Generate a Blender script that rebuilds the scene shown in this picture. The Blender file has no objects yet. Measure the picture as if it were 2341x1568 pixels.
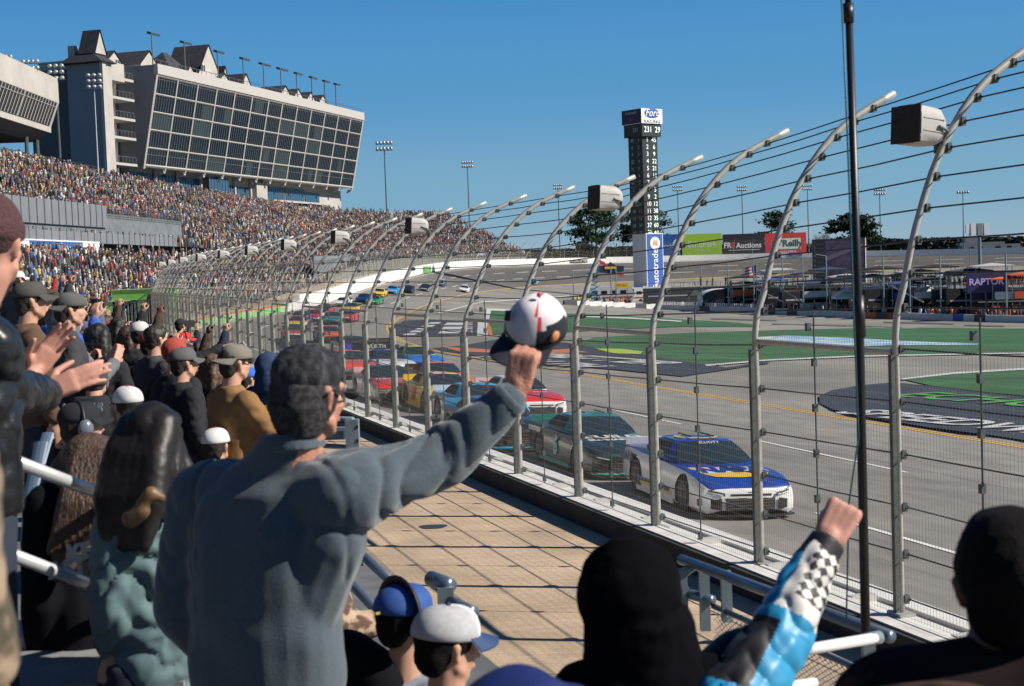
import bpy, bmesh, math, random
import numpy as np
from mathutils import Vector, Matrix, Euler, geometry
from mathutils.noise import noise as pnoise
rnd = random.Random(7)
R = math.radians
sc = bpy.context.scene
col = sc.collection
# ------------------------------------------------------------ camera
EYE = 4.7
PITCH, ROLL, FPX = R(3.06), R(2.0), 1422.0
cam_d = bpy.data.cameras.new('camera')
cam = bpy.data.objects.new('camera', cam_d); col.objects.link(cam)
cam.location = (0, 0, EYE)
cam.matrix_world = Matrix.Translation((0, 0, EYE)) @ Matrix.Rotation(R(90) - PITCH, 4, 'X') @ Matrix.Rotation(-ROLL, 4, 'Z')
cam_d.sensor_width = 36; cam_d.lens = 36 * FPX / 1024
cam_d.clip_start = 0.05; cam_d.clip_end = 6000
cam_d.dof.use_dof = True; cam_d.dof.focus_distance = 26; cam_d.dof.aperture_fstop = 6.3
sc.camera = cam
# ------------------------------------------------------------ light
SUN_EL = R(36)
sun_v = Vector((math.cos(SUN_EL) * .979, -math.cos(SUN_EL) * .205, math.sin(SUN_EL)))
w = bpy.data.worlds.new('World'); sc.world = w; w.use_nodes = True
nt = w.node_tree; bg = nt.nodes['Background']
sky = nt.nodes.new('ShaderNodeTexSky'); sky.sky_type = 'NISHITA'; sky.sun_disc = False
sky.sun_elevation = SUN_EL; sky.sun_rotation = math.atan2(sun_v.x, sun_v.y)
sky.air_density = 1.0; sky.dust_density = 0.1; sky.ozone_density = 1.6; sky.altitude = 300
hs = nt.nodes.new('ShaderNodeHueSaturation'); hs.inputs['Saturation'].default_value = 1.45
tn = nt.nodes.new('ShaderNodeMixRGB'); tn.blend_type = 'MULTIPLY'; tn.inputs[0].default_value = 1; tn.inputs[2].default_value = (.80, .98, 1.12, 1)
nt.links.new(sky.outputs[0], tn.inputs[1]); nt.links.new(tn.outputs[0], hs.inputs['Color'])
nt.links.new(hs.outputs[0], bg.inputs[0]); bg.inputs[1].default_value = 0.075
tcw = nt.nodes.new('ShaderNodeTexCoord'); spw = nt.nodes.new('ShaderNodeSeparateXYZ'); nt.links.new(tcw.outputs['Generated'], spw.inputs[0])
rw = nt.nodes.new('ShaderNodeValToRGB'); e = rw.color_ramp.elements; rw.color_ramp.interpolation = 'EASE'
e[0].position = 0; e[0].color = (.30, .44, .55, 1); e[1].position = 1; e[1].color = (.006, .035, .13, 1)
for p_, c_ in ((.05, (.20, .40, .57, 1)), (.13, (.098, .315, .59, 1)), (.24, (.038, .222, .54, 1)), (.36, (.012, .10, .27, 1))): q = e.new(p_); q.color = c_
nt.links.new(spw.outputs[2], rw.inputs[0])
bg2 = nt.nodes.new('ShaderNodeBackground'); nt.links.new(rw.outputs[0], bg2.inputs[0]); bg2.inputs[1].default_value = .76
mxw = nt.nodes.new('ShaderNodeMixShader'); mxw.inputs[0].default_value = .95
nt.links.new(bg.outputs[0], mxw.inputs[1]); nt.links.new(bg2.outputs[0], mxw.inputs[2]); nt.links.new(mxw.outputs[0], nt.nodes['World Output'].inputs[0])
sl = bpy.data.lights.new('sun', 'SUN'); sl.energy = 5; sl.angle = R(.5); sl.color = (1, .93, .83)
so = bpy.data.objects.new('sun', sl); col.objects.link(so)
so.rotation_euler = sun_v.to_track_quat('Z', 'Y').to_euler()
vs = sc.view_settings; vs.view_transform = 'Standard'; vs.look = 'None'; vs.exposure = 0.38; vs.gamma = 1
sc.cycles.max_bounces = 5; sc.cycles.transparent_max_bounces = 12

# ------------------------------------------------------------ helpers
def px_ray(x, y):
    """ray through a point of the 2340 px wide photograph"""
    u = (x * 1024 / 2340 - 512) / FPX; v = -(y * 1024 / 2340 - 343) / FPX
    c, s = math.cos(ROLL), math.sin(ROLL)
    u2, v2 = u * c + v * s, -u * s + v * c
    cp, sp = math.cos(PITCH), math.sin(PITCH)
    return Vector((u2, cp + v2 * sp, -sp + v2 * cp))
def at_y(x, y, Y):
    r = px_ray(x, y); return Vector((0, 0, EYE)) + r * (Y / r.y)
def at_z(x, y, z):
    r = px_ray(x, y); return Vector((0, 0, EYE)) + r * ((z - EYE) / r.z)

_m = {}
def mat(name, c, rough=.6, metal=0., emit=0., noise=0., nscale=8., bump=0., bscale=40., spec=.5, rand=0., alpha=1., trans=0., coat=0., c2=None, stretch=None, lo=.4, hi=.6):
    if name in _m: return _m[name]
    m = bpy.data.materials.new(name); m.use_nodes = True; t = m.node_tree; b = t.nodes['Principled BSDF']
    b.inputs['Roughness'].default_value = rough; b.inputs['Metallic'].default_value = metal
    b.inputs['Specular IOR Level'].default_value = spec
    b.inputs['Alpha'].default_value = alpha; b.inputs['Transmission Weight'].default_value = trans
    b.inputs['Coat Weight'].default_value = coat
    c = (*c, 1) if len(c) == 3 else c
    b.inputs['Base Color'].default_value = c
    src = None
    if noise or c2 or bump:
        tc = t.nodes.new('ShaderNodeTexCoord'); vec = tc.outputs['Object']
        if stretch:
            mp = t.nodes.new('ShaderNodeMapping'); mp.inputs['Scale'].default_value = stretch
            t.links.new(vec, mp.inputs[0]); vec = mp.outputs[0]
    if noise or c2:
        n = t.nodes.new('ShaderNodeTexNoise'); n.inputs['Scale'].default_value = nscale; n.inputs['Detail'].default_value = 6
        t.links.new(vec, n.inputs['Vector'])
        mx = t.nodes.new('ShaderNodeMixRGB'); mx.blend_type = 'MIX'
        r2 = t.nodes.new('ShaderNodeMapRange'); r2.inputs[1].default_value = lo if c2 else .3; r2.inputs[2].default_value = hi if c2 else .7
        t.links.new(n.outputs['Fac'], r2.inputs[0]); t.links.new(r2.outputs[0], mx.inputs[0])
        mx.inputs[1].default_value = c if c2 else tuple(x * (1 - noise) for x in c[:3]) + (1,)
        mx.inputs[2].default_value = (*c2, 1) if c2 else tuple(min(1, x * (1 + noise)) for x in c[:3]) + (1,)
        src = mx.outputs[0]
        t.links.new(src, b.inputs['Base Color'])
    if rand:
        oi = t.nodes.new('ShaderNodeObjectInfo'); mr = t.nodes.new('ShaderNodeMapRange')
        mr.inputs[3].default_value = 1 - rand; mr.inputs[4].default_value = 1 + rand
        t.links.new(oi.outputs['Random'], mr.inputs[0])
        hs = t.nodes.new('ShaderNodeHueSaturation'); t.links.new(mr.outputs[0], hs.inputs['Value'])
        if src: t.links.new(src, hs.inputs['Color'])
        else: hs.inputs['Color'].default_value = c
        t.links.new(hs.outputs[0], b.inputs['Base Color'])
    if bump:
        n2 = t.nodes.new('ShaderNodeTexNoise'); n2.inputs['Scale'].default_value = bscale; n2.inputs['Detail'].default_value = 5
        t.links.new(vec, n2.inputs['Vector'])
        bp = t.nodes.new('ShaderNodeBump'); bp.inputs['Strength'].default_value = min(1, bump); bp.inputs['Distance'].default_value = .02 if bump <= 1 else .02 * bump
        t.links.new(n2.outputs['Fac'], bp.inputs['Height']); t.links.new(bp.outputs[0], b.inputs['Normal'])
    if emit:
        b.inputs['Emission Color'].default_value = c; b.inputs['Emission Strength'].default_value = emit
    _m[name] = m
    return m

class MB:
    def __init__(s): s.v = []; s.f = []; s.mi = []; s.k = 0
    def face(s, pts, k=None):
        n = len(s.v); s.v += [tuple(p) for p in pts]; s.f.append(tuple(range(n, n + len(pts)))); s.mi.append(s.k if k is None else k)
    def raw(s, vs_, fs, k=None):
        n = len(s.v); s.v += [tuple(p) for p in vs_]
        for f in fs: s.f.append(tuple(i + n for i in f)); s.mi.append(s.k if k is None else k)
    def box(s, c, d, M=None, k=None, taper=1.):
        x, y, z = (q / 2 for q in d); vv = []
        for sz in (-1, 1):
            t = 1 if sz < 0 else taper
            for sx, sy in ((-1, -1), (1, -1), (1, 1), (-1, 1)): vv.append(Vector((sx * x * t, sy * y * t, sz * z)))
        vv = [(M @ p if M else p) for p in vv]; c = Vector(c)
        s.raw([p + c for p in vv], [(3, 2, 1, 0), (4, 5, 6, 7), (0, 1, 5, 4), (1, 2, 6, 5), (2, 3, 7, 6), (3, 0, 4, 7)], k)
        return s
    def tube(s, pts, r, n=8, k=None, cap=True):
        pts = [Vector(p) for p in pts]; m = len(pts); rs = r if isinstance(r, (list, tuple)) else [r] * m
        vv = []; up = None
        for i, p in enumerate(pts):
            t = (pts[min(i + 1, m - 1)] - pts[max(i - 1, 0)]).normalized()
            if up is None: up = Vector((0, 0, 1)) if abs(t.z) < .9 else Vector((1, 0, 0))
            a = t.cross(up).normalized(); b = a.cross(t).normalized(); up = b
            for j in range(n):
                q = 2 * math.pi * j / n; rr = rs[i]
                ra, rb = rr if isinstance(rr, (list, tuple)) else (rr, rr)
                vv.append(p + a * math.cos(q) * ra + b * math.sin(q) * rb)
        ff = [(i * n + j, i * n + (j + 1) % n, (i + 1) * n + (j + 1) % n, (i + 1) * n + j) for i in range(m - 1) for j in range(n)]
        if cap: ff += [tuple(range(n - 1, -1, -1)), tuple(range((m - 1) * n, m * n))]
        s.raw(vv, ff, k); return s
    def prism(s, poly, ext, k=None):
        n = len(poly); poly = [Vector(p) for p in poly]; e = Vector(ext)
        s.raw(poly + [p + e for p in poly], [tuple(range(n - 1, -1, -1)), tuple(range(n, 2 * n))] + [(i, (i + 1) % n, n + (i + 1) % n, n + i) for i in range(n)], k); return s
    def strip(s, A, B, k=None):
        n = len(A); s.raw(list(A) + list(B), [(i, i + 1, n + i + 1, n + i) for i in range(n - 1)], k); return s
    def sphere(s, c, r, nu=12, nv=8, k=None, M=None):
        c = Vector(c); rr = Vector(r) if not isinstance(r, (int, float)) else Vector((r, r, r)); vv = []
        for i in range(nv + 1):
            a = math.pi * i / nv
            for j in range(nu):
                b = 2 * math.pi * j / nu
                p = Vector((math.sin(a) * math.cos(b) * rr.x, math.sin(a) * math.sin(b) * rr.y, math.cos(a) * rr.z))
                vv.append(c + (M @ p if M else p))
        s.raw(vv, [(i * nu + j, (i + 1) * nu + j, (i + 1) * nu + (j + 1) % nu, i * nu + (j + 1) % nu) for i in range(nv) for j in range(nu)], k); return s
    def mesh(s, name, mats, smooth=False):
        me = bpy.data.meshes.new(name); me.from_pydata(s.v, [], s.f)
        for m in (mats if isinstance(mats, (list, tuple)) else [mats]): me.materials.append(m)
        me.polygons.foreach_set('material_index', s.mi)
        if smooth: me.polygons.foreach_set('use_smooth', [True] * len(s.f))
        me.update(); return me
    def build(s, name, mats, parent=None, smooth=False, loc=None):
        o = bpy.data.objects.new(name, s.mesh(name, mats, smooth)); col.objects.link(o)
        if parent: o.parent = parent
        if loc is not None: o.location = loc
        return o
def tag(o, label=None, cat=None, group=None, kind=None):
    if label: o['label'] = label
    if cat: o['category'] = cat
    if group: o['group'] = group
    if kind: o['kind'] = kind
    return o
def empty(name, loc=(0, 0, 0), rz=0):
    o = bpy.data.objects.new(name, None); col.objects.link(o); o.location = loc; o.rotation_euler = (0, 0, rz); return o
def copy_tree(o, parent=None):
    c = o.copy(); col.objects.link(c)
    if parent: c.parent = parent
    for ch in o.children: copy_tree(ch, c)
    return c
_fonts = {}
def text(name, s, size, m, parent=None, M=None, ext=.004, align='CENTER', bold=.0, sx=1., shear=0., merge=None):
    cu = bpy.data.curves.new(name, 'FONT'); cu.body = s; cu.size = size; cu.extrude = ext; cu.align_x = align; cu.align_y = 'CENTER'
    cu.offset = bold; cu.shear = shear; cu.resolution_u = 3
    cu.materials.append(m)
    o = bpy.data.objects.new(name, cu); col.objects.link(o)
    dg = bpy.context.evaluated_depsgraph_get(); me = bpy.data.meshes.new_from_object(o.evaluated_get(dg))
    bpy.data.objects.remove(o); o = bpy.data.objects.new(name, me); col.objects.link(o)
    if sx != 1: me.transform(Matrix.Diagonal((sx, 1, 1, 1)))
    if parent: o.parent = parent
    if M is not None: me.transform(M)
    return o
def frame(o, x, up):
    """matrix whose local x is along x, local y along up and local z out of the face"""
    x = Vector(x).normalized(); up = Vector(up); n = x.cross(up).normalized(); up = n.cross(x)
    return Matrix.Translation(o) @ Matrix((x, up, n)).transposed().to_4x4()
# ------------------------------------------------------------ track curve
def catmull(P, t):
    i = min(int(t), len(P) - 2); f = t - i
    p0 = P[max(i - 1, 0)]; p1 = P[i]; p2 = P[i + 1]; p3 = P[min(i + 2, len(P) - 1)]
    return .5 * ((2 * p1) + (p2 - p0) * f + (2 * p0 - 5 * p1 + 4 * p2 - p3) * f * f + (3 * p1 - 3 * p2 + p3 - p0) * f ** 3)
_ctl = []
for Y in (-80, -40, -8, 10, 28, 46, 66, 86):
    X = 3.77 - .34 * (Y - 14.11) if Y < 90 else 0
    _ctl.append(((X, Y, 0), (X + 18.9 * .947, Y + 18.9 * .322, -.95)))
_ctl += [((-27, 108, -.05), (-8.2, 113, -.95)), ((-30.3, 134, -.1), (-11.5, 137.5, -.8)), ((-30.4, 155, -.05), (-12.2, 157, -.7)),
         ((-28.8, 178, .1), (-12.3, 180, -.55)), ((-27, 205, .55), (-12, 206, -.45)), ((-25.2, 245, 2.0), (-10.3, 240, -.35)),
         ((-23, 285, 3.0), (-7, 280, -.25)), ((-18.2, 345, 4.4), (0, 330, -.4)), ((-8, 392, 5.0), (9, 375, -.7)), ((18, 437, 5.0), (29, 412, -.9)),
         ((58, 455, 4.6), (62, 434, -.8)), ((104, 455, 4.2), (99.5, 437, -.5)), ((160, 444, 3.4), (154, 426, -.4)), ((225, 425, 3.2), (218, 407, -.4)), ((330, 390, 3), (322, 373, -.5))]
_PO = [Vector(a) for a, b in _ctl]; _PI = [Vector(b) for a, b in _ctl]
OUT, INN = [], []
NS = 12
for i in range((len(_ctl) - 1) * NS + 1):
    OUT.append(catmull(_PO, i / NS)); INN.append(catmull(_PI, i / NS))
NN = len(OUT)
arc = [0.]
for i in range(1, NN): arc.append(arc[-1] + (OUT[i] - OUT[i - 1]).length)
def o_at(s, off=0., dz=0.):
    """point at arc length s on the wall line, off metres outward (away from the track)"""
    import bisect
    i = min(max(bisect.bisect(arc, s) - 1, 0), NN - 2); f = (s - arc[i]) / (arc[i + 1] - arc[i])
    p = OUT[i].lerp(OUT[i + 1], f)
    t0 = OUT[min(i + 1, NN - 1)] - OUT[max(i - 1, 0)]; t1 = OUT[min(i + 2, NN - 1)] - OUT[i]
    t = t0.lerp(t1, f); t.z = 0; t.normalize(); n = Vector((-t.y, t.x, 0))
    return p + n * off + Vector((0, 0, dz)), t, n
def s_near_y(Y):
    for i in range(NN):
        if OUT[i].y > Y: return arc[i - 1] + (Y - OUT[i - 1].y) / (OUT[i].y - OUT[i - 1].y) * (arc[i] - arc[i - 1])
def track_pt(Y_s, frac, dz=0.):
    """point on the banked track: arc length, 0 = wall, 1 = inner line"""
    import bisect
    i = min(max(bisect.bisect(arc, Y_s) - 1, 0), NN - 2); f = (Y_s - arc[i]) / (arc[i + 1] - arc[i])
    a = OUT[i].lerp(OUT[i + 1], f); b = INN[i].lerp(INN[i + 1], f)
    return a.lerp(b, frac) + Vector((0, 0, dz)), (OUT[i + 1] - OUT[i]).normalized(), (b - a).normalized()
_inn = np.array([(p.x, p.y, p.z) for p in INN]); _out = np.array([(p.x, p.y, p.z) for p in OUT])
def height(x, y, under=False):
    d2 = (_inn[:, 0] - x) ** 2 + (_inn[:, 1] - y) ** 2; i = int(d2.argmin())
    a = _inn[max(i - 1, 0)]; b = _inn[min(i + 1, NN - 1)]
    t = b[:2] - a[:2]; L = math.hypot(*t); t /= L
    q = np.array((x, y)) - a[:2]; al = q @ t; d = -(t[0] * q[1] - t[1] * q[0])    # >0 inside
    zi = a[2] + (b[2] - a[2]) * max(0, min(1, al / L))
    W = 100 if i < 8 * NS else (100 - 65 * min(1, (i - 8 * NS) / (5 * NS)))
    if math.sqrt(d2[i]) > abs(d) + 30 and d < 0: d = 200
    if d >= 0: return zi + (-4.8 - zi) * min(1, d / W)
    wd = math.hypot(_out[i][0] - _inn[i][0], _out[i][1] - _inn[i][1]); zo = _out[i][2]
    f = min(1, -d / wd); z = zi + (zo - zi) * f
    return z - (.06 + .5 * min(1, -d / 8)) if under else z
# ground
def grid_ground():
    xs = list(np.arange(-66, 120, 3.5)) + list(np.arange(120, 420, 12)); ys = list(np.arange(-14, 480, 3.5))
    vv = [(x, y, height(x, y, True)) for y in ys for x in xs]; n = len(xs)
    me = MB(); me.raw(vv, [(j * n + i, j * n + i + 1, (j + 1) * n + i + 1, (j + 1) * n + i) for j in range(len(ys) - 1) for i in range(n - 1)])
    return me
asph = mat('infield_asphalt', (.225, .21, .185), rough=.9, noise=.30, nscale=.10, bump=.3, bscale=9)
g = grid_ground().build('infield_ground', asph); tag(g, kind='structure')
m = MB(); m.face([(-3000, -600, -6), (3000, -600, -6), (3000, 5000, -6), (-3000, 5000, -6)])
tag(m.build('ground', mat('far_ground', (.07, .075, .04), rough=1, noise=.4, nscale=.02)), kind='structure')
# racing surface
def track_mat():
    m = mat('track_asphalt', (.235, .218, .195), rough=.82, noise=.1, nscale=.5, bump=.25, bscale=30)
    t = m.node_tree; b = t.nodes['Principled BSDF']
    uv = t.nodes.new('ShaderNodeUVMap'); sp = t.nodes.new('ShaderNodeSeparateXYZ'); t.links.new(uv.outputs[0], sp.inputs[0])
    # worn tyre grooves run along the track
    cr = t.nodes.new('ShaderNodeValToRGB'); e = cr.color_ramp.elements
    e[0].position = 0; e[0].color = (1.06, 1.06, 1.06, 1); e[1].position = 1; e[1].color = (1.12, 1.12, 1.12, 1)
    for p, v in ((.15, 1.0), (.3, .86), (.42, .97), (.55, .84), (.68, 1.0), (.85, 1.08)):
        q = e.new(p); q.color = (v, v, v, 1)
    mp = t.nodes.new('ShaderNodeMapping'); mp.inputs['Scale'].default_value = (.02, 1, 1); t.links.new(uv.outputs[0], mp.inputs[0])
    nz = t.nodes.new('ShaderNodeTexNoise'); nz.inputs['Scale'].default_value = 26; nz.inputs['Detail'].default_value = 6
    t.links.new(mp.outputs[0], nz.inputs['Vector'])
    mr = t.nodes.new('ShaderNodeMapRange'); mr.inputs[1].default_value = .3; mr.inputs[2].default_value = .7; mr.inputs[3].default_value = .76; mr.inputs[4].default_value = 1.14
    t.links.new(nz.outputs['Fac'], mr.inputs[0])
    t.links.new(sp.outputs[1], cr.inputs[0])
    m1 = t.nodes.new('ShaderNodeMixRGB'); m1.blend_type = 'MULTIPLY'; m1.inputs[0].default_value = 1
    m2 = t.nodes.new('ShaderNodeMixRGB'); m2.blend_type = 'MULTIPLY'; m2.inputs[0].default_value = 1
    old = b.inputs['Base Color'].links[0].from_socket
    t.links.new(old, m1.inputs[1]); t.links.new(cr.outputs[0], m1.inputs[2])
    t.links.new(m1.outputs[0], m2.inputs[1]); t.links.new(mr.outputs[0], m2.inputs[2])
    # older, darker asphalt on the far banked turn
    dk = t.nodes.new('ShaderNodeMapRange'); dk.inputs[1].default_value = 307; dk.inputs[2].default_value = 477; dk.inputs[3].default_value = 1; dk.inputs[4].default_value = .42
    t.links.new(sp.outputs[0], dk.inputs[0])
    m3 = t.nodes.new('ShaderNodeMixRGB'); m3.blend_type = 'MULTIPLY'; m3.inputs[0].default_value = 1
    t.links.new(m2.outputs[0], m3.inputs[1]); t.links.new(dk.outputs[0], m3.inputs[2])
    t.links.new(m3.outputs[0], b.inputs['Base Color'])
    return m
tm = MB(); ROWS = 8
rows = [[OUT[i].lerp(INN[i], j / ROWS) for i in range(NN)] for j in range(ROWS + 1)]
tm.raw([p for r_ in rows for p in r_], [(j * NN + i, (j + 1) * NN + i, (j + 1) * NN + i + 1, j * NN + i + 1) for j in range(ROWS) for i in range(NN - 1)])
me = tm.mesh('race_track', track_mat(), True)
uvl = me.uv_layers.new(name='UVMap')
for lp in me.loops:
    j, i = divmod(lp.vertex_index, NN); uvl.data[lp.index].uv = (arc[i], j / ROWS)
o = bpy.data.objects.new('race_track', me); col.objects.link(o); tag(o, kind='structure')
# painted lines
white_p = mat('white_road_paint', (.72, .71, .68), rough=.6, noise=.08, nscale=3)
yellow_p = mat('yellow_road_paint', (.72, .43, .07), rough=.6, noise=.1, nscale=3)
def line_on_track(name, f0, f1, s0, s1, m, dash=None, dz=.012, step=1.5):
    mb = MB(); s = s0
    while s < s1 - .1:
        e = min(s + (dash[0] if dash else s1 - s), s1)
        ss = np.linspace(s, e, max(2, int((e - s) / step)))
        mb.strip([track_pt(q, f0, dz)[0] for q in ss], [track_pt(q, f1, dz)[0] for q in ss])
        s = e + (dash[1] if dash else 0)
    return tag(mb.build(name, m), kind='structure')
S_END = arc[-1] - 5
line_on_track('yellow_line', .966, .975, 60, S_END, yellow_p)
line_on_track('yellow_line', .982, .991, 60, S_END, yellow_p)
line_on_track('white_edge_line', .075, .082, 60, arc[-1] * .6, white_p)
for f in (.33, .62):
    line_on_track('lane_line', f, f + .007, 54, 200, white_p, (7.5, 5))
    line_on_track('lane_line', f, f + .012, 208, S_END, white_p, (9, 9))
# start of the concrete walkway, catch wall and barrier
def ribbon(name, m, s0, s1, prof, step=2.5, close=True):
    """sweep a profile of (offset outward, z) along the wall line"""
    ss = np.linspace(s0, s1, max(2, int((s1 - s0) / step))); mb = MB(); n = len(prof); vv = []
    for s in ss:
        for (a, z) in prof: vv.append(o_at(s, a, z)[0])
    k = n if close else n - 1
    mb.raw(vv, [(i * n + j, i * n + (j + 1) % n, (i + 1) * n + (j + 1) % n, (i + 1) * n + j) for i in range(len(ss) - 1) for j in range(k)] + ([tuple(range(n)), tuple(range(len(vv) - 1, len(vv) - n - 1, -1))] if close else []))
    return mb.build(name, m)
conc = mat('shaded_wall_concrete', (.05, .05, .052), rough=.9, nscale=1.5, bump=.3, bscale=12, c2=(.032, .032, .036))  # concrete darkened, the shade on its walkway face put into the colour
wht = mat('barrier_white', (.72, .70, .66), rough=.5, noise=.08, nscale=2)
s_end = arc[-1] - 1
cw = ribbon('concrete_wall', conc, 2, s_end, [(.02, -.3), (.02, 1.05), (.34, 1.05), (.34, -.3)])
ribbon('wall_cap', mat('wall_cap_paint', (.66, .64, .60), rough=.8, noise=.15, nscale=3), 2, s_end, [(-.005, 1.053), (-.005, 1.07), (.27, 1.07), (.27, 1.053)]).parent = cw
tag(cw, 'long grey concrete wall carrying the catch fence beside the walkway', 'wall')
sb = empty('safer_barrier'); tag(sb, 'white painted steel barrier lining the outside edge of the race track', 'barrier')
ribbon('barrier_rail', wht, 2, s_end, [(-.62, -.1), (-.62, 1.04), (-.36, 1.04), (-.36, -.1)]).parent = sb
ribbon('barrier_cap', wht, 2, s_end, [(-.34, .8), (-.34, 1.0), (-.01, 1.0), (-.01, .8)]).parent = sb
rme = MB().box((0, 0, 0), (.3, .1, .1)).mesh('rib', mat('barrier_rib', (.5, .49, .47), rough=.6))
s = 64
while s < 148:
    p, t, n = o_at(s, -.17, 1.03); r_ = bpy.data.objects.new('rib', rme); col.objects.link(r_); r_.parent = sb
    r_.location = p; r_.rotation_euler = (0, 0, math.atan2(n.y, n.x)); s += 1.15 if s < 98 else 1.8
walk = mat('walkway_concrete', (.50, .372, .25), rough=.9, noise=.20, nscale=.9, bump=.35, bscale=25, c2=None)
_t = walk.node_tree
wv = _t.nodes.new('ShaderNodeTexNoise'); wv.inputs['Scale'].default_value = 1; wv.inputs['Detail'].default_value = 3
mp = _t.nodes.new('ShaderNodeMapping'); mp.inputs['Rotation'].default_value = (0, 0, R(-19)); mp.inputs['Scale'].default_value = (2, 26, 1)
tc = _t.nodes.new('ShaderNodeTexCoord'); _t.links.new(tc.outputs['Object'], mp.inputs[0]); _t.links.new(mp.outputs[0], wv.inputs['Vector'])
mr = _t.nodes.new('ShaderNodeMapRange'); mr.inputs[1].default_value = .3; mr.inputs[2].default_value = .7; mr.inputs[3].default_value = .84; mr.inputs[4].default_value = 1.12
_t.links.new(wv.outputs['Fac'], mr.inputs[0]); mx = _t.nodes.new('ShaderNodeMixRGB'); mx.blend_type = 'MULTIPLY'; mx.inputs[0].default_value = 1
_b = _t.nodes['Principled BSDF']; _t.links.new(_b.inputs['Base Color'].links[0].from_socket, mx.inputs[1]); _t.links.new(mr.outputs[0], mx.inputs[2]); _t.links.new(mx.outputs[0], _b.inputs['Base Color'])
tag(ribbon('walkway', walk, 2, arc[-1] * .62, [(.34, .75), (8.2, .75), (8.2, -.4), (.34, -.4)]), kind='structure')
mb = MB(); c0 = at_z(990, 1203, .757)
mb.face([c0 + Vector((math.cos(a) * .21 * (1 + .12 * math.sin(3 * a)), math.sin(a) * .21 * (1 + .2 * math.cos(2 * a)), 0)) for a in np.linspace(0, 2 * math.pi, 24, endpoint=False)])
tag(mb.build('dark_walkway_patch', mat('dark_patch', (.035, .05, .06), rough=.5)), kind='structure')  # small flat dark patch with a wavy outline
# ------------------------------------------------------------ catch fence
galv = mat('galvanised_steel', (.42, .41, .37), rough=.45, metal=.2, noise=.12, nscale=14)
galvd = mat('galvanised_dark', (.10, .12, .12), rough=.5, metal=.4, noise=.2, nscale=14)
wire = mat('mesh_wire', (.52, .49, .41), rough=.5, metal=.2)
cable = mat('steel_cable', (.035, .04, .042), rough=.5, metal=.5)
PROF = [(0, 1.0), (0, 2.0), (0, 3.0), (0, 3.75), (.14, 4.15), (.33, 4.67), (.69, 5.33), (1.17, 5.85), (1.65, 6.16), (2.25, 6.42)]
def prof_pt(l):
    for a, b in zip(PROF, PROF[1:]):
        d = math.hypot(b[0] - a[0], b[1] - a[1])
        if l <= d: return (a[0] + (b[0] - a[0]) * l / d, a[1] + (b[1] - a[1]) * l / d)
        l -= d
    return PROF[-1]
KX = [.6, .65, .70, .76, .88, .97, 1.01, 1.05]; KZ = [1.07, 1.07, 1.065, 1.056, 1.035, 1.01, .99, .972]
def vary(k): k = min(int(k), 7); return KX[k], KZ[k]
KO = [.15, .15, .15, .15, .13, .09, .07, .05, 0]
def offk(k): return .1 - KO[min(int(k), 8)]
def spl(n=26):
    P = [Vector((a, z, 0)) for a, z in PROF]; return [catmull(P, t)[:2] for t in np.linspace(0, len(P) - 1, n)]
SP = spl()
CAB = [.12, .55, 1.0, 1.5, 2.0, 2.5] + [2.9 + .335 * k for k in range(10)]
def make_post():
    # local: +x toward the track, y along the wall, z up; origin on the track level at the wall line
    root = empty('fence_post')
    MB().tube([(a, 0, z) for a, z in SP], [(.040, .044)] * len(SP), 10).build('tube', galv, root, True)
    MB().box((-.070, 0, 2.25), (.06, .055, 2.5)).build('reinforcing_channel', galvd, root)
    MB().box((0, 0, 1.03), (.24, .24, .03)).build('base_plate', galv, root)
    for l in CAB:
        a, z = prof_pt(l + .05)
        b = MB(); b.box((a + .055, 0, z), (.06, .11, .085)); b.tube([(a + .08, -.065, z), (a + .08, .065, z)], .02, 6)
        b.build('clamp', galvd, root)
    return root
def make_panel(L):
    b = MB(); 
    def w_(p, q, r=.0018):
        p = Vector(p); q = Vector(q); t = (q - p).normalized(); u = Vector((1, 0, 0)); v = t.cross(u)
        o = [u * r, (u * -.5 + v * .87) * r, (u * -.5 - v * .87) * r]
        b.raw([p + k for k in o] + [q + k for k in o], [(0, 1, 4, 3), (1, 2, 5, 4), (2, 0, 3, 5)])
    y = .05
    while y < L: w_((.05, y, 1.08), (.05, y, 3.86)); y += .051
    z = 1.1
    while z < 3.87: w_((.055, 0, z), (.055, L, z), .0015); z += .1
    return b.mesh('fence_mesh', wire)
SP_ = 2.84
S0 = s_near_y(14.11) - SP_ * 3
post0 = make_post()
pmesh = make_panel(SP_)
rod = MB(); rod.tube([(.07, 0, 1.1), (.07, 0, 4.1)], .009, 6)
for l in CAB[:6] + [2.9]:
    a, z = prof_pt(l + .05); rod.box((a + .075, 0, z), (.05, .05, .085))
rod_me = rod.mesh('tie_rod', galvd)
far_post = MB().tube([(a, 0, z) for a, z in SP[::3] + [SP[-1]]], .05, 5).mesh('far_fence_post', galv)
rail_me = MB().tube([(.0, .05, 3.72), (.0, SP_ - .05, 3.72)], .035, 8).mesh('top_rail', galv)
posts = []
NP = 74
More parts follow.
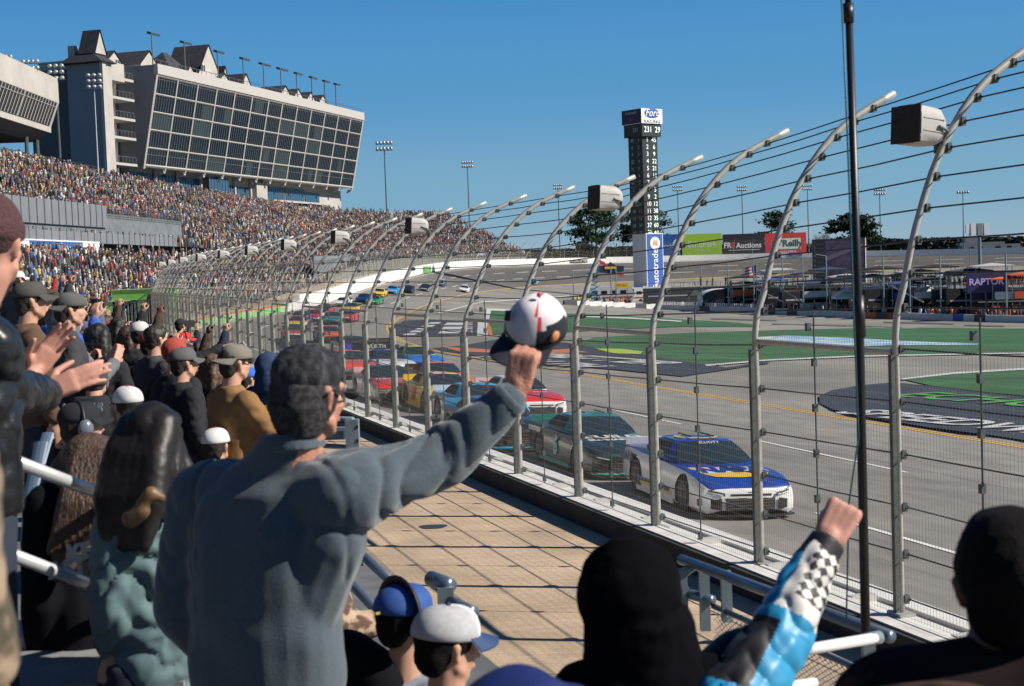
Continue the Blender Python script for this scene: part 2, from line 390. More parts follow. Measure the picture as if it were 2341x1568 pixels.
for k in range(NP):
    s = S0 + k * SP_; p, t, n = o_at(s, offk(k))
    rz = math.atan2(-n.y, -n.x)
    # stay inside what the photograph can show
    if k < 34:
        o = post0 if k == 0 else copy_tree(post0)
    else:
        o = bpy.data.objects.new('fence_post', far_post); col.objects.link(o)
    o.location = p; o.rotation_euler = (0, 0, rz); kx, kz = vary(k); o.scale = (kx if k > 4 else (kx + 1) / 2 if False else kx, 1, kz)
    tag(o, 'pale curved steel post of the tall catch fence above the white barrier', 'fence post', 'catch fence posts')
    posts.append((p, rz, s))
    if k:
        pp = o_at(s - SP_, offk(k - 1))[0]; d = p - pp; root = empty('wire_fence_bay', p, math.atan2(d.x, -d.y) )
        # panel local y runs back towards the previous post
        tag(root, 'wire mesh bay of the catch fence stretched between two curved posts', 'fence bay', 'catch fence mesh bays')
        q = bpy.data.objects.new('wire_mesh', pmesh); col.objects.link(q); q.parent = root; q.scale = (1, d.length / SP_, 1)
        if k < 44:
            r_ = bpy.data.objects.new('tie_rod', rod_me); col.objects.link(r_); r_.parent = root; r_.location = (0, SP_ / 2, 0)
        if k % 2 == 0 or k > 26:
            r_ = bpy.data.objects.new('top_rail', rail_me); col.objects.link(r_); r_.parent = root
# cables
for i, l in enumerate(CAB):
    a, z = prof_pt(l + .05); ss = [S0 + k * SP_ for k in range(NP)]; pts = []
    for k, s in enumerate(ss): kx, kz = vary(k); pts.append(o_at(s, offk(k) - (a + .075) * kx, z * kz)[0])
    pts2 = [pts[0]]
    for u, v in zip(pts, pts[1:]): pts2 += [u.lerp(v, .5) - Vector((0, 0, .004 + .004 * (i % 3))), v]
    b = MB().tube(pts2, .009, 5)
    tag(b.build('steel_cable', cable), 'dark steel cable strung along the whole catch fence', 'cable', 'catch fence cables')
# far fence along the turn: posts with the mesh of each bay
fm = MB(); Lf = 6.
for y in np.arange(0, Lf, .3): fm.tube([(.05, y, 1.08), (.05, y, 3.86)], .012, 3, cap=False)
for z in np.arange(1.1, 3.9, .45): fm.tube([(.05, 0, z), (.05, Lf, z)], .01, 3, cap=False)
for l in CAB[6:]:
    a, z = prof_pt(l); fm.tube([(a, 0, z), (a, Lf, z)], .008, 3, cap=False)
fmesh = fm.mesh('far_mesh', mat('far_wire', (.36, .34, .28), rough=.6))
s = S0 + (NP - 1) * SP_ + 3; prev = None; k = 0
while s < arc[-1] * .74:
    p, t, n = o_at(s, .1); o = bpy.data.objects.new('fence_post', far_post); col.objects.link(o)
    o.location = p; o.rotation_euler = (0, 0, math.atan2(-n.y, -n.x))
    tag(o, 'distant curved fence post around the far banked turn', 'fence post', 'far turn fence posts')
    if prev is not None:
        d = p - prev; root = bpy.data.objects.new('wire_fence_bay', fmesh); col.objects.link(root); root.location = p; root.rotation_euler = (0, 0, math.atan2(d.x, -d.y))
        root.scale = (1, d.length / Lf, 1)
        tag(root, 'distant wire mesh bay of the fence around the banked turn', 'fence bay', 'far turn fence bays')
    prev = p; s += Lf; k += 1
# loudspeakers on every third or fourth post
def make_speaker():
    root = empty('loudspeaker')
    # opening faces -x (the seats); rounded back to +x
    b = MB(); W, Hh = .23, .235; secs = [(-.30, 1, 1), (0, 1, 1), (.10, .98, .97), (.17, .91, .89), (.225, .76, .75), (.262, .56, .57), (.285, .32, .34), (.292, .08, .1)]; N = 20; vv = []
    for (x, ww, hh) in secs:
        for j in range(N):
            q = 2 * math.pi * (j + .5) / N; c, s_ = math.cos(q), math.sin(q); e = 6 if x < 0 else (4 if x < .15 else 2.6)
            f = (abs(c) ** e + abs(s_) ** e) ** (-1 / e); vv.append((x, W * ww * c * f, Hh * hh * s_ * f))
    b.raw(vv, [(i * N + j, (i + 1) * N + j, (i + 1) * N + (j + 1) % N, i * N + (j + 1) % N) for i in range(len(secs) - 1) for j in range(N)] + [tuple(range(N)), tuple(range(len(vv) - 1, len(vv) - N - 1, -1))])
    me_b = b.build('housing', mat('speaker_plastic', (.40, .39, .37), rough=.6, noise=.06, nscale=5), root, True); me_b.data.set_sharp_from_angle(angle=R(50))
    for z in (-.08, .07): MB().box((-.06, -.232, z), (.4, .01, .012)).build('seam_rib', mat('speaker_seam', (.36, .35, .33)), root)
    MB().box((-.303, 0, 0), (.02, .44, .45)).build('grille', mat('speaker_grille', (.035, .03, .03), rough=.9, bump=.6, bscale=120), root)
    b = MB().tube([(.0, -.25, -.02), (.16, -.25, -.06), (.24, -.1, -.16), (.36, 0, -.22)], .02, 6); b.tube([(.0, .25, -.02), (.16, .25, -.06), (.24, .1, -.16), (.36, 0, -.22)], .02, 6)
    b.box((.38, 0, -.22), (.12, .16, .14)); b.build('bracket', galvd, root)
    return root
spk = make_speaker(); first = True
for i, k in enumerate([3, 6, 10, 13, 16, 19, 22, 25, 28, 31, 34, 37]):
    p, rz, s = posts[k]
    o = spk if first else copy_tree(spk); first = False
    a, z = (.66, 5.95) if k == 3 else (.98 - .1 + offk(k), 5.72); q = Vector((math.cos(rz), math.sin(rz), 0))
    o.location = p + q * (a - .30) + Vector((0, 0, z)); o.rotation_euler = (0, R(4), rz + R(16 if k == 3 else 8))
    o.scale = (.82, .82, .82)
    tag(o, 'grey rounded loudspeaker box on the nearest fence post, black grille to the seats' if k == 3 else 'grey loudspeaker box clamped on a farther post of the catch fence', 'loudspeaker', None if k == 3 else 'loudspeakers along the catch fence')
# ------------------------------------------------------------ grandstands
alu = mat('bleacher_aluminium', (.30, .32, .34), rough=.5, metal=.15, noise=.15, nscale=.6)
alud = mat('stand_steel', (.20, .22, .235), rough=.6, metal=.3, noise=.2, nscale=1)
panelm = mat('stand_panel', (.18, .195, .215), rough=.6, noise=.1, nscale=.5)
sA = s_near_y(238) if False else None
def s_at_y(Y):
    for i in range(8 * NS, NN):
        if OUT[i].y > Y: return arc[i]
s0 = s_near_y(46); s1 = s_at_y(222); sE = s_at_y(428); s2 = s_at_y(330)
def zb(s):
    f = max(0, min(1, (s - s1) / (s2 - s1))); f = f * f * (3 - 2 * f); return 1.3 + 6.9 * f
def stepped(f0, f1, n, fun, drop=.35):
    """profile rows for ribbon2: list of functions of s"""
def deck(name, sa, sb_, n, off0, off1, z0f, z1f, label, end_cut=0):
    """stepped seating deck swept along the wall line; z0f and z1f give front and back height at s"""
    ss = list(np.linspace(sa, sb_, max(3, int((sb_ - sa) / 5)))); mb = MB(); vv = []
    m = 2 * n + 2
    for s in ss:
        za, zc = z0f(s), z1f(s); base = o_at(s)[0].z
        for k in range(n):
            oa = off0 + (off1 - off0) * k / n; zz = za + (zc - za) * k / n; zn = za + (zc - za) * (k + 1) / n
            for (a, z) in ((oa, zz), (off0 + (off1 - off0) * (k + 1) / n - .02, zz)):
                p = o_at(s, a)[0]; p.z = z; vv.append(p)
        for (a, z) in ((off1, zc), (off1, za - 1)):
            p = o_at(s, a)[0]; p.z = z; vv.append(p)
    mb.raw(vv, [(i * m + j, i * m + j + 1, (i + 1) * m + j + 1, (i + 1) * m + j) for i in range(len(ss) - 1) for j in range(m - 1)])
    # closed ends
    for i in (0, len(ss) - 1):
        q = vv[i * m:(i + 1) * m]; lo = Vector((q[0].x, q[0].y, q[0].z - 1)); mb.face([lo] + q if i else ([lo] + q)[::-1])
    o = mb.build(name, alu)
    return tag(o, label, 'grandstand')
NL, NU, NB = 15, 21, 37
deck('grandstand', s0, s1, NL, 9, 20.5, lambda s: 1.3, lambda s: 7.9, 'lower grey aluminium bleacher deck full of spectators at the left')
deck('grandstand', s0, s1, NU, 25, 42, lambda s: 13.0, lambda s: 22.4, 'upper grey aluminium bleacher deck below the wide glass-fronted building')
deck('grandstand', s1, sE, NB, 9, 42, zb, lambda s: 22.4, 'long sloping bleacher deck curving round the banked turn beneath blue sky')
seatd = mat('seat_rows_dark', (.05, .055, .065), rough=.9, noise=.4, nscale=2)
_o = deck('grandstand', 1, s0 - .3, 16, 20, 42, lambda s: 8.6, lambda s: 22.4, 'upper deck of dark seat rows behind and left of the photographer, out of the picture'); _o.data.materials[0] = seatd
# concourse between the decks
def vrib(name, m, sa, sb_, off, za, zc, thick=.15, label=None, cat='wall'):
    ss = np.linspace(sa, sb_, max(2, int((sb_ - sa) / 4))); mb = MB(); vv = []
    for s in ss:
        for (a, z) in ((off, za), (off, zc), (off + thick, zc), (off + thick, za)):
            p = o_at(s, a)[0]; p.z = z; vv.append(p)
    k = len(ss); mb.raw(vv, [(i * 4 + j, i * 4 + (j + 1) % 4, (i + 1) * 4 + (j + 1) % 4, (i + 1) * 4 + j) for i in range(k - 1) for j in range(4)] + [(0, 1, 2, 3), (4 * k - 1, 4 * k - 2, 4 * k - 3, 4 * k - 4)])
    return tag(mb.build(name, m), label, cat)
ban = vrib('banner_wall', mat('banner_white', (.68, .68, .68), rough=.7), s0, s_at_y(170), 20.55, 7.5, 9.5, .15, 'white banner wall with blue swooshes along the top of the lower deck', 'banner')
vrib('concourse_wall', alud, s0, s1 - 2, 24.9, 8.0, 13.6, .2, 'dark concourse wall behind the walkway between the two seating decks')
cf = MB(); ss = np.linspace(s0, s1, 40); A = []; B = []
for s in ss:
    p = o_at(s, 20.5)[0]; p.z = 9.3; A.append(p); p = o_at(s, 25)[0]; p.z = 9.3; B.append(p)
cf.strip(A, B); tag(cf.build('concourse_floor', alud), kind='structure')
rp = vrib('concourse_railing', panelm, s_at_y(140), s_at_y(200), 20.7, 9.3, 10.6, .06, 'grey sheet guard panel along the concourse above the white banner', 'railing')
fp = vrib('fascia_panel', panelm, s0, s_at_y(185), 24.6, 11.7, 14.6, .08, 'long grey sheet fascia in front of the upper seating deck', 'fascia')
for base, sa, sb_, off, z0, z1 in ((rp, s_at_y(140), s_at_y(200), 20.68, 9.2, 10.9), (fp, s0 + 60, s_at_y(185), 24.55, 11.6, 14.9)):
    s = sa; me_ = MB().tube([(0, 0, z0), (0, 0, z1)], .05, 5).mesh('stanchion', galvd)
    n_ = 0
    while s < sb_ and n_ < 60:
        p = o_at(s, off)[0]; q = bpy.data.objects.new('stanchion', me_); col.objects.link(q); q.parent = base; q.location = (p.x, p.y, 0); s += 2.1; n_ += 1
# see-through guard rails
def railing(name, sa, sb_, off, zf, h, label, step=2.4, bars=3, r=.03, m=galvd):
    root = empty(name); tag(root, label, 'railing')
    mb = MB(); ss = np.arange(sa, sb_, step)
    for k in range(bars):
        pts = []
        for s in ss:
            p = o_at(s, off)[0]; p.z = zf(s) + h * (k + 1) / bars; pts.append(p)
        mb.tube(pts, r, 5)
    mb.build('rail', m, root)
    mb = MB()
    me_ = MB().tube([(0, 0, 0), (0, 0, h)], r, 5).mesh('stanchion', m)
    for s in ss[:98]:
        p = o_at(s, off)[0]; p.z = zf(s); q = bpy.data.objects.new('stanchion', me_); col.objects.link(q); q.parent = root; q.location = p
    return root
railing('guard_rail', s_at_y(185), s1, 24.6, lambda s: 13.0, 1.5, 'open grey steel guard rail in front of the upper deck near its stairs', 1.6, 5)
railing('guard_rail', s1, s2 + 30, 20.5, lambda s: zb(s) + (22.4 - zb(s)) * .36, 1.2, 'open steel guard rail crossing the curving stand halfway up', 3, 4)
railing('guard_rail', s0, s1, 8.9, lambda s: .75, 1.3, 'low steel guard rail in front of the lower bleacher deck', 1.8, 4)
railing('guard_rail', s_at_y(152), s1 + 14, 42.3, lambda s: 22.4, 1.25, 'thin steel guard rail along the very top of the stand', 3, 3, .04)
railing('guard_rail', s2, sE, 8.9, lambda s: o_at(s)[0].z + .6, 3.4, 'tall steel fence rail below the stand around the turn', 4, 5, .05)
tag(vrib('stand_skirt', alud, s_at_y(250), sE, 9.6, 2.0, 8.0, .2), 'dark steel skirt wall under the front of the curving stand', 'wall')
tw_ = ribbon('turn_wall', wht, s_at_y(185), s_end, [(-.66, .2), (-.66, 1.85), (-.64, 1.85), (.36, 1.8), (.36, .2)])
tag(tw_, 'tall white concrete wall round the outside of the banked turn', 'wall')
# raking trusses under the end of the stand
for k, s in enumerate(np.arange(s2 - 40, sE, 9)):
    p, t, n = o_at(s, 8.8); mb = MB(); b = p.z
    mb.tube([p, p + Vector((0, 0, 4.4))], .12, 5); mb.tube([p, p + t * 4.3 + Vector((0, 0, 4.2))], .09, 5); mb.tube([p + t * 8.6, p + t * 4.3 + Vector((0, 0, 4.2))], .09, 5)
    tag(mb.build('stand_truss', galvd), 'grey steel truss frame carrying the front of the far stand', 'truss', 'trusses below the far stand')
# swoosh on the banner
for sy, L, nm in ((118, 14, 'small'), (150, 15, 'large')):
    sm = s_at_y(sy); blue = mat('banner_blue', (.03, .12, .33), rough=.6)
    mb = MB(); A = []; B = []
    for i in range(15):
        f = i / 14; s = sm + L * f; p = o_at(s, 20.5)[0]; q = p.copy()
        p.z = 7.9 + (.35 if nm == 'large' else .9) * math.sin(f * 1.6) ; q.z = 9.35 if nm == 'large' else p.z + .22 + .2 * f
        if nm == 'large': p.z = 7.75 + max(0, 1.2 * (1 - f * 3))
        A.append(p); B.append(q)
    mb.strip(A, B); mb.build('swoosh', blue).parent = ban
    p, t, n = o_at(sm + L * .62, 20.44); p.z = 8.35
    text('banner_lettering', 'TRUCKS', 1.1, mat('banner_letters', (.7, .72, .75) if nm == 'large' else (.1, .2, .5)) if nm == 'large' else blue, ban, frame(p, t, (0, 0, 1)), shear=.3)
# stairs with pale treads are left free of people
AISLE = 13.0
def crowd(name, areas, seed, label, extra=()):
    r = np.random.RandomState(seed); P = list(extra)
    for (sa, sb_, n, off0, off1, zf0, zf1, ph, dens, pitch, skip) in areas:
        for k in range(n):
            off = off0 + (off1 - off0) * (k + .35) / n; s = sa + r.rand() * .5
            while s < sb_:
                s += pitch * (.85 + .3 * r.rand())
                if ((s + ph) % AISLE) < 1.15: continue
                d = dens if pnoise(Vector((s * .06, off * .16, seed))) < .16 else dens * .38
                if r.rand() > d: continue
                p = o_at(s, off + .15 * r.rand())[0]; p.z = zf0(s) + (zf1(s) - zf0(s)) * k / n
                if skip and skip(p): continue
                P.append((p.x, p.y, p.z))
    P = np.array(P)[:, :3]; N = len(P)
    # template: legs, torso, shoulders, head as small closed solids
    def solid(secs):
        v = []; f = []; m = 6
        for (x, y, z, a, b) in secs:
            for j in range(m):
                q = 2 * math.pi * j / m + .3; v.append((x + a * math.cos(q), y + b * math.sin(q), z))
        for i in range(len(secs) - 1):
            for j in range(m): f.append((i * m + j, i * m + (j + 1) % m, (i + 1) * m + (j + 1) % m, (i + 1) * m + j))
        f.append(tuple((len(secs) - 1) * m + j for j in range(m))); return v, f
    parts = [(solid([(0, 0, 0, .15, .12), (0, 0, .85, .19, .14)]), 0), (solid([(0, 0, .8, .19, .15), (0, 0, 1.22, .245, .15), (0, 0, 1.42, .2, .12), (0, 0, 1.48, .07, .07)]), 1),
             (solid([(0, .0, 1.46, .07, .08), (0, .0, 1.58, .105, .115), (0, 0, 1.63, .1, .11)]), 2), (solid([(0, -.01, 1.62, .108, .12), (0, -.01, 1.70, .09, .1), (0, -.01, 1.745, .03, .03)]), 3)]
    V = []; F = []; K = []; off = 0
    for (v, f), k in parts:
        for q in f: F.append(([i + off for i in q])); K.append(k)
        V += v; off += len(v)
    V = np.array(V); nv = len(V)
    ang = math.pi / 2 + r.uniform(-.9, .9, N); sc_ = r.uniform(.88, 1.06, N); seated = r.rand(N) < .45
    c, s_ = np.cos(ang), np.sin(ang)
    W = np.empty((N, nv, 3)); lean = r.uniform(-.1, .1, (N, 2))
    z = V[None, :, 2] * sc_[:, None]; z = np.where(seated[:, None], np.maximum(z - .40, z * .55), z)
    x = V[None, :, 0] * sc_[:, None]; y = V[None, :, 1] * sc_[:, None]
    x = x + lean[:, :1] * (V[None, :, 2] > 1.0); y = y + lean[:, 1:] * (V[None, :, 2] > 1.0)
    W[:, :, 0] = x * c[:, None] - y * s_[:, None] + P[:, 0:1]; W[:, :, 1] = x * s_[:, None] + y * c[:, None] + P[:, 1:2]; W[:, :, 2] = z + P[:, 2:3]
    me = bpy.data.meshes.new(name); quads = [f for f in F]; lens = np.array([len(f) for f in F]); flat = np.concatenate([np.array(f) for f in F])
    nf = len(F); me.vertices.add(N * nv); me.vertices.foreach_set('co', W.reshape(-1))
    L = len(flat); me.loops.add(N * L); me.polygons.add(N * nf)
    me.loops.foreach_set('vertex_index', (flat[None, :] + (np.arange(N) * nv)[:, None]).reshape(-1).astype(np.int32))
    st = np.concatenate([[0], np.cumsum(lens)[:-1]]); me.polygons.foreach_set('loop_start', (st[None, :] + (np.arange(N) * L)[:, None]).reshape(-1).astype(np.int32))
    me.update(calc_edges=True)
    top = np.array([(.012, .014, .02)] * 7 + [(.02, .028, .06)] * 4 + [(.07, .07, .075)] * 3 + [(.16, .16, .165)] * 2 + [(.38, .38, .38)] * 2 + [(.6, .6, .58)] * 3 + [(.45, .04, .025)] * 2 + [(.55, .12, .03)] + [(.03, .11, .4)] * 2 + [(.16, .09, .045)] * 3 + [(.25, .18, .11)] * 2 + [(.03, .13, .12), (.55, .4, .05), (.1, .04, .06), (.5, .75, .06)][:3] + [(.13, .2, .3)])
    leg = np.array([(.02, .03, .06), (.03, .045, .09), (.015, .015, .018), (.1, .1, .1), (.17, .13, .09)])
    hat = np.array([(.015, .012, .01)] * 5 + [(.06, .035, .02)] * 4 + [(.6, .6, .6)] * 3 + [(.45, .04, .03), (.03, .07, .25), (.2, .2, .2), (.25, .17, .08)])
    skin = np.array([(.50, .27, .18), (.42, .22, .14), (.16, .08, .05), (.56, .33, .23)])
    ca = np.empty((N, 4, 3)); ca[:, 0] = leg[r.randint(0, len(leg), N)]; ca[:, 1] = top[r.randint(0, len(top), N)]; ca[:, 2] = skin[r.randint(0, len(skin), N)]; ca[:, 3] = hat[r.randint(0, len(hat), N)]
    ca *= r.uniform(.5, 1.05, (N, 4, 1)); ca = ca * .85 + ca.mean(axis=2, keepdims=True) * .15
    fc = ca[:, K, :].reshape(-1, 3); cols = np.ones((N * nf, 4)); cols[:, :3] = fc
    at = me.color_attributes.new('Col', 'FLOAT_COLOR', 'CORNER')
    at.data.foreach_set('color', np.repeat(cols, np.tile(lens, N), axis=0).reshape(-1))
    m = mat('crowd_colours', (.5, .5, .5), rough=.85)
    if not m.node_tree.nodes.get('vc'):
        a = m.node_tree.nodes.new('ShaderNodeVertexColor'); a.name = 'vc'; a.layer_name = 'Col'; m.node_tree.links.new(a.outputs[0], m.node_tree.nodes['Principled BSDF'].inputs['Base Color'])
    me.materials.append(m)
    o = bpy.data.objects.new(name, me); col.objects.link(o); tag(o, label, 'crowd', kind='stuff')
    return N
SPLIT_Y = 84
# ------------------------------------------------------------ condominium building beyond the stand
stucco = mat('cream_stucco', (.42, .395, .36), rough=.85, noise=.12, nscale=.25)
stucco_shade = mat('shaded_cream_stucco', (.24, .24, .26), rough=.85, noise=.05, nscale=.3)  # cream stucco toned down, shade on the end walls put into the colour
roofm = mat('dark_roof_shingle', (.035, .035, .04), rough=.8, noise=.3, nscale=1)
glass = mat('dark_window_glass', (.010, .018, .028), rough=.12, spec=.35)
glass2 = mat('curtained_glass', (.035, .055, .06), rough=.2, spec=.4)
frame_m = mat('window_frame_cream', (.44, .42, .39), rough=.6)
mull = mat('window_mullion', (.10, .12, .15), rough=.5)
glass_b = mat('blue_lobby_glass', (.03, .09, .16), rough=.15)
BO = Vector((-79.3, 313, 0)); BE = Vector((33.5, 109, 0)).normalized(); BN = Vector((BE.y, -BE.x, 0))   # BN: toward the track
BM = Matrix((BE, BN, Vector((0, 0, 1)))).transposed()
def BP(t, d, z): return BO + BE * t + BN * d + Vector((0, 0, z))
bld = empty('condominium_building'); tag(bld, 'wide cream condominium building with outward leaning dark glass front behind the stand', 'building')
LB = 114.; ZB0, ZT = 29.6, 49.7; LEAN = 4.4
# main block: a hexagonal prism whose front leans out over the stand
def prism_t(t0, t1, prof, name, m, parent):
    mb = MB(); a = [BP(t0, d, z) for d, z in prof]; b = [BP(t1, d, z) for d, z in prof]; n = len(a)
    mb.raw(a + b, [tuple(range(n)), tuple(range(2 * n - 1, n - 1, -1))] + [(i, n + i, n + (i + 1) % n, (i + 1) % n) for i in range(n)]); return mb.build(name, m, parent)
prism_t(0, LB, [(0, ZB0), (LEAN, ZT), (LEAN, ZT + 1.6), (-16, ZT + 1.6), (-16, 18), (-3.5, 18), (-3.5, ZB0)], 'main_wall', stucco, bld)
_mw = [o_ for o_ in bld.children if o_.name.startswith('main_wall')][0]; _mw.data.materials.append(stucco_shade)
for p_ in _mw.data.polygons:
    if abs(p_.normal.dot(BE)) > .9: p_.material_index = 1  # end faces take the stucco with shade in its colour
def FP(t, z, out=.1): f = (z - ZB0) / (ZT - ZB0); return BP(t, LEAN * f + out, z)
fh = (ZT - .9 - ZB0) / 5
bays = [0] + [8.9 * i for i in range(1, 7)] + [61.2] + [61.2 + 8.8 * i for i in range(1, 7)]
rb = random.Random(5)
for i in range(5):
    z0 = ZB0 + .35 + fh * i; z1 = z0 + fh - .55
    for j in range(len(bays) - 1):
        t0, t1 = bays[j] + .25, bays[j + 1] - .25
        mb = MB(); mb.face([FP(t0, z0), FP(t1, z0), FP(t1, z1), FP(t0, z1)])
        w_ = mb.build('window', glass2 if rb.random() < .07 else glass, bld)
        n = 8 if t1 - t0 < 9 else 7; mm = MB()
        for k in range(1, n):
            t = t0 + (t1 - t0) * k / n; mm.tube([FP(t, z0, .16), FP(t, z1, .16)], .07, 4)
        if i in (0, 4): mm.tube([FP(t0, z0 + (z1 - z0) * (.65 if i == 0 else .9), .16), FP(t1, z0 + (z1 - z0) * (.65 if i == 0 else .9), .16)], .08, 4)
        mm.build('mullion', mull, w_)
        if rb.random() < .16:
            k = rb.random() * .6; a0 = t0 + (t1 - t0) * k; a1 = t0 + (t1 - t0) * min(1, k + .25 + rb.random() * .3)
            mb = MB(); mb.face([FP(a0, z0 + .1, .13), FP(a1, z0 + .1, .13), FP(a1, z1 - .1, .13), FP(a0, z1 - .1, .13)]); mb.build('blind', glass2, w_)
for t in bays:
    MB().tube([FP(t, ZB0 - .6, .22), FP(t, ZT + .2, .22)], .2 if t not in (0, LB) else .3, 4).build('pilaster', frame_m, bld)
for i in range(6):
    z = ZB0 + .1 + fh * i; MB().tube([FP(0, z, .26), FP(LB, z, .26)], .2 if i else .32, 4).build('floor_band', frame_m, bld)
mb = MB(); mb.raw([BP(-.3, LEAN + .5, ZT - .5), BP(LB + .3, LEAN + .5, ZT - .5), BP(LB + .3, LEAN + .5, ZT + 1.7), BP(-.3, LEAN + .5, ZT + 1.7), BP(-.3, LEAN - .5, ZT - .5), BP(LB + .3, LEAN - .5, ZT - .5), BP(LB + .3, LEAN - .5, ZT + 1.7), BP(-.3, LEAN - .5, ZT + 1.7)],
        [(0, 1, 2, 3), (3, 2, 6, 7), (0, 4, 5, 1), (0, 3, 7, 4), (1, 5, 6, 2)]); mb.build('cornice', frame_m, bld)
mb = MB()
for k in range(52):
    t = LB * k / 51; mb.tube([BP(t, LEAN - .2, ZT + 1.6), BP(t, LEAN - .2, ZT + 2.7)], .05, 4)
mb.tube([BP(0, LEAN - .2, ZT + 2.7), BP(LB, LEAN - .2, ZT + 2.7)], .07, 4); mb.build('roof_railing', mull, bld)
# lower storeys with the blue glass
prism_t(-3, 100, [(-1.5, 18), (-1.5, 23.6), (-3.4, 23.6), (-3.4, 18)], 'podium_wall', stucco, bld)
for k, (t0, t1, z0, z1) in enumerate([(0, 9.5, 24, 28.6), (10.5, 19, 24, 28.6), (20, 30, 24, 28.4), (31, 40.5, 24.2, 29), (41.5, 47, 24, 27.6), (48, 55, 23, 27.4), (57, 62, 25, 28), (64, 76, 24, 28.2), (77, 88, 24, 28.2), (89, 98, 23, 27.6)]):
    w_ = MB(); w_.face([BP(t0, -3.3 if k != 3 else -1.2, z0), BP(t1, -3.3 if k != 3 else -1.2, z0), BP(t1, -3.3 if k != 3 else -1.2, z1), BP(t0, -3.3 if k != 3 else -1.2, z1)]); w_ = w_.build('lobby_window', glass_b, bld)
    mm = MB(); n = int((t1 - t0) / 1.25)
    for q in range(n + 1):
        t = t0 + (t1 - t0) * q / n; mm.tube([BP(t, -3.2 if k != 3 else -1.1, z0), BP(t, -3.2 if k != 3 else -1.1, z1)], .07, 4)
    mm.build('mullion', mull, w_)
for t in (9.9, 19.5, 30.5, 47.5, 56, 63): MB().box(BP(t, -3.1, 26), (.7, .5, 7), BM).build('column', stucco, bld)
MB().box(BP(36, -2.3, 29.5), (10.5, 2.4, .8), BM).build('bay_hood', stucco, bld); MB().box(BP(59.5, -2.4, 25.5), (6, 1.6, 6.5), BM).build('entrance_wall', stucco, bld)
MB().box(BP(82, -1.8, 24.3), (36, 2.6, .5), BM).build('terrace_slab', stucco, bld)
me_ = MB().tube([(0, 0, 0), (.9, 0, -.9)], .22, 6).mesh('brace', frame_m)
me_ = MB().box((0, 0, 0), (.8, 1.1, .7)).box((0, .7, -.4), (.5, .5, .5)).mesh('floodlight', mat('flood_grey', (.5, .5, .5), rough=.4, metal=.3))
for t in bays[1:]:
    q = bpy.data.objects.new('floodlight', me_); col.objects.link(q); q.parent = bld; q.location = BP(t, -.6, ZB0 - .8); q.rotation_euler = (0, 0, math.atan2(BE.y, BE.x))
# recess with balconies, then the stair tower at the near end
prism_t(-16.6, .02, [(-5.5, 18), (-5.5, ZT - .6), (-16, ZT - .6), (-16, 18)], 'recess_wall', mat('recess_shade', (.10, .10, .11), rough=.85), bld)  # shade inside the recess is put into the wall colour
prism_t(-16.4, -5.5, [(-.2, ZT - 2.6), (-.2, ZT + 1.2), (-14, ZT + 1.2), (-14, ZT - 2.6)], 'roof_slab', stucco, bld)
for i, z in enumerate((22.5 + 7.6, 35.6, 39.7, 44.0, 48.2)):
    b_ = MB(); b_.box(BP(-9, -3.0, z - .5 if i == 0 else z - .4), (15, 5.0, .55), BM); b_ = b_.build('balcony_slab', frame_m, bld)
    mm = MB()
    for t in np.linspace(-16.2, -1.8, 12): mm.tube([BP(t, -.6, z), BP(t, -.6, z + 1.15)], .05, 4)
    mm.tube([BP(-16.2, -.6, z + 1.15), BP(-1.8, -.6, z + 1.15)], .07, 4); mm.build('balcony_railing', mull, b_)
    mb = MB(); mb.face([BP(-8, -5.4, z), BP(-2, -5.4, z), BP(-2, -5.4, z + 2.9), BP(-8, -5.4, z + 2.9)]); mb.build('balcony_door', glass, bld)
MB().box(BP(-9.5, -5.4, 25.6), (2.6, .3, 4.4), BM).build('doorway', glass, bld)
tw = prism_t(-20, -16.6, [(3.4, 17), (3.4, ZT - .4), (-4.6, ZT - .4), (-4.6, 17)], 'stair_tower_wall', stucco_shade, bld)
prism_t(-20.3, -19, [(4.0, 17), (4.0, ZT + .1), (3.3, ZT + .1), (3.3, 17)], 'corner_pier', stucco, bld)
prism_t(-19.1, -16.5, [(3.7, 17), (3.7, ZT), (3.2, ZT), (3.2, 17)], 'tower_front', stucco, bld)
def hip(t0, t1, d0, d1, z, h, name='roof', k=.32):
    mb = MB(); a = [BP(t0, d0, z), BP(t1, d0, z), BP(t1, d1, z), BP(t0, d1, z)]; ct, cd = (t0 + t1) / 2, (d0 + d1) / 2
    w_ = min(t1 - t0, abs(d1 - d0)) / 2 * (1 - k); b = [BP(ct - w_ * .3, cd, z + h), BP(ct + w_ * .3, cd, z + h)]
    mb.raw(a + b, [(0, 1, 5, 4), (1, 2, 5), (2, 3, 4, 5), (3, 0, 4), (3, 2, 1, 0)]); return mb.build(name, roofm, bld)
def gable(t0, t1, d0, d1, z, h, wall=True, fh_=0.):
    """steep little roof with a pale gable facing the track"""
    mb = MB(); ct = (t0 + t1) / 2
    mb.raw([BP(t0, d0, z), BP(t1, d0, z), BP(ct, d0, z + h), BP(t0, d1, z), BP(t1, d1, z), BP(ct, d1, z + h)], [(0, 2, 5, 3), (1, 4, 5, 2), (3, 5, 4)]); mb.build('gable_roof', roofm, bld)
    mb = MB(); mb.raw([BP(t0 + .25, d0 - .2, z - fh_), BP(t1 - .25, d0 - .2, z - fh_), BP(t1 - .25, d0 - .2, z + .02), BP(ct, d0 - .2, z + h - .5), BP(t0 + .25, d0 - .2, z + .02), BP(t0 + .25, d1, z - fh_), BP(t1 - .25, d1, z - fh_), BP(t1 - .25, d1, z), BP(t0 + .25, d1, z)], [(0, 1, 2, 3, 4), (0, 4, 8, 5), (1, 6, 7, 2), (5, 8, 7, 6)]); mb.build('gable_wall', stucco, bld)
hip(-21.5, -15.5, 4.6, -5.6, ZT - .3, 3.6, k=.6)
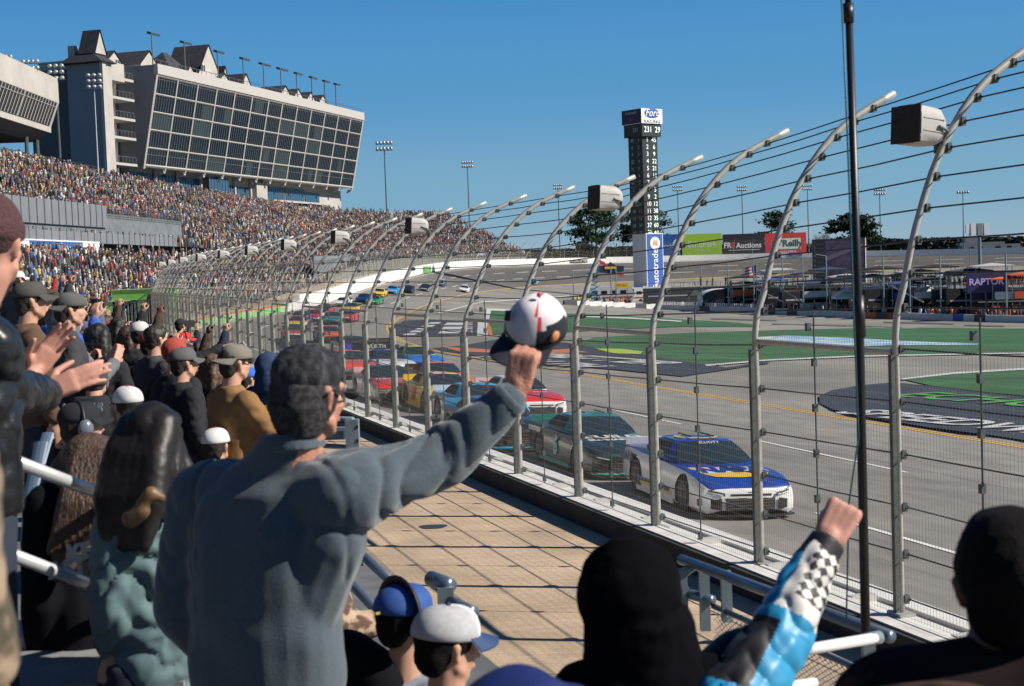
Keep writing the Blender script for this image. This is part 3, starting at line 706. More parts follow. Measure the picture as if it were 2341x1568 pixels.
gable(-20.3, -16.0, 2.6, -1.6, ZT + 1.6, 5.0)
MB().box(BP(-18, -4.2, ZT + 2.2), (1.4, 1.6, 3.0), BM).build('chimney', stucco, bld)
for t in (-12, -8): MB().box(BP(t, -6, ZT + 2.6), (2, 2, 2.6), BM).build('roof_vent', stucco, bld)
gable(-3, 4, -6, -14, ZT + 2.5, 3, fh_=1.5); gable(6, 14, -3, -12, ZT + 3, 3.6, fh_=2)
gable(31, 42, -2.5, -12, ZT + 4, 7.5, fh_=3); hip(19, 31, -3, -13, ZT + 2.8, 5.6); gable(24, 29, -2, -8, ZT + 2.4, 3, fh_=1)
gable(38, 45, -1.2, -7, ZT + 2.6, 2.6, fh_=1.2); gable(50, 56, -1.2, -9, ZT + 2.8, 3.6, fh_=1.2); gable(45.5, 49, -4, -9, ZT + 3.4, 4.4, fh_=1.2)
for t in (71, 79, 87, 95): gable(t, t + 6.3, -.6, -8, ZT + 3.0, 2.7, fh_=1.5)
# lamps on the roof
def lamp_head(mb, c, wd, rows=2, cols_=4, tilt=.5, M=None):
    for i in range(rows):
        for j in range(cols_):
            p = Vector(((j - (cols_ - 1) / 2) * wd / cols_, 0, i * wd * .34))
            mb.sphere(Vector(c) + (M @ p if M else p), (wd / cols_ * .45, wd * .12, wd * .12), 8, 6, M=M)
def light_mast(name, base, h, wd, label, rows=2, cols_=4, r=.18, group=None, m=None, az=0.):
    root = empty(name, base, az); tag(root, label, 'light pole', group)
    MB().tube([(0, 0, 0), (0, 0, h)], [r, r * .55], 8).build('pole', m or galvd, root)
    b = MB(); lamp_head(b, (0, 0, h), wd, rows, cols_); b.build('lamp_cluster', mat('lamp_housing', (.42, .42, .41), rough=.35, metal=.4), root, True)
    b = MB()
    for i in range(rows): b.box((0, .1, h + i * wd * .34 - wd * .1), (wd, .12, .12))
    b.build('cross_arm', m or galvd, root)
    return root
lampm = mat('roof_lamp', (.08, .09, .1), rough=.5)
for i, (t, w_) in enumerate([(3.5, 3.4), (17.5, 3.4), (33, 3.2), (46, 3.2), (57, 4.6), (67, 4.6), (76.5, 3.0), (86, 3.0), (94.5, 2.8), (102, 2.4)]):
    b = BP(t, 1.5, ZT + 1.6); root = empty('roof_lamp', b, math.atan2(BE.y, BE.x)); tag(root, 'dark floodlight mast standing on the roof edge of the condominium building', 'light pole', 'floodlight masts on the building roof')
    MB().tube([(0, 0, 0), (0, 0, 7.0)], .16, 6).build('pole', lampm, root); b = MB()
    for k in range(4): b.box(((k - 1.5) * w_ / 3.4, -.5, 7.2), (w_ / 4.2, 1.1, .55), Matrix.Rotation(.3, 3, 'X'))
    b.build('lamp_bank', lampm, root)
# ------------------------------------------------------------ press box on stilts at the left edge
def PB(t, d, z): return Vector((-68.6 - d * 1.0, 180 + t, z)) if False else Vector((-65.2 - d, 150 + t, z - 1.6)) + Vector((-.022 * t, 0, 0))
pb = empty('press_box'); tag(pb, 'long cream press box on stilts above the stand at the left edge', 'building')
def pbx(t0, t1, prof, name, m):
    mb = MB(); a = [PB(t0, d, z) for d, z in prof]; b = [PB(t1, d, z) for d, z in prof]; n = len(a)
    mb.raw(a + b, [tuple(range(n)), tuple(range(2 * n - 1, n - 1, -1))] + [(i, n + i, n + (i + 1) % n, (i + 1) % n) for i in range(n)]); return mb.build(name, m, pb)
pbx(0, 65, [(0, 36.8), (0, 33.2), (1.4, 29.6), (1.4, 28.8), (12, 28.8), (12, 36.8)], 'box_wall', stucco)
for k in range(4):
    mb = MB(); t0, t1 = 4 + 15 * k, 4 + 15 * k + 14.6
    mb.face([PB(t0, -.05, 33.1), PB(t1, -.05, 33.1), PB(t1, 1.3, 29.7), PB(t0, 1.3, 29.7)]); w_ = mb.build('window', glass, pb); mm = MB()
    for q in range(12):
        t = t0 + (t1 - t0) * q / 11; mm.tube([PB(t, -.12, 33.1), PB(t, 1.22, 29.7)], .07, 4)
    mm.tube([PB(t0, .1, 32.4), PB(t1, .1, 32.4)], .06, 4); mm.build('mullion', frame_m, w_)
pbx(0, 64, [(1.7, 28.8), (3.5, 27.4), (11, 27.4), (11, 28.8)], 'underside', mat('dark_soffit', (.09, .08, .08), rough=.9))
for t, d in ((36, 3), (58, 3), (63, 3), (50, 9)): MB().tube([PB(t, d, 27.6), PB(t, d, 14)], .3, 8).build('stilt', galvd, pb)
for (x, y, Y, wd, rows, cl, h) in ((8, 130, 200, 2.2, 1, 4, 3), (70, 155, 205, 2.2, 2, 4, 2.2), (128, 178, 215, 2.2, 3, 3, 12)):
    p = at_y(x, y, Y); light_mast('floodlight_mast', p - Vector((0, 0, h)), h, wd * 1.2, {8: 'small floodlight cluster at the far left above the press box', 70: 'small floodlight cluster on the press box roof', 128: 'stacked floodlight cluster beside the end of the press box'}[x], rows, cl, .2)
# ------------------------------------------------------------ infield
def hit(x, y, lift=0.):
    """where the ray through a photo pixel meets the ground"""
    r = px_ray(x, y); t = 12.; o = Vector((0, 0, EYE)); pt = t
    while t < 900:
        p = o + r * t
        if p.z < height(p.x, p.y) + lift: break
        pt = t; t += max(1., t * .02)
    a, b = pt, t
    for _ in range(14):
        m_ = (a + b) / 2; p = o + r * m_
        if p.z < height(p.x, p.y) + lift: b = m_
        else: a = m_
    p = o + r * b; return Vector((p.x, p.y, height(p.x, p.y)))
def in_poly(x, y, P):
    c = False; j = len(P) - 1
    for i in range(len(P)):
        if (P[i][1] > y) != (P[j][1] > y) and x < (P[j][0] - P[i][0]) * (y - P[i][1]) / (P[j][1] - P[i][1]) + P[i][0]: c = not c
        j = i
    return c
def drape(name, pts, m, dz, step=4., kind='structure', label=None, world=False, parent=None):
    """flat patch laid on the sloping ground; pts are photo pixels or world points"""
    P = [Vector(p[:2]) if world else hit(*p).xy for p in pts]; B = []
    for a, b in zip(P, P[1:] + P[:1]):
        n = max(1, int((b - a).length / step)); B += [a.lerp(b, i / n) for i in range(n)]
    xs = [p.x for p in B]; ys = [p.y for p in B]; I = []; x = min(xs)
    while x < max(xs):
        y = min(ys)
        while y < max(ys):
            if in_poly(x + .1, y + .1, B): I.append(Vector((x + .1, y + .1)))
            y += step
        x += step
    v, e, f, *_ = geometry.delaunay_2d_cdt(B + I, [], [list(range(len(B)))], 1, 1e-4)
    mb = MB(); mb.raw([(p.x, p.y, height(p.x, p.y) + dz) for p in v], [tuple(q) for q in f])
    o = mb.build(name, m, parent)
    if not parent: tag(o, label, kind=kind)
    return o
grass = mat('infield_grass', (.026, .105, .034), rough=.95, noise=.45, nscale=.18, bump=.8, bscale=18, stretch=(1, 3, 1))
navy = mat('navy_ground_paint', (.028, .034, .05), rough=.75, noise=.25, nscale=.4)
wp = mat('ground_white', (.52, .52, .52), rough=.7, noise=.1, nscale=1); op = mat('ground_orange', (.50, .16, .04), rough=.7)
lp = mat('ground_lime', (.34, .45, .05), rough=.7); gp = mat('ground_green', (.09, .30, .07), rough=.7); bp_ = mat('ground_blue', (.16, .33, .48), rough=.8, c2=(.45, .55, .6), nscale=.6)
drape('grass', [(1122, 709), (1250, 716), (1420, 722), (1560, 730), (1720, 742), (1740, 748), (1560, 747), (1350, 757), (1210, 764), (1126, 766), (1118, 740)], grass, .05)
drape('grass', [(1290, 793), (1360, 772), (1560, 762), (1800, 755), (2100, 750), (2420, 752), (2420, 806), (2200, 810), (1950, 815), (1750, 824), (1610, 836), (1480, 818), (1380, 800)], grass, .05)
drape('grass', [(2420, 842), (2340, 846), (2180, 856), (2070, 870), (2130, 884), (2240, 897), (2420, 915)], grass, .05)
drape('painted_apron', [(926, 733), (985, 731), (1092, 735), (1090, 768), (1000, 770), (905, 768), (898, 756), (902, 744)], navy, .05)
drape('painted_band', [(985, 797), (1050, 792), (1130, 778), (1290, 784), (1440, 808), (1580, 830), (1660, 842), (1750, 828), (1760, 832), (1640, 850), (1560, 862), (1400, 846), (1250, 834), (1120, 820), (1030, 806)], navy, .06)
drape('painted_oval', [(2420, 918), (2240, 899), (2120, 884), (2040, 876), (1960, 884), (1900, 895), (1872, 908), (1874, 924), (1900, 938), (1990, 958), (2120, 980), (2260, 998), (2420, 1022)], navy, .06)
drape('apron_end_panel', [(1092, 734), (1118, 736), (1114, 768), (1090, 769)], wp, .07)
drape('apron_orange_edge', [(1116, 738), (1122, 750), (1126, 768), (1117, 768), (1112, 752)], op, .08)
drape('grass_border_line', [(1112, 706), (1290, 714), (1290, 717), (1122, 711), (1118, 732), (1110, 732)], wp, .09)
drape('grass_border_line', [(1610, 836), (1750, 824), (1950, 815), (2200, 810), (2420, 806), (2420, 808.5), (2200, 812.5), (1950, 818), (1750, 827), (1615, 839)], wp, .07)
drape('grass_border_line', [(2420, 840), (2340, 844), (2180, 854), (2060, 868), (2064, 871), (2180, 858), (2340, 848), (2420, 844)], wp, .08)
for p in ([(1010, 795), (1150, 803), (1230, 804), (1300, 800), (1345, 808), (1200, 812), (1050, 806)],): drape('orange_stripe', p, op, .09)
drape('lime_stripe', [(1360, 799), (1420, 800), (1470, 806), (1462, 812), (1400, 810)], lp, .09)
for i in range(5): drape('apron_chevron', [(985 - 14 * i + 22 * (i // 3) * 0, 738 + 6.5 * i), (1010 - 14 * i, 738 + 6.5 * i), (1002 - 14 * i, 742 + 6.5 * i), (976 - 14 * i, 742 + 6.5 * i)], wp, .09)
for i in range(3):
    y = 739 + 9.5 * i; drape('apron_lettering', [(1022 - 7 * i, y), (1062 - 4 * i, y), (1056 - 4 * i, y + 6), (1014 - 7 * i, y + 6)], wp, .09)
    for q in range(2): drape('apron_lettering', [(1066, y + q * 4), (1080, y + q * 4), (1080, y + 1.6 + q * 4), (1066, y + 1.6 + q * 4)], wp, .09)
drape('infield_logo', [(1720, 773), (1800, 769), (1930, 774), (2080, 782), (2240, 788), (2230, 791), (2060, 791), (1900, 795), (1790, 788), (1730, 779)], bp_, .09)
drape('infield_logo_ring', [(1728, 773.5), (1790, 771), (1760, 777), (1830, 786), (1900, 790), (1960, 791), (1900, 795), (1790, 788), (1734, 780)], wp, .12)
def ground_text(name, s, p0, p1, size, m, shear=0., sx=1., dz=.1, bold=.02):
    """lettering painted on the slope between two ground points"""
    a, b = hit(*p0), hit(*p1); x = (b - a).normalized(); mid = (a + b) / 2; zz = Vector((0, 0, 1)); up = zz.cross(x)
    o = text(name, s, size, m, None, None, ext=0, sx=1, shear=shear, bold=bold)
    me = o.data; w_ = max(v.co.x for v in me.vertices) - min(v.co.x for v in me.vertices); k = (b - a).length / w_
    for v in me.vertices:
        q = mid + x * v.co.x * k + up * v.co.y; v.co = (q.x, q.y, height(q.x, q.y) + dz)
    return tag(o, kind='structure')
ground_text('painted_lettering', 'SPEEDWAY', (1945, 945), (2560, 1010), 3.2, wp, bold=.06)
ground_text('painted_logo', 'ECHO', (2075, 905), (2420, 932), 4.6, gp, bold=.08)
ground_text('painted_lettering', 'AMBETTER', (1150, 806), (1530, 836), 4.6, wp, bold=.12)
ground_text('painted_lettering', 'HEALTH', (1120, 818), (1360, 842), 3.4, wp, bold=.1)
drape('pit_road_line', [(1000, 716), (1100, 690), (1300, 676), (1302, 677.5), (1102, 692), (1004, 718)], wp, .08)
drape('pit_road_marks', [(1280, 722), (1440, 727), (1560, 735), (1555, 737), (1430, 729.5), (1280, 724)], wp, .1)
# skid stains on pit road
for (x, y, L) in ((1850, 742, 170), (2100, 738, 160), (2000, 746, 120), (1700, 730, 150), (2250, 744, 90)):
    drape('tyre_skid', [(x - L / 2, y - L * .012), (x + L / 2, y + L * .014), (x + L / 2, y + L * .014 + 2.2), (x - L / 2, y - L * .012 + 2)], mat('tyre_mark', (.09, .085, .08), rough=.9), .06)
# green and orange wrap on the barrier and white turn wall
gw = mat('barrier_green', (.20, .50, .12), rough=.6, c2=(.36, .62, .28), nscale=.3); ow = mat('barrier_orange', (.62, .16, .04), rough=.6)
sg0, sg1 = s_at_y(122), s_at_y(176)
bw = tag(vrib('barrier_wrap', gw, sg0, sg1, -.68, .0, .82, .05, 'bright green sponsor wrap along the outer barrier before the turn'), cat='banner')
bw['category'] = 'banner'
q = ribbon('orange_stripe', ow, sg0, sg1, [(-.69, .80), (-.69, 1.03), (-.63, 1.03), (-.63, .80)]); q.parent = bw
for k in range(6):
    p, t, n = o_at(sg0 + 6 + k * 8, -.7, .42); text('wrap_lettering', 'ECHO', .62, mat('pale_mint', (.55, .72, .5)), bw, frame(p, -t, (0, 0, 1)), bold=.02)
p, t, n = o_at(s_at_y(330), -.75, .65); mb = MB(); mb.box(p, (.1, 12, 1.5), Matrix((n, t, Vector((0, 0, 1)))).transposed()); o = mb.build('barrier_sign', gp); tag(o, 'small green sign with white lettering on the wall of the banked turn', 'sign')
text('sign_lettering', 'EchoPark', 1.2, wp, o, frame(p - n * .07, -t, (0, 0, 1)))
for (px_, wd, nm, c, lab) in ((1312, 60, 'AMBETTER HEALTH 400', (.02, .02, .02), 'long black sign with white lettering on the far turn wall'), (1825, 30, 'Autotrader', (.03, .08, .35), 'small blue sign on the far turn wall below the billboards')):
    i = min(range(NN), key=lambda i: abs(OUT[i].x / OUT[i].y - (px_ - 1164 - .035 * 20) / 3250) + (0 if OUT[i].y > 300 else 9)); s = arc[i]; p, t, n = o_at(s, -.75, .7 if px_ < 1500 else 1.3); L = wd * OUT[i].y / 3250
    mb = MB(); mb.box(p, (.1, L, 1.0), Matrix((n, t, Vector((0, 0, 1)))).transposed()); o = mb.build('barrier_sign', mat('sign_' + nm[:3], c)); tag(o, lab, 'sign'); text('sign_lettering', nm, .85 if px_ < 1500 else .8, wp, o, frame(p - n * .07, -t, (0, 0, 1)), sx=1)
# dirt verge behind the far wall
tag(ribbon('dirt_verge', mat('verge_dirt', (.34, .23, .13), rough=1, noise=.3, nscale=.2), s_at_y(178), sE, [(.4, .35), (4.6, .5), (8.8, .4), (8.8, -.5), (.4, -.5)]), kind='structure')
# green sheds and gates at the end of the walkway
lime = mat('lime_hoarding', (.20, .52, .10), rough=.6, noise=.1, nscale=.8)
mb = MB(); a = at_z(300, 738, .75); 
for (x, y, w_, h, c, lab) in ((333, 700, 5.4, 2.9, 'a', 'lime green hoarding beside the catch fence at the end of the walkway'), (258, 716, 4.2, 2.0, 'b', 'lime green hoarding behind the steel gates left of the walkway')):
    p = at_y(x, y, 118); b = MB(); b.box((0, 0, 0), (w_, .3, h)); o = b.build('green_hoarding', lime, loc=p); tag(o, lab, 'hoarding')
    b = MB(); b.box((.6, -.3, -.4), (1.1, .3, 1.5)).box((0, -.2, h / 2), (w_, .1, .08)); b.build('meter_cabinet', mat('cabinet', (.45, .55, .42)), o)
for i, (x, y) in enumerate(((226, 735), (270, 728), (300, 722))):
    p = at_y(x, y, 108 + i * 2); b = MB()
    for k in range(9): b.tube([(k * .28, 0, -1.2), (k * .28, 0, 1.2)], .035, 4)
    b.tube([(0, 0, 1.2), (2.3, 0, 1.2)], .05, 4); b.tube([(0, 0, -1.1), (2.3, 0, -1.1)], .05, 4)
    tag(b.build('steel_gate', galvd, loc=p), ('grey barred steel gate nearest the bleachers by the walkway', 'grey barred steel gate between the other two by the walkway', 'grey barred steel gate in front of the green hoarding')[i], 'gate')
o = MB(); o.face([(0, 0, 0), (1.8, 0, .3), (2.6, 0, 2.2), (.8, 0, 2.4)]); o.box((1.3, .2, .9), (1.8, .2, 1.8)); 
tag(o.build('leaning_panel', mat('dark_panel', (.03, .03, .03)), loc=at_y(318, 742, 112)), 'dark folded panel standing in front of the lime green hoarding', 'panel')
# ------------------------------------------------------------ lettered boards and scoring tower
def board(name, c, w_, h, d, m, label, cat, yaw=0., lift=0):
    o = MB().box((0, 0, 0), (w_, d, h)).build(name, m); o.location = c; o.rotation_euler = (0, 0, yaw); return tag(o, label, cat)
def face_text(o, s, size, m, x=0, z=0, d=.1, **k):
    return text(k.pop('name', 'lettering'), s, size, m, o, frame((x, -d, z), (1, 0, 0), (0, 0, 1)), **k)
wl = mat('letter_white', (.8, .8, .8), rough=.6); bk = mat('board_black', (.02, .022, .03), rough=.6); bl = mat('board_blue', (.02, .10, .36), rough=.6, noise=.05, nscale=1)
og = mat('letter_orange', (.85, .25, .06), rough=.6); rd = mat('board_red', (.70, .05, .04), rough=.6); lm = mat('board_lime', (.36, .58, .04), rough=.6)
YB = 462
def bb(x0, x1, y0, y1, m, label):
    a = at_y(x0, y0, YB); b = at_y(x1, y1, YB); c = (a + b) / 2; w_ = abs(b.x - a.x); h = abs(a.z - b.z) + 1.2
    o = board('billboard', c, w_, h, .5, m, label, 'billboard')
    for k in (-.42, 0, .42): MB().tube([(w_ * k, .5, h / 2), (w_ * k, .5, -h / 2 - 3)], .15, 5).build('support', galvd, o)
    return o, w_, h
o, w_, h = bb(1497, 1555, 541, 584, bl, 'blue Autotrader billboard beside the scoring tower'.replace('Autotrader ', 'lettered '))
face_text(o, 'Autotrader', 1.9, wl, -1.4, 0, .27, sx=.9); mb = MB(); mb.sphere((3, -.26, .2), (1.5, .05, 2.0), 20, 8); mb.build('emblem_disc', wl, o, True); face_text(o, 'AI', 2.4, og, 3, .2, .36, name='emblem', bold=.06)
o, w_, h = bb(1558, 1650, 540, 585, lm, 'lime green billboard with white park lettering above the far wall')
face_text(o, 'EchoPark', 2.7, wl, 0, .6, .27, sx=.92); face_text(o, 'AUTOMOTIVE', .8, wl, 0, -1.6, .27)
o, w_, h = bb(1651, 1748, 540, 585, bk, 'black billboard with white auctions lettering between green and red boards')
face_text(o, 'FR', 2.5, wl, -5.3, .3, .27, bold=.06, sx=.9); face_text(o, '8', 2.8, rd, -3.5, .3, .27, bold=.06); face_text(o, 'Auctions', 2.4, wl, 1.6, .2, .27, bold=.06, sx=.95); MB().box((0, -.26, -1.2), (10, .04, .14)).build('underline', wl, o)
o, w_, h = bb(1748, 1843, 538, 583, rd, 'red billboard with outlined auto parts lettering at the right of the row')
MB().box((0.6, -.27, .5), (8.4, .05, 3.4)).build('letter_outline', wl, o); face_text(o, "O'Reilly", 3.0, mat('letter_dkgreen', (.01, .12, .04)), .6, .6, .33, bold=.09); face_text(o, 'AUTO PARTS', .9, wl, .6, -2.1, .29, bold=.02)
# scoring tower
YT = 330; p0 = at_y(1484, 690, YT); p1 = at_y(1462, 252, YT); TX = (p0.x + p1.x) / 2; ZG = height(TX, YT) - .2
tow = empty('scoring_tower', (TX, YT, 0)); tag(tow, 'tall dark scoring pylon with lit position numbers rising above the pit area', 'scoreboard')
ztop = p1.z; tower_rot = R(38)
E_ = Matrix.Rotation(tower_rot, 3, 'Z')
def tb(name, z0, z1, w_, d, m): 
    mb = MB(); mb.box((0, 0, (z0 + z1) / 2), (w_, d, z1 - z0), E_); return mb.build(name, m, tow)
zA = at_y(1465, 288, YT).z; zB = at_y(1465, 313, YT).z; zC = at_y(1470, 535, YT).z
ledm = mat('led_board', (.012, .02, .022), rough=.5); led = mat('led_digit', (.75, .9, .8), emit=.55)
tb('core', ZG, zB, 4.3, 4.3, mat('tower_panel', (.62, .63, .64), rough=.6)); tb('number_shaft', zC, zB, 4.7, 4.7, ledm); tb('lap_box', zB - .15, zA + .35, 6.0, 6.0, ledm)
hb = tb('sign_box', zA + .25, ztop, 6.6, 6.6, wl)
def TF(x, d, z): return (Vector((x, -d, 0)).copy(), z)
def tt(s, size, m, x, d, z, side=0, name='digits', **k):
    v = E_ @ (Vector((x, -d, 0)) if not side else Vector((-d, -x, 0))); v.z = z
    ax = E_ @ (Vector((1, 0, 0)) if not side else Vector((0, -1, 0)))
    return text(name, s, size, m, tow, frame(v, ax, (0, 0, 1)), **k)
zm = (zA + .25 + ztop) / 2
mb = MB(); mb.sphere(E_ @ Vector((0, -3.32, 0)) + Vector((0, 0, zm + .65)), (2.4, .06, 1.15), 24, 8, M=E_); mb.build('emblem_oval', bl, tow, True)
tt('Ford', 2.3, wl, 0, 3.42, zm + .7, name='emblem_lettering', shear=.35, bold=.02); tt('RACING', .95, bk, 0, 3.34, zm - 1.25, name='sign_lettering', sx=1.5)
v = E_ @ Vector((-3.33, 0, 0)); mb = MB(); mb.box(v + Vector((0, 0, zm)), (.06, 6.4, ztop - zA - .4), E_); mb.build('side_sign', mat('sign_navy', (.015, .02, .05)), tow)
tt('Autotrader', 1.0, mat('dim_white', (.4, .4, .45)), 0, 3.4, zm + .9, 1, name='sign_lettering', sx=.85); tt('AI', 1.5, mat('dim_red', (.3, .05, .03)), 0, 3.4, zm - .7, 1, name='sign_lettering')
zl = (zB + zA) / 2 + .1
tt('231', 1.9, led, -1.1, 3.06, zl, sx=.9); tt('29', 1.9, led, 1.9, 3.06, zl, sx=.9); tt('231', 1.4, mat('led_dim', (.25, .32, .28), emit=.1), .9, 3.06, zl, 1, sx=.8)
rowsn = [('1', '45'), ('2', '6'), ('3', '9'), ('4', '22'), ('5', '21'), ('6', '11'), ('7', '47'), ('8', '5'), ('9', '2'), ('10', '12'), ('11', '38'), ('12', '35'), ('37', '60'), ('30', '43')]
wn = mat('number_white', (.8, .8, .8), emit=.12)
for i, (a, b) in enumerate(rowsn):
    z = zB - .9 - (zB - zC - 1.2) * i / 13; tt(a, 1.45, wn if i < 12 else led, -.85, 2.4, z, bold=.02 if i < 12 else 0); tt(b, 1.45, led, 1.25, 2.4, z)
    tt(a, 1.1, _m['led_dim'], 1.1, 2.4, z, 1); tt(b, 1.1, _m['led_dim'], -1.0, 2.4, z, 1)
za0 = at_y(1480, 682, YT).z; zc0 = at_y(1472, 534, YT).z
v = E_ @ Vector((.35, -2.35, 0)); mb = MB(); mb.box(v + Vector((0, 0, (za0 + zc0) / 2)), (5.3, .5, zc0 - za0), E_); mb.build('banner_frame', wl, tow)
v = E_ @ Vector((.35, -2.62, 0)); mb = MB(); mb.box(v + Vector((0, 0, (za0 + zc0) / 2)), (4.9, .08, zc0 - za0 - .35), E_); mb.build('banner', bl, tow)
v = E_ @ Vector((.35, -2.72, 0)); text('banner_lettering', 'Autotrader', 2.6, wl, tow, frame(v + Vector((0, 0, (za0 + zc0) / 2 - .3)), (0, 0, 1), -(E_ @ Vector((1, 0, 0)))), bold=.03, sx=.85)
mb = MB(); mb.sphere(v + Vector((0, 0, zc0 - 2.3)), (1.6, .04, 1.45), 20, 8, M=E_); mb.build('emblem_disc', wl, tow, True)
text('emblem', 'AI', 1.7, og, tow, frame(v + Vector((0, 0, zc0 - 2.3)) - E_ @ Vector((0, .1, 0)), E_ @ Vector((1, 0, 0)), (0, 0, 1)), bold=.06)
text('emblem', 'AI', 3.6, og, tow, frame(v + Vector((0, 0, za0 + 1.6)), E_ @ Vector((1, 0, 0)), (0, 0, 1)), bold=.1, sx=.9)
# big screen
YS = 285; a = at_y(1856, 552, YS); b = at_y(1978, 640, YS); w_ = b.x - a.x; h = a.z - b.z + .8
o = board('video_screen', ((a.x + b.x) / 2, YS, (a.z + b.z) / 2), w_, h, .8, mat('screen_black', (.015, .013, .02), rough=.5), 'large dark video screen with a leaderboard column standing over the pits', 'screen')
mb = MB(); mb.face([(-w_ * .26, -.42, -h * .46), (w_ * .46, -.42, -h * .46), (w_ * .46, -.42, h * .46), (-w_ * .26, -.42, h * .46)]); mb.build('picture', mat('screen_picture', (.035, .02, .045), rough=.5, c2=(.07, .05, .09), nscale=.8), o)
mb = MB(); mb.face([(-w_ * .26, -.45, h * .1), (w_ * .46, -.45, h * .38), (w_ * .46, -.45, h * .31), (-w_ * .26, -.45, 0)]); mb.build('picture_track', mat('screen_streak', (.14, .09, .15)), o)
for k in range(9): face_text(o, '%d ____' % (k + 1), .75, mat('screen_text', (.18, .17, .28)), -w_ * .385, h * (.42 - .1 * k), .43)
MB().tube([(w_ * .5, 0, h / 2), (w_ * .5, 0, -h / 2)], .18, 5).build('edge_frame', wl, o); MB().tube([(-w_ * .3, .2, -h / 2), (-w_ * .3, .2, -h / 2 - 9)], .3, 6).build('support', galvd, o); MB().tube([(w_ * .3, .2, -h / 2), (w_ * .3, .2, -h / 2 - 9)], .3, 6).build('support', galvd, o)
# ------------------------------------------------------------ trees
leafm = mat('pine_needles', (.022, .048, .014), rough=.9, noise=.5, nscale=1.5, rand=.25); leafd = mat('oak_leaves', (.025, .04, .012), rough=.9, noise=.5, nscale=1)
barkm = mat('pine_bark', (.09, .065, .05), rough=.95, noise=.3, nscale=3)
def pine(c, H, W, seed, label, name='pine_tree', m=leafm, dense=1., leaf=.42, low=.25):
    r = random.Random(seed); root = empty(name, c); tag(root, label, 'tree')
    mb = MB(); mb.tube([(0, 0, 0), (.2, 0, H * .4), (-.1, .1, H * .7), (0, 0, H * .95)], [H * .022, H * .018, H * .012, H * .004], 7)
    crown = MB(); clumps = []
    n = int(24 * dense)
    for i in range(n):
        f = low + (1 - low) * (i + r.random()) / n; a = r.random() * 6.283
        rad = W * .5 * (.35 + .75 * math.sin(math.pi * min(1, (1 - f) / (1 - low) * .75 + .18))) * (.45 + .6 * r.random())
        z0 = H * (f - .06); p = Vector((math.cos(a) * rad, math.sin(a) * rad, H * f * .97))
        mb.tube([(0, 0, z0), tuple(p * .5 + Vector((0, 0, z0)) * .5 + Vector((0, 0, .2))), tuple(p)], [H * .006, H * .005, H * .002], 4)
        clumps.append((p, H * .042 * (.6 + .9 * r.random()) + W * .035))
    clumps.append((Vector((0, 0, H * .95)), H * .06)); clumps.append((Vector((0, 0, H * .87)), H * .08))
    for p, s in clumps:
        k = int(170 * dense) 
        for _ in range(k):
            d = Vector((r.gauss(0, 1), r.gauss(0, 1), r.gauss(0, .36))) * s * .95; q = p + d
            e1 = Vector((r.gauss(0, 1), r.gauss(0, 1), r.gauss(0, 1))).normalized(); e2 = e1.cross(Vector((r.gauss(0, 1), r.gauss(0, 1), r.gauss(0, 1)))).normalized(); L = leaf * (.5 + r.random())
            crown.face([q + e1 * L, q + e2 * L * .55, q - e1 * L * .8, q - e2 * L * .5])
    mb.build('trunk', barkm, root); crown.build('crown', m, root); return root
def bare(c, H, seed, label):
    r = random.Random(seed); mb = MB()
    def br(p, d, L, rad, k):
        q = p + d * L; mb.tube([p, p.lerp(q, .5) + Vector((r.gauss(0, 1), r.gauss(0, 1), 0)) * L * .04, q], [rad, rad * .8, rad * .6], 4, cap=False)
        if k:
            for _ in range(3 + (k > 2)):
                n = (d + Vector((r.gauss(0, .45), r.gauss(0, .45), r.gauss(.1, .25)))).normalized(); br(q if _ else p.lerp(q, .7), n, L * .68, rad * .6, k - 1)
    br(Vector((0, 0, 0)), Vector((0, 0, 1)), H * .3, H * .018, 5); o = mb.build('bare_tree', mat('bare_twigs', (.16, .13, .11), rough=.9), loc=c); return tag(o, label, 'tree')
TR = [(1360, 475, 588, 84, 'tall pine tree standing left of the scoring tower', 520, 1.15, 1), (1470, 474, 575, 86, 'broad pine tree partly hidden behind the scoring tower', 530, 1.2, 2), (1762, 484, 578, 58, 'small dark pine tree above the red billboard', 560, .9, 3), (1948, 491, 578, 84, 'broad dark tree behind the video screen', 540, 1.7, 4)]
for (x, yt, yb, wpx, lab, Y, dn, sd) in TR:
    t = at_y(x, yt, Y); b = Vector((t.x, Y, -3)); pine(b, t.z + 3, wpx * Y / 3250 * 1.12, sd, lab, 'pine_tree' if sd < 4 else 'oak_tree', leafm if sd < 4 else leafd, dn, .62, .2 if sd == 4 else .3)
bare(Vector((at_y(1880, 540, 560).x, 560, 0)), 17, 3, 'leafless grey tree beside the broad dark tree')
bare(Vector((at_y(1905, 540, 575).x, 575, 0)), 15, 8, 'second leafless tree, partly behind the broad dark tree')
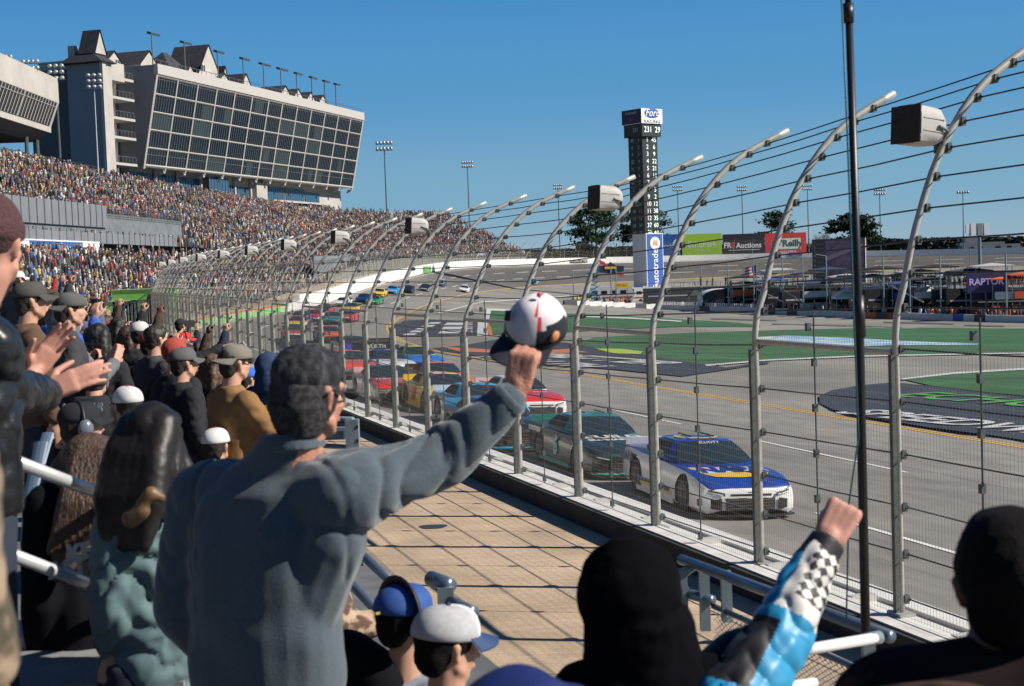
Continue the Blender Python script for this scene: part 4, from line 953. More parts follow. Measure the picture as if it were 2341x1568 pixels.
# far wooded horizon
def wood(name, x0, x1, Y, yts, seed, label, m, hh=4.):
    r = random.Random(seed); mb = MB(); n = int((x1 - x0) / 1.7)
    for i in range(n):
        x = x0 + (x1 - x0) * (i + r.random()) / n; j = (x - x0) / (x1 - x0) * (len(yts) - 1); k = min(int(j), len(yts) - 2); yt = yts[k] + (yts[k + 1] - yts[k]) * (j - k)
        Yr = Y + r.uniform(-30, 30); t = at_y(x, yt + 2.5 + 5 * pnoise(Vector((x * .05, seed, 0))) + r.random() * 3, Yr); rad = r.uniform(2.2, 4.2)
        for _ in range(110):
            d = Vector((r.gauss(0, 1), r.gauss(0, 1), r.gauss(0, 1))); d.z = -abs(d.z) * 2.2; q = t + Vector((d.x * rad * .6, d.y * rad * .6, d.z * rad * .75)); e1 = Vector((r.gauss(0, 1), r.gauss(0, 1), r.gauss(0, 1))).normalized(); e2 = e1.cross(Vector((0, .3, 1))).normalized(); L = r.uniform(.7, 1.5)
            mb.face([q + e1 * L, q + e2 * L, q - e1 * L, q - e2 * L])
    o = mb.build(name, m); return tag(o, label, 'wood', kind='stuff')
wm = mat('far_wood', (.035, .045, .04), rough=1, noise=.5, nscale=.25, c2=(.075, .068, .055))
wood('far_woods', 1100, 1500, 760, [570, 570, 567, 563, 560], 2, 'low wooded ridge on the horizon behind the turn', wm)
wood('far_woods', 1960, 2420, 760, [545, 545, 541, 540, 538], 3, 'brown green wooded horizon at the right', wm)
wood('far_woods', 1490, 1970, 760, [556, 558, 558, 556, 552], 5, 'wooded horizon behind the billboards', wm)
tb_ = MB(); tb_.face([(-120, 800, -4), (420, 800, -4), (420, 800, 9), (-120, 800, 7)])
# building among the trees and far little camera masts
p = at_y(2260, 556, 640); o = MB(); o.box((0, 0, -2), (26, 6, 3)); o.box((-4, 0, 0), (20, 6, 1.2)); o.box((-8, 0, 2), (7, 5, 3.0)); o = o.build('far_house', mat('far_building', (.18, .19, .2))); o.location = p; tag(o, 'low grey rooftop among the trees at far right', 'building')
for x in (-10, -6, 2, 7): 
    mb = MB(); mb.face([(x, -3.05, -2.6), (x + 2.2, -3.05, -2.6), (x + 2.2, -3.05, -1.3), (x, -3.05, -1.3)]); mb.build('window', glass, o)
# light poles
LP = [(878, 480, 340, 1.0, 22, 430), (1068, 500, 380, 1.0, 15, 520), (1275, 580, 430, .9, 12, 600), (1548, 545, 434, 1, 13, 600), (1695, 545, 434, 1, 13, 600), (1845, 545, 432, 1, 13, 600), (2010, 550, 443, 1, 15, 600), (2200, 558, 439, 1, 16, 600)]
for i, (x, yb, yt, s, wpx, Y) in enumerate(LP):
    t = at_y(x, yt, Y); g = Vector((t.x, Y, -4)); lab = ['tall floodlight pole rising behind the end of the stand', 'tall floodlight pole between stand and scoring tower', 'floodlight pole just left of the pine tree', 'first floodlight pole right of the scoring tower', 'floodlight pole above the green and black billboards', 'floodlight pole beyond the red billboard', 'floodlight pole between the monopod and the nearest fence post', 'rightmost thin floodlight pole over the wooded horizon'][i]
    light_mast('floodlight_pole', g, t.z + 4, wpx * 2 * Y / 3250 * .9, lab, 2 if i != 7 else 1, 5, .28)
p = at_y(215, 198, 230); light_mast('floodlight_pole', Vector((p.x, 230, p.z - 17)), 17, 2.7, 'slim light pole standing in front of the shaded stair tower wall', 3, 3, .13, m=mat('pale_pole', (.45, .47, .5)))
# short poles with white boxes at the right
def box_mast(x, yb, yt, Y, nb, label, big=True):
    t = at_y(x, yt, Y); g = height(t.x, Y); root = empty('camera_mast', (t.x, Y, g)); tag(root, label, 'mast'); H = t.z - g
    MB().tube([(0, 0, 0), (0, 0, H)], .32 if big else .12, 8).build('pole', mat('teal_pole', (.13, .2, .23), rough=.5), root)
    for k in range(nb): MB().box(((k - (nb - 1) / 2) * 1.15, 0, H + .3), (.85, .8, 2.1)).build('antenna_box', (wl, mat('antenna_grey', (.25, .27, .28)))[k % 2], root)
    MB().box((0, 0, H - .6), (nb * 1.1, .15, .15)).build('cross_arm', galvd, root)
box_mast(2238, 640, 528, 250, 3, 'thick grey pole carrying white and grey boxes over the pits')
box_mast(2215, 600, 526, 380, 2, 'thinner pole with two small boxes left of the thick pole', False)
for x, yt, Y, lab in ((1120, 470, 440, ''), ): pass
# ------------------------------------------------------------ stock cars
blk = mat('car_black', (.012, .012, .013), rough=.55); tyre = mat('tyre_rubber', (.02, .02, .02), rough=.85); rimm = mat('wheel_rim', (.10, .10, .11), rough=.4, metal=.6)
wsg = mat('car_glass', (.015, .03, .04), rough=.08, spec=.6); wnet = mat('window_net', (.02, .025, .035), rough=.8)
def paint(c): return mat('paint_%d_%d_%d' % tuple(int(x * 255) for x in c), c, rough=.28, coat=.5, noise=.03, nscale=3)
ST = [(2.47, .66, .17, .50, .52), (2.43, .82, .13, .56, .58), (2.33, .93, .10, .63, .65), (2.12, .985, .10, .70, .715), (1.85, 1.0, .10, .765, .76), (1.45, 1.0, .10, .815, .80), (1.1, .995, .10, .825, .835), (.8, .985, .10, .835, .87),
      (.3, .98, .10, .85, .88), (-.3, .98, .10, .865, .89), (-.9, .985, .10, .885, .90), (-1.35, 1.0, .11, .90, .91), (-1.8, .995, .13, .915, .925), (-2.2, .97, .17, .925, .935), (-2.42, .92, .24, .90, .92)]
def car_body():
    mb = MB(); vv = []; m = 0
    for (x, w_, zb_, zs, zc) in ST:
        half = [(w_ * .9, zb_), (w_, zb_ + .09), (w_ * 1.0, zs * .62), (w_ * .975, zs - .1), (w_ * .93, zs - .02), (w_ * .84, zs + .008), (w_ * .5, zc + .002), (0, zc + .008)]
        ring = [(x - (.05 if x > 2.4 else 0) * abs(y) / w_, y, z) for y, z in half] + [(x - (.05 if x > 2.4 else 0) * abs(y) / w_, -y, z) for y, z in half[-2::-1]]
        m = len(ring); vv += ring
    f = []; mi = []
    for i in range(len(ST) - 1):
        for j in range(m - 1):
            f.append((i * m + j, (i + 1) * m + j, (i + 1) * m + j + 1, i * m + j + 1)); jj = min(j, m - 2 - j)
            top = jj >= 4; mi.append(0 if top and i >= 1 else (3 if top else 1))
        f.append((i * m, i * m + m - 1, (i + 1) * m + m - 1, (i + 1) * m)); mi.append(2)
    f.append(tuple(range(m))); mi.append(1); f.append(tuple(range(len(vv) - 1, len(vv) - m - 1, -1))); mi.append(1)
    mb.raw(vv, f); mb.mi = mi
    tmps = [bpy.data.materials.new('car_slot') for _ in range(4)]; me = mb.mesh('car_body', tmps); o = bpy.data.objects.new('tmp', me); col.objects.link(o)
    bm = bmesh.new(); bm.from_mesh(me); bmesh.ops.recalc_face_normals(bm, faces=bm.faces); bm.to_mesh(me); bm.free()
    cutters = []
    for x in (1.42, -1.38):
        c = MB().tube([(x, -1.3, .35), (x, -.66, .35)], .405, 24).tube([(x, .66, .35), (x, 1.3, .35)], .405, 24)
        co = c.build('cut', tmps[2]); bmx = bmesh.new(); bmx.from_mesh(co.data); bmesh.ops.recalc_face_normals(bmx, faces=bmx.faces); bmx.to_mesh(co.data); bmx.free()
        md = o.modifiers.new('b', 'BOOLEAN'); md.object = co; md.operation = 'DIFFERENCE'; md.solver = 'EXACT'; cutters.append(co)
    dg = bpy.context.evaluated_depsgraph_get(); nm = bpy.data.meshes.new_from_object(o.evaluated_get(dg))
    for c in cutters + [o]: bpy.data.objects.remove(c)
    keep = [min(3, p.material_index) for p in nm.polygons]
    nm.materials.clear()
    for k in range(4): nm.materials.append(blk)
    nm.polygons.foreach_set('material_index', keep)
    for p in nm.polygons:
        for x in (1.42, -1.38):
            if math.hypot(p.center.x - x, p.center.z - .35) < .402 and abs(p.center.y) < .99: p.material_index = 2
        if p.material_index > 3: p.material_index = 2
        p.use_smooth = True
    try: nm.set_sharp_from_angle(angle=R(42))
    except Exception: pass
    return nm
body_me = car_body()
# greenhouse: base and roof outlines
GB = [(.92, .0), (.86, .45), (.70, .80), (.2, .86), (-.6, .86), (-1.25, .82), (-1.75, .66), (-1.86, 0)]
GT = [(.12, .0), (.10, .34), (.02, .56), (-.15, .60), (-.6, .60), (-.92, .575), (-1.0, .46), (-1.02, 0)]
def gz(x): return np.interp(x, [-2.2, -1.8, -.9, .3, .8, 1.2], [.935, .925, .90, .885, .87, .835])
def gpt(i, f, sgn=1, out=0.):
    (x0, y0), (x1, y1) = GB[i], GT[i]; z0 = gz(x0) - .02; z1 = 1.235 + (.02 if .0 > x1 > -.8 else 0) + .035 * (1 - (y1 / .6) ** 2)
    bul = .035 * math.sin(math.pi * f)
    x = x0 + (x1 - x0) * f; y = y0 + (y1 - y0) * f; n = Vector((.3 * (1 if i < 3 else (-1 if i > 5 else 0)), .9 if 0 < i < 7 else 0, .4)).normalized()
    p = Vector((x, y, z0 + (z1 - z0) * f)) + n * (bul + out); p.y *= sgn; return p
def green(i0, i1, f0, f1, out, name, m, sgs=(1, -1)):
    mb = MB()
    for sg in sgs:
        for i in range(i0, i1):
            for k in range(3):
                a, b = f0 + (f1 - f0) * k / 3, f0 + (f1 - f0) * (k + 1) / 3
                q = [gpt(i, a, sg, out), gpt(i + 1, a, sg, out), gpt(i + 1, b, sg, out), gpt(i, b, sg, out)]; mb.face(q if sg < 0 else q[::-1])
    me = mb.mesh(name, m, True); bm = bmesh.new(); bm.from_mesh(me); bmesh.ops.remove_doubles(bm, verts=bm.verts, dist=.002); bm.to_mesh(me); bm.free(); return me
def roof_me():
    mb = MB(); n = len(GT); L = [gpt(i, 1, 1) for i in range(n)]; Rr = [gpt(i, 1, -1) for i in range(n)]
    C = [Vector((p.x, 0, p.z + .02)) for p in L]
    for i in range(n - 1):
        mb.face([L[i], L[i + 1], C[i + 1], C[i]]); mb.face([C[i], C[i + 1], Rr[i + 1], Rr[i]])
    return mb
def slab(pts, m=None):  # thin patch in the y-z plane facing forward
    return pts
car_meshes = {}
def cm():
    d = car_meshes
    d['shell'] = green(0, 7, 0, 1, 0, 'shell', blk)
    rm_ = roof_me(); d['roof'] = rm_.mesh('roof', blk, True)
    d['windshield'] = green(0, 2, .06, .93, .012, 'windshield', wsg); d['swL'] = green(3, 5, .12, .88, .012, 'side_window', wnet, (1,)); d['swR'] = green(3, 5, .12, .88, .012, 'side_window', wnet, (-1,)); d['rear_window'] = green(6, 7, .1, .9, .012, 'rear_window', wsg)
    d['quL'] = green(5, 6, .2, .8, .010, 'quarter_window', wnet, (1,)); d['quR'] = green(5, 6, .2, .8, .010, 'quarter_window', wnet, (-1,))
    w_ = MB(); w_.tube([(0, -.15, 0), (0, -.13, 0), (0, .13, 0), (0, .15, 0)], [.33, .358, .358, .33], 24); d['tyre'] = w_.mesh('tyre', tyre, True)
    w_ = MB(); w_.tube([(0, .12, 0), (0, .153, 0)], .235, 20)
    for k in range(10):
        a = k * math.pi / 5; w_.box((math.cos(a) * .14, .158, math.sin(a) * .14), (.2, .012, .035), Matrix.Rotation(-a, 3, 'Y'))
    w_.tube([(0, .15, 0), (0, .175, 0)], .05, 10); d['rim'] = w_.mesh('rim', rimm)
    g_ = MB()
    def fp(y, z, o=.012):   # point on the nose
        x = np.interp(abs(y), [0, .45, .66, .80, .93], [2.47, 2.455, 2.42, 2.37, 2.24]) + o; return (x, y, z)
    def patch(mb, y0, y1, za0, za1, zb0, zb1, n=8, o=.014):
        A = [fp(y0 + (y1 - y0) * i / n, za0 + (zb0 - za0) * i / n, o) for i in range(n + 1)]; B = [fp(y0 + (y1 - y0) * i / n, za1 + (zb1 - za1) * i / n, o) for i in range(n + 1)]; mb.strip(A, B)
    patch(g_, -.5, .5, .17, .40, .17, .40); d['grille'] = g_.mesh('grille', mat('grille_black', (.01, .01, .01), rough=.8))
    g_ = MB(); 
    for k in range(4): z = .2 + .055 * k; patch(g_, -.48, .48, z, z + .012, z, z + .012, o=.02)
    d['grille_bar'] = g_.mesh('grille_bar', mat('grille_bar_grey', (.12, .12, .12)))
    g_ = MB(); patch(g_, .58, .85, .17, .40, .22, .36); d['ductL'] = g_.mesh('brake_duct', _m['grille_black']); g_ = MB(); patch(g_, -.85, -.58, .22, .36, .17, .40); d['ductR'] = g_.mesh('brake_duct', _m['grille_black'])
    g_ = MB(); patch(g_, -.42, .42, .44, .485, .44, .485); d['upper_grille'] = g_.mesh('upper_grille', _m['grille_black'])
    g_ = MB(); patch(g_, .52, .88, .44, .50, .50, .57); d['lampL'] = g_.mesh('headlight', mat('headlight', (.05, .05, .055), rough=.15)); g_ = MB(); patch(g_, -.88, -.52, .50, .57, .44, .50); d['lampR'] = g_.mesh('headlight', _m['headlight'])
    g_ = MB(); patch(g_, .56, .84, .455, .475, .505, .53, o=.02); patch(g_, -.84, -.56, .505, .53, .455, .475, o=.02); d['lamp_strip'] = g_.mesh('lamp_strip', mat('lamp_white', (.8, .8, .8), rough=.3))
    g_ = MB(); A = [(2.62 - .25 * (y / .95) ** 2, y, .075) for y in np.linspace(-.96, .96, 13)]; g_.raw([(x, y, .06) for x, y, z in A] + [(x, y, .085) for x, y, z in A] + [(2.0, y, .06) for x, y, z in A] + [(2.0, y, .085) for x, y, z in A], [(i, i + 1, 14 + i, 13 + i) for i in range(12)] + [(13 + i, 14 + i, 40 + i, 39 + i) for i in range(12)]); d['splitter'] = g_.mesh('splitter', blk)
    g_ = MB(); g_.box((-2.38, 0, 1.0), (.03, 1.75, .17), Matrix.Rotation(.25, 3, 'Y')); d['spoiler'] = g_.mesh('spoiler', blk)
    g_ = MB(); g_.box((-.2, .985, .14), (2.2, .03, .1)); g_.box((-.2, -.985, .14), (2.2, .03, .1)); d['skirt'] = g_.mesh('side_skirt', blk)
    g_ = MB()
    for y in (.25, -.25): g_.box((-.45, y, 1.315), (.75, .012, .03))
    d['fin'] = g_.mesh('roof_rail', blk)
cm()
def put(name, me, root, mats=None, loc=None, rot=None):
    o = bpy.data.objects.new(name, me); col.objects.link(o); o.parent = root
    if mats:
        for i, m in enumerate(mats):
            o.material_slots[i].link = 'OBJECT'; o.material_slots[i].material = m
    if loc: o.location = loc
    if rot: o.rotation_euler = rot
    return o
def make_car(top, side, nose, roof, label, detail=2, skirt=None):
    root = empty('stock_car'); tag(root, label, 'race car', 'stock cars racing on the track'); T, S, N_, RF = paint(top), paint(side), paint(nose), paint(roof)
    put('body', body_me, root, [T, S, blk, N_]); put('pillars', car_meshes['shell'], root, [RF]); put('roof', car_meshes['roof'], root, [RF])
    put('windshield', car_meshes['windshield'], root); put('side_window', car_meshes['swL'], root); put('side_window', car_meshes['swR'], root); put('rear_window', car_meshes['rear_window'], root)
    put('grille', car_meshes['grille'], root); put('splitter', car_meshes['splitter'], root); put('spoiler', car_meshes['spoiler'], root, [paint(skirt) if skirt else blk])
    for k in ('lampL', 'lampR'): put('headlight', car_meshes[k], root)
    if detail: put('lamp_strip', car_meshes['lamp_strip'], root); put('brake_duct', car_meshes['ductL'], root); put('brake_duct', car_meshes['ductR'], root); put('grille_bar', car_meshes['grille_bar'], root); put('upper_grille', car_meshes['upper_grille'], root); put('roof_rail', car_meshes['fin'], root); put('side_skirt', car_meshes['skirt'], root, [paint(skirt) if skirt else blk]); put('quarter_window', car_meshes['quL'], root); put('quarter_window', car_meshes['quR'], root)
    for x in (1.42, -1.38):
        for y in (.835, -.835):
            w_ = put('wheel', car_meshes['tyre'], root, None, (x, y, .355), (0, 0, 0 if y > 0 else math.pi))
            if detail: put('rim', car_meshes['rim'], w_)
    return root
def hood_z(x, y): return np.interp(x, [.8, 1.1, 1.45, 1.85, 2.12, 2.33], [.872, .838, .805, .768, .722, .655]) - .01 * abs(y) + .014
def hood_patch(root, name, outline, m, dz=0.):
    P = [Vector(p) for p in outline]; mb = MB(); cx = sum(p.x for p in P) / len(P); cy = sum(p.y for p in P) / len(P)
    for a, b in zip(P, P[1:] + P[:1]):
        for k in range(5):
            r0, r1 = k / 5, (k + 1) / 5; q = []
            for (u, r_) in ((a, r0), (a, r1), (b, r1), (b, r0)): x = cx + (u.x - cx) * r_; y = cy + (u.y - cy) * r_; q.append((x, y, hood_z(x, y) + dz))
            mb.face(q)
    return mb.build(name, m, root)
def hood_text(root, s, size, m, x=1.5, dz=.004, sx=1., bold=.01, name='hood_lettering'):
    o = text(name, s, size, m, root, None, ext=0, sx=sx, bold=bold)
    for v in o.data.vertices: lx, ly = v.co.x, v.co.y; v.co = (x - ly, lx, hood_z(x - ly, lx) + dz)   # reads from the front
    return o
def side_text(root, s, size, m, x, z, sg=-1, sx=1., bold=.01, name='door_number', shear=.1):
    ax = Vector((-sg, 0, 0)) * -1
    return text(name, s, size, m, root, frame((x, sg * 1.003, z), (-sg * 1., 0, 0), (0, 0, 1)), ext=.002, sx=sx, bold=bold, shear=shear)
def ws_text(root, s, size, m):
    a = gpt(0, .84, 1, .02); b = gpt(0, .5, 1, .02); up = (a - b).normalized()
    o = text('windshield_lettering', s, size, m, root, frame(a + Vector((.012, 0, 0)), (0, 1, 0), up), ext=.001); return o
WHT = (.72, .72, .70); BLU = (.010, .045, .26); YEL = (.80, .52, .02); RED = (.62, .025, .02); BK = (.015, .015, .018); ORG = (.70, .13, .015); TEA = (.02, .26, .21); GRN = (.03, .25, .08); LBL = (.05, .35, .65); NAV = (.015, .03, .13); LIM = (.45, .65, .03); GRY = (.25, .26, .27)
CARS = [
 (1738, 1186, BLU, WHT, WHT, BLU, 'white and blue lead stock car with yellow and white hood lettering', WHT, 0),
 (1452, 1096, (.015, .03, .035), (.015, .022, .026), (.015, .05, .045), (.02, .17, .14), 'dark green stock car with white hood lettering, second in line along the wall', TEA, 0),
 (1240, 958, RED, WHT, WHT, WHT, 'red and white stock car running wide behind the dark green one', WHT, 0),
 (1198, 1034, BK, BK, BK, NAV, 'black stock car with bright blue bumper line under the raised arm', LBL, 0),
 (1150, 985, LBL, GRY, WHT, LBL, 'light blue and silver stock car mostly behind the outstretched sleeve', WHT, 0),
 (1052, 946, YEL, YEL, RED, YEL, 'bright yellow stock car with red nose beside the fence', YEL, 0),
 (1040, 908, ORG, (.35, .05, .02), ORG, ORG, 'orange stock car just behind the yellow one', None, 0),
 (920, 922, RED, (.3, .28, .26), (.3, .05, .04), BK, 'bright red stock car with white lettering across its hood', WHT, 0),
 (982, 852, (.02, .16, .55), BLU, BLU, LIM, 'bright blue stock car with a lime green roof', None, 0),
 (913, 866, WHT, WHT, BLU, BLU, 'white stock car with blue roof and lime bumper line', LIM, 0),
 (822, 868, (.65, .07, .03), GRY, RED, (.6, .1, .06), 'red orange stock car partly behind the grey haired man', None, 0),
 (690, 832, (.02, .05, .03), BK, (.05, .2, .05), BK, 'black stock car with thin green trim near the pointing hand', None, 1),
 (822, 818, (.05, .04, .35), NAV, (.1, .08, .4), NAV, 'purple blue stock car under the black fence board', None, 1),
 (757, 785, ORG, BK, (.5, .1, .03), (.55, .1, .04), 'orange stock car with black sides in the middle of the pack', None, 1),
 (672, 780, (.45, .04, .03), BLU, WHT, BLU, 'stock car with blue roof and red hood beside the fence', None, 1),
 (680, 756, YEL, NAV, YEL, NAV, 'yellow and navy stock car boxed in near the wall', None, 1),
 (680, 741, ORG, BLU, BLU, BLU, 'blue stock car with an orange hood near the wall', None, 1),
 (708, 737, RED, WHT, RED, RED, 'red and white stock car tucked beside the blue and orange one', None, 1),
 (755, 743, (.05, .20, .24), (.05, .2, .24), TEA, (.06, .2, .25), 'grey teal stock car in the middle lane', None, 1),
 (786, 738, RED, RED, WHT, BK, 'bright red stock car with black roof in the middle lane', None, 1),
 (730, 722, BK, RED, RED, BK, 'black and red stock car following the red and white one', None, 1),
 (792, 718, YEL, YEL, YEL, BK, 'yellow stock car directly behind the bright red one', None, 1),
 (778, 702, WHT, WHT, BK, WHT, 'white stock car nearest the white wall', None, 1),
 (826, 692, NAV, NAV, BLU, NAV, 'dark navy stock car entering the straight', None, 1),
 (850, 697, GRN, GRN, WHT, GRN, 'green stock car on the inside at the exit of the turn', None, 1),
 (863, 679, YEL, YEL, ORG, YEL, 'golden yellow stock car ahead of the light blue one in the turn', None, 1),
 (893, 672, LBL, LBL, ORG, LBL, 'light blue stock car in the turn', None, 1),
 (928, 670, BK, BK, BK, BK, 'all black stock car in the turn', None, 1),
 (968, 666, BK, GRY, WHT, BK, 'black stock car with white nose in the turn', None, 1),
 (1002, 654, (.1, .3, .6), BLU, YEL, LBL, 'blue and yellow stock car high on the banking', None, 1),
 (1058, 668, WHT, WHT, WHT, WHT, 'all white stock car low in the turn', None, 1),
 (1214, 650, WHT, LBL, WHT, LBL, 'white and light blue stock car, last in the far turn', None, 1),
]
def car_at(root, x, y, k):
    p = hit(x, y); d = np.hypot(_out[:, 0] - p.x, _out[:, 1] - p.y); i = int(d.argmin()); i = min(max(i, 1), NN - 2)
    t = (OUT[i - 1] - OUT[i + 1]).normalized(); acr = (OUT[i] - INN[i]).normalized()   # travelling toward the camera; left hand side inward
    yw = {0: R(-5), 1: R(-2), 2: R(-1), 3: R(0), 4: R(0), 5: R(-2), 7: R(-2)}.get(k, R(rnd.uniform(-2, 2)))
    up = acr.cross(t); up = -up if up.z < 0 else up; left = up.cross(t).normalized(); M = Matrix((t, left, up.normalized())).transposed() @ Matrix.Rotation(yw, 3, 'Z')
    c = p - t * 2.45; c.z = height(c.x, c.y) + .005
    root.matrix_world = Matrix.Translation(c) @ M.to_4x4()
cars = []
for k, (x, y, top, side, nose, roof, lab, sk, far) in enumerate(CARS):
    r_ = make_car(top, side, nose, roof, lab, 0 if k > 22 else 1, sk); car_at(r_, x, y, k); cars.append(r_)
pw, py_, pb_, pk = paint(WHT), paint(YEL), paint(BLU), mat('decal_navy', (.012, .03, .16), rough=.4)
c = cars[0]
def ell(cx, cy, a, b, n=20): return [(cx + a * math.cos(6.283 * i / n), cy + b * math.sin(6.283 * i / n), 0) for i in range(n)]
hood_patch(c, 'hood_emblem', [(1.18, -.80, 0), (1.20, .76, 0), (1.40, .80, 0), (1.62, .74, 0), (1.98, .52, 0), (2.06, 0, 0), (2.0, -.52, 0), (1.66, -.74, 0), (1.42, -.80, 0)], py_, .003)
hood_patch(c, 'hood_panel', [(1.27, -.74, 0), (1.27, .70, 0), (1.74, .66, 0), (1.72, -.70, 0)], pw, .007); hood_text(c, 'NAPA', .56, pk, 1.5, .012, sx=.92, bold=.04)
ws_text(c, 'ELLIOTT', .12, pw)
mb = MB(); A = []; B = []
for i in range(25):
    a = 6.283 * i / 24; A.append((-.45 + .42 * math.cos(a), .47 * math.sin(a), 1.278)); B.append((-.45 + .30 * math.cos(a), .34 * math.sin(a), 1.284))
mb.strip(A, B); mb.build('roof_ring', py_, c)
side_text(c, '9', .62, pb_, -.15, .50, -1, bold=.03); side_text(c, '9', .62, pb_, -.15, .50, 1, bold=.03)
for sg in (-1, 1):
    side_text(c, 'NAPA', .3, pk, -1.95, .72, sg, name='quarter_lettering'); MB().box((-.1, sg * .999, .29), (1.9, .008, .07)).build('side_stripe', py_, c); MB().box((-.25, sg * .996, .33), (1.9, .008, .12)).build('side_stripe', pb_, c); side_text(c, 'CHASE', .1, pk, .5, .33, sg, name='side_lettering')
MB().box((2.50, 0, .515), (.01, .16, .03)).build('nose_badge', mat('chrome', (.7, .7, .7), rough=.15, metal=1), c)
c = cars[1]
hood_text(c, 'BUILD', .42, pw, 1.15, .006, sx=1.3, bold=.02); hood_text(c, 'SUBMARINES', .26, pw, 1.50, .006, sx=.95, bold=.018)
for sg in (-1, 1): side_text(c, '6', .62, paint((.12, .55, .42)), -.1, .52, sg, bold=.03); side_text(c, 'SUBMARINES', .16, pw, -1.75, .78, sg, name='quarter_lettering')
mb = MB(); mb.sphere((2.49, 0, .50), (.012, .1, .035), 12, 6); mb.build('nose_badge', pb_, c)
teal_m = paint((.10, .48, .38))
for cc, mm in ((cars[1], teal_m), (cars[3], paint((.03, .38, .75))), (cars[9], paint(LIM)), (cars[2], pw)):
    mb = MB(); n = 16; A = [(np.interp(abs(y), [0, .45, .66, .80, .93], [2.47, 2.455, 2.42, 2.37, 2.24]) + .02, y, .115) for y in np.linspace(-.93, .93, n)]; mb.strip(A, [(x, y, .165) for x, y, z in A]); mb.build('bumper_line', mm, cc)
mb = MB()
for sg in (-1, 1): mb.strip([(2.43, sg * .5, .42), (2.40, sg * .62, .45), (2.33, sg * .86, .42), (2.30, sg * .9, .3), (2.38, sg * .8, .2)], [(2.45, sg * .5, .45), (2.42, sg * .62, .48), (2.36, sg * .89, .45), (2.28, sg * .94, .28), (2.36, sg * .84, .16)])
mb.build('corner_line', paint((.03, .38, .75)), cars[3])
hood_text(cars[3], 'KRY', .22, pw, 1.9, .006, bold=.01)
hood_text(cars[2], 'MUSTANG', .26, pw, 1.35, .006, sx=.95, bold=.01); hood_text(cars[7], 'BUILD TONS', .3, pw, 1.2, .006, sx=.8, bold=.02); hood_text(cars[7], 'RACING', .14, pw, 1.75, .006, sx=1.2)
hood_text(cars[6], 'BASS PRO', .26, mat('pale_orange', (.8, .5, .3)), 1.4, .006, bold=.012); hood_text(cars[5], '22', .5, paint(RED), 1.4, .006, bold=.02); hood_text(cars[8], 'MENARDS', .26, pw, 1.2, .006, bold=.01); hood_text(cars[9], 'FASTENAL', .24, pk, 1.3, .006, bold=.01); hood_text(cars[10], 'TOYOTA', .26, pw, 1.25, .006, bold=.01); hood_text(cars[18], 'FORD', .3, pw, 1.3, .006)
hood_patch(cars[5], 'hood_emblem', ell(1.75, 0, .22, .6), paint(RED), .004)
for k, n_ in ((3, '19'), (5, '22'), (7, '7'), (6, '20'), (4, '5'), (10, '23'), (2, '60')): side_text(cars[k], n_, .6, pw if k != 5 else paint(RED), -.1, .52, -1, bold=.03)
# small black board on the fence above the pack
p = at_y(848, 786, 38); b = MB().box((0, 0, 0), (1.0, .06, .30)).build('fence_board', bk, loc=p); tag(b, 'small black board with white lettering hung on the catch fence', 'sign'); face_text(b, 'WÜRTH', .15, wl, .12, -.07, .035, bold=.004)
MB().box((0, -.035, .08), (.96, .01, .06)).build('stripe', mat('grey_stripe', (.1, .12, .12)), b)
# ------------------------------------------------------------ pit lane: wall, fence, stands, awnings and trucks
PW = [hit(x, y) for x, y in ((1288, 696), (1400, 701), (1500, 706), (1600, 710), (1700, 714), (1800, 718), (1900, 723), (1980, 727), (2080, 730), (2180, 733), (2280, 736), (2400, 739))]
PW = [Vector((p.x, p.y, height(p.x, p.y))) for p in PW]
def pw_at(f):
    f *= len(PW) - 1; i = min(int(f), len(PW) - 2); return PW[i].lerp(PW[i + 1], f - i)
def pit_at(x, back, z=0.):
    """point under photo column x, `back` metres behind the pit wall"""
    import bisect
    dr = px_ray(x, 700); best = None
    for i in range(len(PW) - 1):
        a, b = PW[i], PW[i + 1]; sa = a.x * dr.y - a.y * dr.x; sb2 = b.x * dr.y - b.y * dr.x
        if sa * sb2 <= 0: f = sa / (sa - sb2); best = a.lerp(b, f); break
    if best is None: best = PW[0] if x < 1400 else PW[-1]
    k = 1 + back / best.length; return Vector((best.x * k, best.y * k, height(best.x * k, best.y * k) + z))
wallg = mat('pit_wall_white', (.55, .56, .56), rough=.7, noise=.1, nscale=.5); pcol = [wallg, wallg, mat('pit_dark', (.05, .05, .06)), wallg, bl, wallg, mat('pit_rust', (.35, .08, .03)), wallg, mat('pit_dark', (.05, .05, .06)), wallg, mat('pit_orange', (.6, .14, .03)), wallg]
mb = MB(); nseg = 44; pwo = empty('pit_wall'); tag(pwo, 'long low pit wall of white, dark and orange painted blocks', 'wall')
for k in range(nseg):
    a, b = pw_at(k / nseg), pw_at((k + 1) / nseg); d = b - a; d.z = 0; L = d.length; t = d.normalized(); n = Vector((-t.y, t.x, 0)); c_ = (a + b) / 2
    kk = rnd.randrange(12) if k > nseg * .45 else (0 if k % 6 else 2); MB().box(c_ + Vector((0, 0, .45)), (L * .985, .4, .95), Matrix((t, n, Vector((0, 0, 1)))).transposed()).build('wall_block', pcol[kk], pwo)
